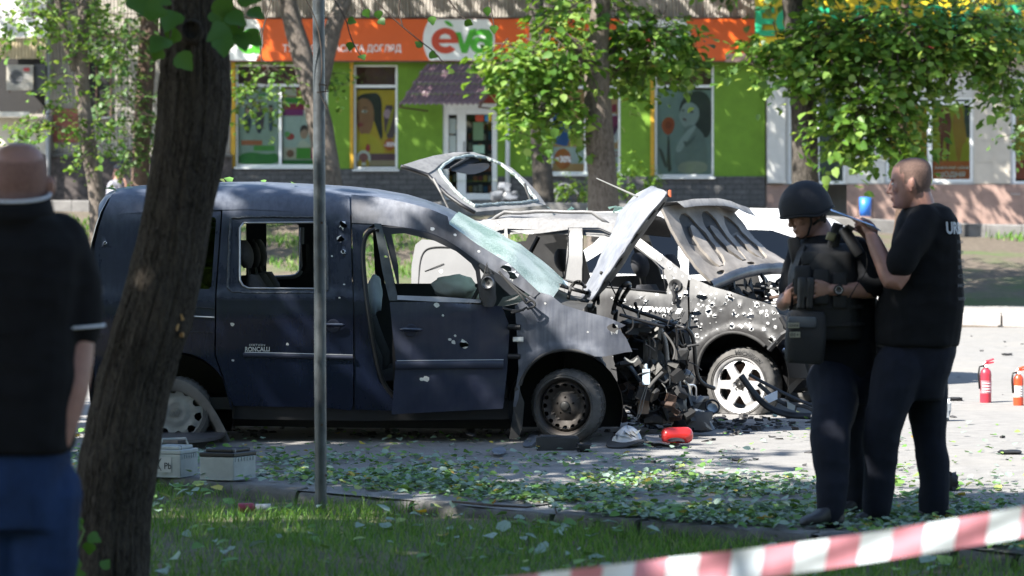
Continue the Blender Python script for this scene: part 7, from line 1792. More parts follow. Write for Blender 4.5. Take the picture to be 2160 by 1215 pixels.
# shirt with short sleeves
sh = MB()
trunk_rings(sh, [(496, 1716, 1766, .075, .03), (506, 1694, 1800, .13, .03), (530, 1678, 1830, .19, .03), (570, 1668, 1846, .20, .03), (640, 1672, 1850, .19, .03), (720, 1690, 1852, .18, .03), (790, 1705, 1850, .17, .03), (800, 1710, 1846, .16, .03)], Y2, 2.5)
limb(sh, [(1806, 532, -.06), (1832, 575, -.13), (1843, 598, -.16), (1826, 604, -.19)], [.082, .074, .068, .056], Y2); limb(sh, [(1694, 535, .14), (1676, 590, .12), (1668, 618, .09)], [.08, .07, .062], Y2)
remesh(sh, .011, m_blk, 'shirt', man2, 4, folds(.009, (8, 8, 6), 3))
# vest
vs_ = MB(); trunk_rings(vs_, [(514, 1690, 1786, .17, .0), (534, 1676, 1800, .225, .0), (580, 1664, 1806, .24, .0), (640, 1664, 1810, .24, .0), (690, 1676, 1816, .225, .0), (714, 1684, 1818, .21, .0)], Y2, 3.2)
vest = remesh(vs_, .011, m_blk2, 'vest', man2, 2, folds(.004, (8, 8, 6), 5))
def gear(x0, y0, x1, y1, dy, dep, name, m, par=vest, rot=0., jit=.004):
    a = P(x0, y0, Y2 + dy); b = P(x1, y1, Y2 + dy); mb = MB()
    lo = Vector((min(a.x, b.x), a.y - dep, min(a.z, b.z))); hi = Vector((max(a.x, b.x), a.y, max(a.z, b.z)))
    rings = []
    c = (lo + hi) / 2; h = (hi - lo) / 2; Rm = Matrix.Rotation(rot, 3, 'Y')
    for t, k in ((-1, .82), (-.86, .97), (0, 1.02), (.86, .97), (1, .82)): rings.append([c + Rm @ (q - c) for q in oval_ring(c + Vector((0, 0, h.z * t)), Vector((h.x * k, 0, 0)), Vector((0, h.y * k, 0)), 16, 4.5)])
    loft(mb, rings); return mb.build(name, m, par, True, True, 40)
gear(1672, 560, 1708, 620, -.20, .07, 'pouch', m_blk2); gear(1712, 568, 1748, 640, -.21, .06, 'pouch', m_blk2); gear(1752, 575, 1786, 648, -.20, .06, 'pouch', m_blk2); gear(1690, 530, 1730, 556, -.20, .02, 'name_patch', mat('dark grey patch', (.022, .024, .028), .8))
gear(1746, 470, 1770, 545, -.14, .05, 'shoulder_strap', m_blk2, rot=.25); gear(1664, 500, 1690, 560, .0, .05, 'shoulder_strap', m_blk2, rot=-.2)
gear(1742, 490, 1762, 508, -.21, .03, 'strap_buckle', mat('olive buckle', (.05, .055, .03), .6), rot=.3)
for (x0, y0, x1, y1) in ((1662, 640, 1816, 648), (1668, 676, 1818, 684)):
    mb = MB(); mb.grid([oval_ring(P((x0 + x1) / 2, y, Y2), Vector(((x1 - x0) / 2 * Y2 / FPX + .008, 0, 0)), Vector((0, .243, 0)), 30, 3.2) for y in (y0, y1)], close=True); mb.build('webbing', m_belt, vest)
# hand-held device between the hands, shoulder radio with cord, hip bag
dev = thing('binoculars', 'small black binoculars held at the chest by the helmeted person', 'binoculars', tuple(P(1697, 640, Y2 - .27)))
for dx in (-8, 9):
    mb = MB(); mb.lathe([(.001, 0), (.019, 0), (.021, .012), (.019, .05), (.024, .09), (.027, .15), (.024, .155), (.001, .15)], P(1697 + dx, 652, Y2 - .27), (.06, .05, 1), 16); mb.build('barrel', m_black_pl, dev, True)
mb = MB(); mb.box(P(1692, 626, Y2 - .285), P(1703, 592, Y2 - .255)); mb.build('bridge', m_black_pl, dev)
radio = thing('radio', 'black hand radio with cord clipped on the helmeted person shoulder', 'radio', tuple(P(1800, 535, Y2 - .26)))
mb = MB(); p0, p1 = P(1778, 480, Y2 - .24), P(1815, 540, Y2 - .26); d = (p1 - p0); mb.tube([p0, p0 + d * .06, p0 + d * .94, p1], [.028, .036, .036, .03], 12, flat=.6); mb.build('casing', m_black_pl, radio, True)
mb = MB(); mb.tube([P(1772, 487, Y2 - .25), P(1790, 478, Y2 - .25), P(1800, 484, Y2 - .26)], .012, 6); mb.build('clip', mat('shiny black clip', (.03, .03, .03), .25), radio)
mb = MB(); mb.tube([P(p.x, p.y, Y2 - .28) for p in smooth_poly([Vector(q) for q in [(1826, 530), (1830, 555), (1824, 580), (1808, 600), (1797, 620), (1790, 632)]], 2, False)], .0025, 5); mb.build('cord', m_belt, radio)
bag = thing('hip_bag', 'black hip bag with two pale patches hanging before the helmeted person', 'bag', tuple(P(1692, 765, Y2 - .25)))
gear(1655, 655, 1738, 765, -.17, .12, 'bag_body', m_blk2, bag, .06); gear(1662, 668, 1722, 690, -.285, .014, 'bag_flap', mat('glossy bag binding', (.05, .06, .075), .35), bag, .03)
for (x0, y0, x1, y1, tx) in ((1662, 681, 1686, 692, 'UKRAINE'), (1666, 700, 1688, 712, 'III+')):
    a, b = P(x0, y1, Y2 - .302), P(x1, y0, Y2 - .302); mb = MB(); mb.box(a, (b.x, b.y + .006, b.z)); pt_ = mb.build('patch', mat('khaki patch', (.26, .245, .18), .8, var=.2), bag)
    vs, fs = text_mesh(tx, 1, .0); xx0, xx1 = min(v.x for v in vs), max(v.x for v in vs); yy1 = max(v.y for v in vs)
    finish('patch_print', [Vector((lerp(a.x + .004, b.x - .004, (v.x - xx0) / (xx1 - xx0)), a.y - .0025, lerp(a.z + .006, b.z - .006, v.y / yy1))) for v in vs], fs, m_belt, pt_)
mb = MB(); mb.tube([P(1668, 660, Y2 - .2), P(1676, 590, Y2 - .24), P(1700, 520, Y2 - .15)], .012, 6, flat=.3); mb.build('bag_strap', m_belt, bag)
# watch, ring
wt = thing('wristwatch', 'round black wristwatch on the left wrist of the helmeted person', 'watch', tuple(P(1768, 611, Y2 - .24)))
wa = (P(1752, 611, Y2 - .25) - P(1800, 612, Y2 - .22)).normalized(); wcn = P(1767, 611, Y2 - .245)
mb = MB(); mb.lathe([(.036, -.011), (.038, -.008), (.038, .008), (.036, .011)], wcn, wa, 24); mb.build('strap', m_belt, wt, True)
mb = MB(); mb.lathe([(.023, -.004), (.025, .0), (.0245, .006), (.021, .009), (.021, .006), (.001, .006)], wcn + Vector((0, -.036, 0)), (0, -1, .05), 24); wd_ = mb.build('case', m_steel_d, wt, True)
for a in np.linspace(0, 6.283, 12, endpoint=False):
    mb = MB(); p = wcn + Vector((.0165 * math.cos(a), -.044, .0165 * math.sin(a))); mb.box(p - Vector((.0015, .0006, .0015)), p + Vector((.0015, .0006, .0015))); mb.build('hour_mark', m_txt_w, wd_)
# trousers, boots
tr = MB(); trunk_rings(tr, [(760, 1704, 1850, .165, .03), (800, 1706, 1848, .17, .03), (850, 1720, 1836, .14, .03)], Y2, 2.5)
limb(tr, [(1752, 800, -.06), (1760, 850, -.2), (1750, 920, -.36), (1756, 1006, -.44), (1752, 1090, -.48)], [.118, .115, .096, .078, .062], Y2)
limb(tr, [(1802, 800, .12), (1800, 870, .12), (1796, 930, .12), (1802, 1000, .14), (1802, 1068, .16)], [.105, .09, .076, .066, .06], Y2)
remesh(tr, .011, m_navy, 'trousers', man2, 3, folds(.012, (7, 7, 5.5), 7))
mb = MB(); a, b = P(1772, 1098, Y2 - .48), P(1690, 1110, Y2 - .56); a.z = .03; b.z = .016; shoe(mb, a, b); mb.tube([P(1756, 1082, Y2 - .48), P(1762, 1106, Y2 - .48)], [.055, .05], 12); remesh(mb, .007, m_shoe, 'shoe', man2, 2)
mb = MB(); a, b = P(1822, 1090, Y2 + .15), P(1762, 1090, Y2 + .1); a.z = .004; b.z = .004; shoe(mb, a, b); mb.tube([P(1806, 1050, Y2 + .16), a + Vector((-.03, 0, .06))], [.055, .05], 12); remesh(mb, .007, m_shoe, 'shoe', man2, 2)

# ---------------------------------------------------------------- man from behind at the left edge
Y1 = 7.6
man1 = thing('person', 'balding person seen from behind in black polo with white piping and jeans', 'person', tuple(P(30, 1215, Y1).lerp(G(30, 1460), 0) - Vector((0, 0, P(30, 1215, Y1).z + .09))))
h1 = Head(P(42, 390, Y1), (-.12, .99, .0), k=1.05)
sk = MB(); h1.add(sk)
sk.tube([h1.p(-.03, 0, -.04), h1.p(-.045, 0, -.10), P(34, 480, Y1)], [.072, .074, .10], 16)
trunk_rings(sk, [(480, -40, 110, .10, .0), (600, -70, 140, .12, .0), (900, -50, 110, .12, .0), (1000, -50, 115, .13, 0)], Y1)
limb(sk, [(132, 520, 0), (160, 690, .02), (152, 820, -.02), (124, 935, -.06)], [.062, .056, .050, .034], Y1); limb(sk, [(-90, 520, 0), (-120, 690, .02), (-118, 820, -.02), (-90, 935, -.08)], [.062, .056, .05, .034], Y1)
hand(sk, P(124, 935, Y1 - .06), P(110, 985, Y1 - .04), [(-.2, .1, -1), (-.2, .5, -.8), (-.1, .8, -.5)], thumb=[(-.5, .3, -.6), (-.4, .3, -.8), (-.2, .3, -.9)], plane=(-.3, -.95, 0))
for dx, dy in ((-20, 0), (95, 0)): limb(sk, [(dx, 1010, 0), (dx, 1250, 0), (dx, 1560, 0)], [.085, .065, .045], Y1)
b1 = remesh(sk, .006, skin_t, 'body', man1, 3); h1.face_parts(b1, (.03, .02, .015))
scalp(b1, h1, lambda x, y, z: -.06 < z < .062 + .25 * (x + .1) and x < .03 and (x < -.02 or z > .0), mat('cropped grey brown hair', (.19, .108, .088), .95, var=.35, scale=150))
sh = MB()
trunk_rings(sh, [(446, -14, 90, .085, -.04), (462, -50, 130, .11, -.03), (486, -110, 162, .13, .0), (520, -126, 184, .155, .0), (600, -118, 178, .165, .0), (700, -106, 168, .165, .0), (800, -96, 166, .17, .0), (900, -92, 158, .175, .0), (945, -92, 154, .175, .0), (950, -88, 150, .17, .0)], Y1, 2.5)
limb(sh, [(122, 512, 0), (152, 600, .02), (161, 688, .02)], [.092, .086, .078], Y1); limb(sh, [(-84, 512, 0), (-112, 600, .02), (-118, 688, .02)], [.092, .088, .08], Y1)
p1 = remesh(sh, .010, m_blk, 'polo_shirt', man1, 4, folds(.009, (8, 8, 9), 9))
m_pipe = mat('pale blue white piping', (.62, .66, .72), .8)
col = []
for py, rx, ry, dy in ((412, .096, .092, -.045), (436, .104, .098, -.045), (456, .112, .105, -.04)): col.append(oval_ring(P(36, py, Y1 + dy), Vector((rx, 0, 0)), Vector((0, ry, .02)), 30, 2.2))
mb = MB(); mb.grid(col, close=True); cl = mb.build('collar', m_blk, p1, True); sol = cl.modifiers.new('thickness', 'SOLIDIFY'); sol.thickness = .006
mb = MB(); mb.tube(col[0] + [col[0][0]], .0045, 6); mb.build('collar_piping', m_pipe, p1, True)
for cx, cy in ((161, 690), (-118, 690)):
    mb = MB(); c_ = P(cx, cy, Y1 + .02); ring = oval_ring(c_, Vector((.083, 0, .006)), Vector((0, .083, 0)), 24, 2); mb.tube(ring + [ring[0]], .0045, 6); mb.build('sleeve_piping', m_pipe, p1, True)
m_jean = mat('blue denim', (.015, .034, .09), .95, var=.45, scale=5, bmp=.3, bscale=420, spec=.2)
tr = MB(); trunk_rings(tr, [(925, -84, 140, .15, 0), (960, -84, 146, .155, 0), (1040, -84, 146, .165, 0), (1110, -76, 140, .15, 0)], Y1, 2.6)
limb(tr, [(-22, 1040, 0), (-22, 1200, 0), (-20, 1400, .0), (-20, 1600, .0)], [.12, .105, .088, .08], Y1); limb(tr, [(88, 1040, 0), (86, 1200, 0), (86, 1400, .0), (86, 1600, .0)], [.12, .105, .088, .08], Y1)
tj = remesh(tr, .010, m_jean, 'jeans', man1, 3, folds(.010, (8, 8, 8), 12))
for cx in (-20, 88):
    a = P(cx, 1600, Y1); b = a + Vector((.02, .2, 0)); a = a - Vector((0, .07, 0)); a.z = b.z = -.085; mb = MB(); shoe(mb, a, b, .05, .09); remesh(mb, .008, m_shoe, 'shoe', man1, 2)

# ---------------------------------------------------------------- girl sitting on the pavement step
YG = 53.2
girl = thing('person', 'person in dark cap and grey top sitting on the step, looking at a phone', 'person', tuple(P(250, tz(250, YG + .4), YG)))
hg = Head(P(252, 362, YG), (.9, -.3, -.12), k=1.0)
sk = MB(); hg.add(sk); sk.tube([hg.p(-.02, 0, -.06), P(244, 384, YG)], [.05, .06], 12)
trunk_rings(sk, [(386, 230, 258, .1, 0), (415, 228, 260, .1, 0)], YG)
limb(sk, [(240, 392, -.12), (250, 412, -.2), (272, 404, -.25), (284, 392, -.25)], [.045, .04, .032, .024], YG); limb(sk, [(256, 392, .1), (268, 404, -.1), (266, 388, -.15), (262, 378, -.15)], [.045, .04, .032, .024], YG)
limb(sk, [(240, 424, -.08), (270, 418, -.3), (272, 452, -.35)], [.075, .06, .045], YG); limb(sk, [(246, 424, .08), (276, 418, -.1), (278, 452, -.2)], [.075, .06, .045], YG)
remesh(sk, .012, skin_l, 'body', girl, 2)
tp = MB(); trunk_rings(tp, [(380, 238, 254, .09, 0), (386, 228, 262, .15, 0), (405, 224, 264, .15, 0), (428, 224, 264, .15, 0)], YG); limb(tp, [(236, 388, -.12), (246, 410, -.18), (256, 410, -.22)], [.07, .065, .055], YG)
remesh(tp, .02, mat('grey jersey', (.25, .25, .29), .9), 'top', girl, 2, folds(.01))
tp = MB(); limb(tp, [(238, 425, -.08), (272, 418, -.3), (273, 450, -.35)], [.09, .075, .06], YG); limb(tp, [(244, 425, .08), (278, 418, -.1), (279, 450, -.2)], [.09, .075, .06], YG); remesh(tp, .02, m_navy, 'trousers', girl, 2)
mb = MB(); rr_ = hg.rings(-.12, .2, .014, fcut=lambda z: .03); mb.grid(rr_, close=True); mb.tube([hg.p(-.08, 0, -.02), hg.p(-.1, .03, -.14), hg.p(-.08, .05, -.28)], [.05, .06, .02], 8); mb.build('hair', mat('auburn hair', (.055, .02, .014), .7, var=.4, scale=60), girl, True)
mb = MB(); mb.grid(hg.rings(.03, .2, .024), close=True); q = hg.rings(.115, .2, .024); mb.add(q[0], [tuple(range(26))]); mb.prism([hg.p(.08, -.07, .05), hg.p(.17, -.05, .04), hg.p(.17, .05, .04), hg.p(.08, .07, .05)], (0, 0, .012)); mb.build('cap', m_navy, girl, True)
mb = MB(); c_ = P(287, 390, YG - .25); mb.box(c_ - Vector((.005, .04, .07)), c_ + Vector((.005, .04, .07)), rot=Matrix.Rotation(.6, 3, 'Y')); ph_ = mb.build('phone', mat('pale phone', (.45, .43, .42), .4), None); tag(ph_, 'pale phone held up by the sitting person in a cap', 'phone')
# ================================================================== STREET THINGS
m_galv = mat('painted grey steel post', (.10, .115, .125), .45, metal=.55, var=.35, scale=7, col2=(.055, .06, .065), bmp=.15, bscale=90, rvar=.12)
pb = G(677, 1090, -.07)
post = thing('steel_post', 'grey steel pipe post standing in the grass before the blue van', 'post', tuple(pb))
r_p = 12.6 / (FPX / pb.y)
mb = MB(); top = P(671, -260, pb.y)
mb.lathe([(.001, 0), (r_p, 0), (r_p, 1)], (0, 0, 0), (0, 0, 1), 28)
a = Vector((pb.x, pb.y, -.25)); d = top - a
mb = MB(); mb.tube([a + d * t + Vector((.0015 * nz((t * 9, 1, 1)), 0, 0)) for t in np.linspace(0, 1, 24)], r_p, 24); mb.build('shaft', m_galv, post, True, True, 60)
for y in (896, 1003, 470):
    p = P(679 if y < 1000 else 688, y, pb.y - r_p * .9); mb = MB(); mb.lathe([(.007, 0), (.006, .003), (.001, .003)], p, (.2, -1, 0), 9); mb.build('rust_spot', m_copper, post)
# barrier tape
def tape():
    root = thing('barrier_tape', 'red and white striped barrier tape stretched across the foreground', 'tape', (0, 6.2, .55))
    ctr = [(-500, 1290), (0, 1300), (400, 1296), (800, 1278), (1100, 1246), (1400, 1212), (1700, 1176), (2000, 1130), (2160, 1100), (2500, 1040), (2800, 985)]
    xs_ = [c[0] for c in ctr]; wid = lambda x: interp(x, [(800, 62), (1400, 68), (1800, 64), (2160, 66)])
    ptop = lambda x: P(x, float(np.interp(x, xs_, [c[1] for c in ctr])) - wid(x) / 2, 6.2)
    pbot = lambda x: P(x, float(np.interp(x, xs_, [c[1] for c in ctr])) + wid(x) / 2, 6.2)
    lin = np.linspace(-500, 2800, 400); 
    sm_y = np.convolve(np.interp(lin, xs_, [c[1] for c in ctr]), np.ones(41) / 41, 'same'); sm_y[:20] = sm_y[20]; sm_y[-20:] = np.interp(lin[-20:], xs_, [c[1] for c in ctr])
    cy = lambda x: float(np.interp(x, lin, sm_y))
    edges = [-500 + 68 * i for i in range(50)]
    mr = mat('red tape film', (.50, .21, .25), .4, var=.12, scale=5); mw = mat('white tape film', (.60, .66, .69), .4, var=.08, scale=5)
    for i in range(len(edges) - 1):
        rows = []
        for t in np.linspace(0, 1, 5):
            x = lerp(edges[i], edges[i + 1], t); tw = .010 * nz((x * .006, 1, 2), 1, 4)
            rows.append([P(x + 10 * (.5 - s), cy(x) + wid(x) * (s - .5), 6.2 + tw * (s - .5) * 2 + .004 * math.sin(s * 5 + x * .02)) for s in np.linspace(0, 1, 6)])
        MB().grid(rows).build('red_stripe' if i % 2 else 'white_stripe', mr if i % 2 else mw, root, True)
    for x, y0, y1 in ((-505, 1150, 1560), (2805, 900, 1560)):
        mb = MB(); mb.tube([P(x, y0, 6.2), P(x, 1800, 6.2)], .02, 10); mb.build('tape_stake', m_galv, root)
tape()
# two car batteries
m_bat = mat('grey battery case', (.30, .33, .32), .5, var=.2, scale=9); m_bat_d = mat('black battery lid', (.008, .0085, .009), .4, var=.2)
def battery(label, x0, xm, x1, yt, yb, lid, sign):
    gp = G(xm, yb, .0); Yb = gp.y; s = FPX / Yb
    root = thing('car_battery', label, 'battery', tuple(gp), 'car batteries on the kerb')
    a = P(x0, yb, Yb + .05); b = P(xm, yb, Yb); c = P(x1, yb, Yb + .17); h = (yb - yt) / s
    for p in (a, b, c): p.z = .012
    d = a + (c - b)
    def slab(z0, z1, g, m, nm, par):
        cen = (a + b + c + d) / 4; q = [cen + (p - cen) * g for p in (a, b, c, d)]; mb = MB(); mb.prism([p + Vector((0, 0, z0)) for p in q], (0, 0, z1 - z0)); o = mb.build(nm, m, par)
        bv = o.modifiers.new('edge', 'BEVEL'); bv.width = .006; bv.segments = 2; return o
    case = slab(.0, h * .74, 1., m_bat, 'case', root); slab(h * .0, h * .06, 1.02, m_bat, 'foot', case); ld = slab(h * .742, h * .88, 1.03, lid, 'lid', root); slab(h * .881, h * .99, .8, lid, 'vent_cover', root)
    u = (b - a); w_ = (c - b)
    for t, ss in ((.15, .25), (.85, .25)):
        p = a + u * t + w_ * ss + Vector((0, 0, h * .88)); mb = MB(); mb.lathe([(.012, 0), (.010, .022), (.001, .023)], p, (0, 0, 1), 12); mb.build('terminal', m_alu, root, True)
    for ss in np.linspace(.12, .9, 7):
        p = c.lerp(b, ss) + Vector((0, 0, h * .66)); mb = MB(); e = (c - b).normalized(); n_ = Vector((e.y, -e.x, 0)); mb.box(Vector((-.004, -.004, -.012)), Vector((.004, .004, .012))); mb.v = [tuple(p + e * x + n_ * y + Vector((0, 0, z))) for x, y, z in mb.v]; mb.build('rib', m_bat, case)
    if sign:
        n_ = Vector((u.y, -u.x, 0)).normalized() * .004; lab = [a.lerp(b, .1), a.lerp(b, .72)]; mb = MB(); mb.prism([lab[0] + n_ * .5 + Vector((0, 0, h * .18)), lab[1] + n_ * .5 + Vector((0, 0, h * .18)), lab[1] + n_ * .5 + Vector((0, 0, h * .66)), lab[0] + n_ * .5 + Vector((0, 0, h * .66))], n_ * .3); lb = mb.build('label', mat('pale battery label', (.45, .47, .46), .6), case)
        vs, fs = text_mesh('Pb', 1, .01); xx = max(v.x for v in vs); yy = max(v.y for v in vs); q0 = a.lerp(b, .5); eu = u.normalized()
        finish('label_print', [q0 + n_ * 1.1 + eu * (v.x / xx * .045) + Vector((0, 0, h * .28 + v.y / yy * h * .2)) for v in vs], fs, m_belt, lb)
        for s0, s1 in (((.2, .62), (.42, .22)), ((.42, .62), (.2, .22)), ((.22, .55), (.40, .55)), ((.24, .3), (.38, .3))):
            mb = MB(); mb.tube([a.lerp(b, s0[0]) + n_ * 1.2 + Vector((0, 0, h * s0[1])), a.lerp(b, s1[0]) + n_ * 1.2 + Vector((0, 0, h * s1[1]))], .0022, 4); mb.build('label_print', m_belt, lb)
    return root, a, b, c, h
r1, a, b, c, h = battery('grey car battery with printed label and carrying handle, half behind the trunk', 312, 381, 418, 946, 1013, m_bat, True)
mb = MB(); q = [a.lerp(c, .25) + Vector((0, 0, h)), a.lerp(c, .3) + Vector((0, 0, h + .035)), a.lerp(c, .75) + Vector((0, 0, h + .035)), a.lerp(c, .8) + Vector((0, 0, h))]; mb.tube(q, .007, 6); mb.build('handle', m_bat, r1)
battery('grey car battery with black lid standing on the kerb edge', 421, 493, 540, 952, 1019, m_bat_d, False)
# bumper plank under the rear wheel
def scrap(name, label, poly, Y_or_none, thick, m, z0=.0, cat='debris', curl=.02, seed=0, group='wreckage on the road', zf=None):
    """bent sheet lying on the road; outline traced in the photo, ground-projected"""
    pts = [(p[0], p[1]) for p in poly]; v, f, be = cdt(pts, [], 9.)
    def mp(x, y, o):
        g = G(x, y, z0); return g + Vector((0, 0, o + (zf(x, y) if zf else curl * (.5 + nz((x * .02, y * .03, seed), 1, seed)))))
    n = len(v); vs = [mp(p[0], p[1], thick) for p in v] + [mp(p[0], p[1], 0) for p in v]
    o = finish(name, vs, list(f) + [tuple(i + n for i in t[::-1]) for t in f] + [(a_, b_, b_ + n, a_ + n) for a_, b_ in be], m, None, True, None, True, 40)
    return tag(o, label, cat, group)
scrap('fallen_bumper', 'dark flat bumper panel lying under the van rear wheel', sm([(325, 930), (330, 912), (400, 910), (470, 909), (482, 914), (462, 928), (420, 934), (360, 936)], 1), None, .02, mat('dark scuffed panel', (.05, .05, .055), .45, var=.4, scale=9), .05, curl=.0, seed=1)
# debris by the front wheel
blk = thing('battery_block', 'dark rectangular block lying before the van front tyre', 'debris', tuple(G(1165, 950)), 'wreckage on the road')
mb = MB(); a0 = G(1132, 951); b0 = G(1219, 946); mb.box((a0.x, a0.y, .0), (b0.x, a0.y + .14, .082), rot=Matrix.Rotation(.03, 3, 'Z'), jit=.006); mb.build('block', mat('dirty black casing', (.03, .03, .028), .7, var=.5, scale=12), blk)
mb = MB(); mb.box((a0.x + .02, a0.y + .02, .082), (b0.x - .02, a0.y + .1, .095), jit=.006); mb.build('lid', m_dust_pl, blk)
o = hull_lump(G(1232, 944, .03), (.06, .05, .035), m_black_pl, 'rubble_lump', None, 31); tag(o, 'black crumpled lump beside the dark block at the van tyre', 'debris', 'wreckage on the road')
lampd = thing('headlamp', 'smashed white headlamp shell lying before the van tyre', 'headlamp', tuple(G(1315, 940)), 'wreckage on the road')
mb = MB(); c_ = G(1316, 938); rows = []
for t in np.linspace(0, 1, 8):
    a_ = t * R(88); rows.append([c_ + Vector((.105 * math.cos(a_) * math.cos(p) + .02, .09 * math.cos(a_) * math.sin(p), .115 * math.sin(a_) * (1 + .12 * math.cos(3 * p)))) for p in np.linspace(0, 2 * math.pi, 20, endpoint=False)])
mb.grid(rows, close=True); mb.build('reflector', mat('chalky white plastic', (.55, .56, .57), .45, var=.25, scale=12), lampd, True)
for k in range(9):
    a_ = random.uniform(0, 6.28); p = c_ + Vector((.07 * math.cos(a_), -.06 * abs(math.sin(a_)), random.uniform(.05, .12))); mb = MB(); mb.prism([p, p + Vector((random.uniform(-.05, .05), -.02, random.uniform(-.02, .04))), p + Vector((random.uniform(-.05, .05), -.03, random.uniform(-.05, 0)))], (0, .006, 0)); mb.build('shard', random.choice((m_black_pl, m_belt, m_bat)), lampd)
for k, (poly, mm, lb) in enumerate([
    (sm([(1276, 940), (1300, 925), (1330, 940), (1358, 935), (1360, 944), (1316, 946), (1284, 946)], 1), m_dust_pl, 'long grey plastic strip under the smashed headlamp'),
    (sm([(1355, 930), (1390, 926), (1420, 934), (1440, 945), (1400, 942), (1372, 944)], 1), mat('silver grey scrap', (.28, .28, .28), .5, metal=.4, var=.4, scale=10), 'silver grey sheet under the red cylinder'),
    (sm([(1405, 941), (1440, 938), (1446, 945), (1418, 948)], 1), m_belt, 'small black plate at the foot of the red cylinder'),
    (sm([(1095, 944), (1128, 918), (1136, 926), (1130, 944)], 1), mat('blue grey shard', (.12, .14, .17), .5, var=.3), 'blue grey shard leaning at the dark block'),
    (sm([(1034, 958), (1060, 948), (1070, 960), (1046, 966)], 1), mat('dusty blue scrap', (.16, .18, .21), .6, var=.3), 'small dusty blue scrap on the shaded road'),
    (sm([(978, 932), (990, 914), (1002, 920), (1004, 934)], 1), m_dust_pl, 'small folded grey scrap under the van door'),
    (sm([(1316, 886), (1330, 874), (1344, 884), (1330, 890)], 1), mat('silver grey scrap', (.28, .28, .28), .5, metal=.4), 'silver triangle scrap behind the smashed headlamp')]):
    scrap('metal_scrap', lb, poly, None, .006, mm, .004, curl=.05, seed=40 + k)
# red fire-extinguisher bodies
m_red = mat('red enamel', (.50, .022, .018), .3, var=.12, scale=8, coat=.4)
gl = G(1428, 940); rd = thing('gas_cylinder', 'red cylinder lying on the road before the van wreck', 'cylinder', tuple(gl))
s_ = FPX / gl.y; rr_ = 17.5 / s_; L_ = 68 / s_
ca = Vector((gl.x - L_ / 2, gl.y, rr_ + .01)); ax_ = Vector((.98, .12, .02))
mb = MB(); mb.lathe([(.001, 0), (rr_ * .45, .004), (rr_ * .8, .016), (rr_ * .97, .035), (rr_, .06), (rr_, L_ - .06), (rr_ * .97, L_ - .03), (rr_ * .75, L_ - .01), (rr_ * .4, L_), (.001, L_)], ca, ax_, 28); mb.build('shell', m_red, rd, True)
mb = MB(); mb.lathe([(.012, 0), (.012, .02), (.001, .022)], ca - ax_ * .012, ax_, 10); mb.build('valve', m_alu, rd)
def extinguisher(label, px, yb, hpx, m, pale):
    g = G(px, yb); s = FPX / g.y; H = hpx / s; r = .122 * H
    root = thing('fire_extinguisher', label, 'extinguisher', tuple(g), 'standing fire extinguishers')
    mb = MB(); mb.lathe([(.001, 0), (r * .97, 0), (r, .012), (r, H * .62), (r * .9, H * .68), (r * .55, H * .73), (r * .4, H * .75), (.001, H * .75)], g, (0, 0, 1), 24); mb.build('cylinder', m, root, True, True, 45)
    mb = MB(); mb.lathe([(r * 1.01, H * .2), (r * 1.012, H * .48)], g, (0, 0, 1), 24); lb = mb.build('label', pale, root, True)
    for k in range(4):
        z = g.z + H * (.24 + .06 * k); mb = MB(); mb.tube([g + Vector((r * 1.03 * math.sin(t), -r * 1.03 * math.cos(t), z)) for t in np.linspace(-.7, .7, 7)], .004, 4); mb.build('label_line', m_txt_w, lb)
    mb = MB(); mb.lathe([(r * .36, H * .75), (r * .36, H * .82), (.001, H * .83)], g, (0, 0, 1), 12); mb.build('valve', m_alu, root)
    for dz, bend in ((.84, .06), (.88, .12)):
        mb = MB(); mb.tube([g + Vector((-r * .5, 0, H * .82)), g + Vector((0, 0, H * (dz))), g + Vector((r * 1.4, 0, H * (dz + bend * .5)))], [.010, .012, .008], 6, flat=.6); mb.build('lever', m, root)
    mb = MB(); mb.tube([g + Vector((-r * .3, -.01, H * .79)), g + Vector((-r * 1.2, -.02, H * .78)), g + Vector((-r * 1.35, -.02, H * .6)), g + Vector((-r * 1.15, -.02, H * .3))], .008, 7); mb.build('hose', m_rubber, root, True)
    mb = MB(); mb.lathe([(.014, 0), (.014, .01), (.001, .011)], g + Vector((0, -r * .36, H * .79)), (0, -1, 0), 10); mb.build('gauge', m_txt_w, root)
extinguisher('dark pink red fire extinguisher standing on the sunlit road, left of the pair', 2079, 849, 98, mat('pinkish red enamel', (.42, .03, .05), .35, var=.12), mat('pale red label', (.5, .16, .18), .5))
extinguisher('orange red fire extinguisher standing at the right picture edge, right of the pair', 2148, 855, 88, mat('orange red enamel', (.62, .06, .02), .35, var=.12), mat('white label', (.6, .5, .46), .5))
# dark gas bottle beyond the man, empty cartridge in the grass
can = thing('spray_can', 'red and white empty cartridge lying in the grass beside the post', 'can', tuple(G(535, 1082, -.07)))
gp = G(533, 1086, -.05); s_ = FPX / gp.y
mb = MB(); mb.lathe([(.001, 0), (.024, .0), (.026, .006), (.026, .075), (.02, .085), (.02, .08), (.016, .02)], gp + Vector((-.075, 0, .035)), (1, .15, .0), 18); mb.build('red_part', mat('faded crimson plastic', (.30, .03, .06), .5, var=.2), can, True)
mb = MB(); mb.lathe([(.018, 0), (.020, .004), (.020, .08), (.001, .082)], gp + Vector((.012, .014, .035)), (1, .2, .0), 16); mb.build('white_part', mat('dirty white plastic', (.5, .5, .52), .6, var=.25, scale=14), can, True)
g_ = G(2006, 1034); o = hull_lump(g_ + Vector((0, 0, .05)), (.05, .06, .06), m_black_pl, 'rubble_lump', None, 37); tag(o, 'dark broken lump on the road behind the rear leg of the man', 'debris', 'wreckage on the road')
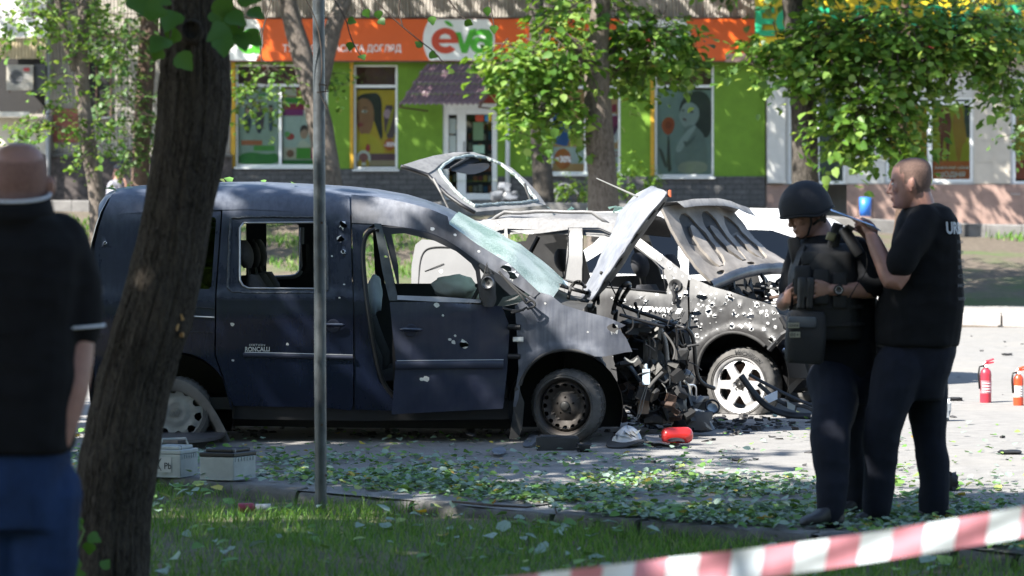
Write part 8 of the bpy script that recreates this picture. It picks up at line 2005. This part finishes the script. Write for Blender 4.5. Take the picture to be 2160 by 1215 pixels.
# curved bumper remains beside the hatchback wheel, plus headlamp unit and motor
bump_r = thing('bumper_wreck', 'torn black bumper arc with bright lamp bits before the hatchback wheel', 'bumper', tuple(G(1650, 880)))
for pts, r_, mm in (([(1563, 792, .36), (1590, 830, .26), (1618, 860, .12), (1660, 876, .04), (1710, 878, .03)], .030, m_black_pl), ([(1580, 790, .36), (1625, 815, .26), (1670, 838, .16), (1720, 858, .1)], .016, m_black_pl), ([(1600, 810, .3), (1640, 846, .16), (1680, 862, .08)], .020, m_dust_pl), ([(1660, 850, .1), (1700, 858, .08), (1715, 866, .05)], .016, m_dust_pl)):
    mb = MB(); mb.tube([P(p.x, p.y, 18.9) for p in smooth_poly([Vector((q[0], q[1])) for q in pts], 2, False)], r_, 8, flat=.55); mb.build('bumper_strip', mm, bump_r, True)
mb = MB(); q = [P(1611, 838, 18.85), P(1640, 824, 18.85), P(1640, 842, 18.85), P(1622, 850, 18.85)]; mb.prism(q, (0, .03, 0)); mb.build('lamp_bit', mat('bright blue white plastic', (.65, .72, .8), .3), bump_r)
mb = MB(); mb.prism([P(1660, 846, 18.85), P(1678, 856, 18.85), P(1676, 866, 18.85), P(1662, 862, 18.85)], (0, .04, 0)); mb.build('lamp_bit', m_bat, bump_r)
motor = thing('cooling_fan_motor', 'broken fan motor and lamp ring lying between the two wrecks', 'motor', tuple(G(1490, 890)))
hull_lump(G(1478, 888, .1), (.11, .09, .09), mat('blue black casing', (.035, .045, .06), .45, var=.4), 'motor_case', motor, 33); hull_lump(G(1440, 890, .05), (.10, .08, .05), m_black_pl, 'motor_case', motor, 34)
mb = MB(); mb.lathe([(.05 + .008 * math.cos(a_), .008 * math.sin(a_)) for a_ in np.linspace(0, 6.283, 8)], P(1503, 858, 18.6), (.2, -1, .35), 22); mb.build('lamp_ring', m_black_pl, motor, True)
mb = MB(); mb.lathe([(.04, 0), (.03, -.02), (.001, -.025)], P(1503, 862, 18.62), (.2, -1, .35), 18); mb.build('lamp_lens', mat('pale lens', (.5, .6, .68), .15), motor, True)
mb = MB(); mb.tube([P(1455, 868, 18.6), P(1472, 850, 18.6), P(1482, 836, 18.6)], [.03, .026, .02], 8); mb.build('motor_arm', m_alu, motor, True)
# scattered small fragments
random.seed(77)
frs = MB(); 
for k in range(420):
    if k < 260: x, y = random.gauss(1480, 130), random.gauss(893, 14)
    elif k < 340: x, y = random.uniform(480, 1150), random.uniform(888, 925)
    else: x, y = random.uniform(1200, 2160), random.uniform(700, 1010)
    g = G(x, y); s_ = random.uniform(.006, .03) * (1 if k < 340 else .8); mb = frs
    mb.box(g + Vector((-s_, -s_ * .7, .0)), g + Vector((s_, s_ * .7, s_ * random.uniform(.3, 1.0))), rot=Matrix.Rotation(random.uniform(0, 3), 3, 'Z'), jit=s_ * .45)
tag(frs.build('rubble', mat('burnt crumbs', (.05, .048, .048), .8, var=.6, scale=40), None), 'small burnt crumbs and fragments strewn over the road', 'rubble', kind='stuff')
for k, (x, y, w_, h_, lb) in enumerate([(1700, 700, 60, 14, 'a'), (2125, 750, 26, 5, 'dark twisted scrap on the sunlit road behind the extinguishers'), (2130, 958, 60, 9, 'long dark twisted scrap on the sunlit road at the right edge'), (2015, 845, 40, 8, 'flat dark scrap on the road left of the extinguishers'), (1420, 990, 14, 5, 'small grey stone on the leaf litter right of the cylinder'), (2110, 690, 12, 5, 'tiny dark scrap at the foot of the far kerb')]):
    if lb == 'a': continue
    o = hull_lump(G(x, y) + Vector((0, 0, .015)), (w_ / 2 * G(x, y).y / FPX, .05, h_ / 2 * G(x, y).y / FPX), m_black_pl if k != 4 else m_conc, 'scrap_piece', None, 60 + k); tag(o, lb, 'debris', 'wreckage on the road')
bt_ = thing('bottle', 'crumpled clear plastic sheet behind the leg of the man in the t-shirt', 'plastic', tuple(G(1992, 890)))
o = hull_lump(G(1992, 888) + Vector((0, 0, .08)), (.05, .06, .10), mat('cloudy plastic', (.4, .43, .46), .3, var=.3), 'sheet', bt_, 71)
# blue street bin by the plinth
gb = P(1825, 470, 56.5); bn = thing('litter_bin', 'bright blue litter bin on a thin frame before the brown plinth', 'bin', (gb.x, gb.y, z_build(gb.x)))
s_ = FPX / 56.5
mb = MB(); z0 = CAMH - (456 - HORIZ) / s_; z1 = CAMH - (416 - HORIZ) / s_; mb.lathe([(.001, z0), (.125, z0), (.135, z1), (.125, z1), (.115, z0 + .02)], (gb.x, gb.y, 0), (0, 0, 1), 20); mb.build('bucket', mat('bright blue enamel', (.03, .16, .55), .4, var=.2), bn, True)
for dx in (-.16, .16):
    mb = MB(); mb.tube([(gb.x + dx, gb.y, z_build(gb.x)), (gb.x + dx, gb.y, z1 - .05), (gb.x, gb.y, z1 - .05)], .014, 6); mb.build('bin_frame', m_brown, bn)
# sacks and a bent hoop by the shop door
gs = P(1064, 424, 58.0); sk_ = thing('plastic_sacks', 'heap of grey wrapped sacks beside the shop door step', 'sacks', tuple(gs))
for k, (dx, dz, r_) in enumerate(((-.15, .12, .2), (.15, .12, .2), (0, .3, .19))): hull_lump(gs + Vector((dx, 0, dz)), (r_, .2, r_ * .7), mat('grey stretch film', (.17, .18, .2), .35, var=.2, scale=10), 'sack', sk_, 80 + k)
gh = P(1195, 428, 56.0); hp_ = thing('wire_hoop', 'bent grey wire hoop standing between the two trunks', 'hoop', tuple(gh))
for k in range(2):
    mb = MB(); mb.tube([P(1165 + 25 * (1 - math.cos(t)) + k * 8, 425 - (38 - 8 * k) * math.sin(t), 56.0) for t in np.linspace(0, 2.6, 12)], .012, 6); mb.build('hoop_wire', m_zinc, hp_)
# ================================================================== GRASS AND FALLEN LEAVES
def scatter_blades(name, xy, zf, h, w, m, lean=.5, parent=None):
    n = len(xy); z = np.array([zf(x, y) for x, y in xy]); a = rng.uniform(0, 6.283, n); hh = h * rng.uniform(.45, 1.35, n); ww = w * rng.uniform(.6, 1.3, n); ln = rng.normal(0, lean, (n, 2)) * hh[:, None]
    V = np.zeros((n, 5, 3)); cx, sx = np.cos(a) * ww / 2, np.sin(a) * ww / 2
    base = np.stack([xy[:, 0], xy[:, 1], z - .01], 1)
    V[:, 0] = base - np.stack([cx, sx, 0 * z], 1); V[:, 1] = base + np.stack([cx, sx, 0 * z], 1)
    mid = base + np.stack([ln[:, 0] * .35, ln[:, 1] * .35, hh * .6], 1); V[:, 2] = mid + np.stack([cx, sx, 0 * z], 1) * .7; V[:, 3] = mid - np.stack([cx, sx, 0 * z], 1) * .7
    V[:, 4] = base + np.stack([ln[:, 0], ln[:, 1], hh], 1)
    me = bpy.data.meshes.new(name); me.vertices.add(n * 5); me.vertices.foreach_set('co', V.ravel().astype(np.float32))
    F = np.array([0, 1, 2, 0, 2, 3, 3, 2, 4])[None] + (np.arange(n) * 5)[:, None]
    me.loops.add(F.size); me.loops.foreach_set('vertex_index', F.ravel().astype(np.int32)); me.polygons.add(n * 3); me.polygons.foreach_set('loop_start', np.arange(0, F.size, 3, dtype=np.int32))
    me.update(calc_edges=True); me.materials.append(m); o = bpy.data.objects.new(name, me); C.objects.link(o); return o
m_grass = leaf_mat('verge grass', [(0, (.04, .11, .016)), (.4, (.08, .19, .028)), (.75, (.12, .25, .04)), (1, (.22, .27, .09))], .3, .55, .25)
n = 90000; X = rng.uniform(-3.4, 3.4, n); Yg = rng.uniform(8.6, 15.2, n); ky = np.interp(X, [k[0] for k in KERB], [k[1] for k in KERB])
patch = np.array([nz((x * 1.3, y * 1.3, 0), 1, 5) for x, y in zip(X, Yg)])
keep = (Yg < ky - .02) & (rng.uniform(0, 1, n) < np.clip(.85 + patch * 1.1 - .55 * np.exp(-(ky - Yg) / .25), .08, 1)) & (np.abs(X) < Yg * .215 + .3)
xy = np.stack([X, Yg], 1)[keep]
tag(scatter_blades('grass', xy, lambda x, y: z_terr(x, y), .065, .0048, m_grass), 'short green grass of the near verge', 'grass', kind='stuff')
# far lawn tufts
n = 26000; X = rng.uniform(-13, 13, n); Yg = rng.uniform(40, 52, n)
pt = np.array([nz((x * .35, y * .35, 0), 1, 8) for x, y in zip(X, Yg)]); keep = pt > .02 + .35 * (X > 4)
tag(scatter_blades('lawn', np.stack([X, Yg], 1)[keep], lambda x, y: z_terr(x, y), .14, .03, m_leaf_far if False else m_grass), 'sparse lawn between the far footpath and the shops', 'grass', kind='stuff')
# fallen leaves: pale undersides and green tops
m_fall = leaf_mat('fallen linden leaves', [(0, (.19, .27, .21)), (.38, (.24, .32, .26)), (.50, (.11, .22, .06)), (.75, (.08, .19, .03)), (.90, (.17, .28, .07)), (.965, (.3, .35, .11)), (.98, (.42, .34, .05)), (1, (.34, .22, .04))], .15, .6, .3)
def litter(name, n, xr, yr, dens, z0, size, label):
    X = rng.uniform(*xr, n); Yg = rng.uniform(*yr, n); keep = rng.uniform(0, 1, n) < np.array([dens(x, y) for x, y in zip(X, Yg)]); X, Yg = X[keep], Yg[keep]; k = len(X)
    pos = np.stack([X, Yg, np.array([z0(x, y) for x, y in zip(X, Yg)]) + rng.uniform(.004, .03, k)], 1)
    nr = unit(np.stack([rng.normal(0, .28, k), rng.normal(0, .28, k), np.ones(k)], 1)); a = rng.uniform(0, 6.283, k); tp = np.stack([np.cos(a), np.sin(a), rng.normal(0, .15, k)], 1)
    return tag(leaves_mesh(name, pos, nr, tp, size * rng.uniform(.35, 1.4, k), m_fall), label, 'leaves', kind='stuff')
def d_road(x, y):
    k = y - kerb_y(x)
    if k < -.02: return 0
    cl = np.clip(.55 + nz((x * 1.3, y * 1.6, 0), 1, 21) * 1.3, 0.06, 1)
    near_d = math.exp(-max(0, k - 1.3) / .75) * (1.0 if k > .15 else .6)
    left = interp(x, [(-1.6, .2), (-.8, .5), (.4, 1.)])
    return cl * max(near_d, .05 * math.exp(-k / 4)) * left
litter('fallen_leaves', 170000, (-3.2, 3.6), (11, 19.5), d_road, lambda x, y: .004 + .016 * (y - kerb_y(x) < .2), .043, 'fallen linden leaves strewn over the road by the kerb')
def d_verge(x, y):
    k = kerb_y(x) - y
    return 0 if k < .02 else np.clip(.35 + nz((x * 1.5, y * 1.5, 0), 1, 31) * 1.3, .03, 1) * (.35 + .65 * math.exp(-k / .5))
litter('leaf_litter', 5200, (-3.2, 3.4), (8.8, 15), d_verge, lambda x, y: z_terr(x, y) + .02, .068, 'fallen linden leaves lying in the verge grass')
# a fallen stick on the kerb and weeds at the trunk foot
mb = MB(); mb.tube([G(951, 1058, .02), G(1040, 1066, .03), G(1110, 1070, .02), G(1172, 1062, .03)], [.006, .007, .006, .004], 6); mb.tube([G(1168, 1064, .03), G(1174, 1082, .01)], .005, 5); tag(mb.build('fallen_stick', m_twig, None), 'thin dead stick lying along the kerb among leaves', 'stick')
wd2 = thing('weed', 'young leafy weed growing at the foot of the dark trunk', 'weed', tuple(G(155, 1215, -.08)))
wp_ = P(160, 1210, YT - .4); mb = MB(); mb.tube([P(150, 1230, YT - .4), P(166, 1150, YT - .4), P(178, 1120, YT - .4), P(160, 1090, YT - .4)], .004, 5); mb.build('stem', mat('green stem', (.08, .16, .03), .6), wd2)
for px, py, sz, an in ((160, 1092, .055, -60), (185, 1130, .06, -10), (190, 1142, .06, -70), (140, 1160, .05, 170), (150, 1210, .06, -20), (160, 1200, .05, 60), (215, 1200, .05, 80)): hang_leaf(px, py, YT - .4, sz, an, wd2)
# big pale leaves on the van roof
lr = leaves_mesh('roof_leaves', np.array([tuple(vc.at(x, y, -.45)) for x, y in ((246, 402), (262, 398), (475, 384), (490, 383), (560, 384), (620, 386))]), unit(rng.normal(size=(6, 3)) * .3 + np.array([0, -.4, 1])), rng.normal(size=(6, 3)), np.array([.09, .07, .07, .08, .05, .05]), m_fall); tag(lr, 'few torn leaves lying on the blue van roof', 'leaves', kind='stuff')
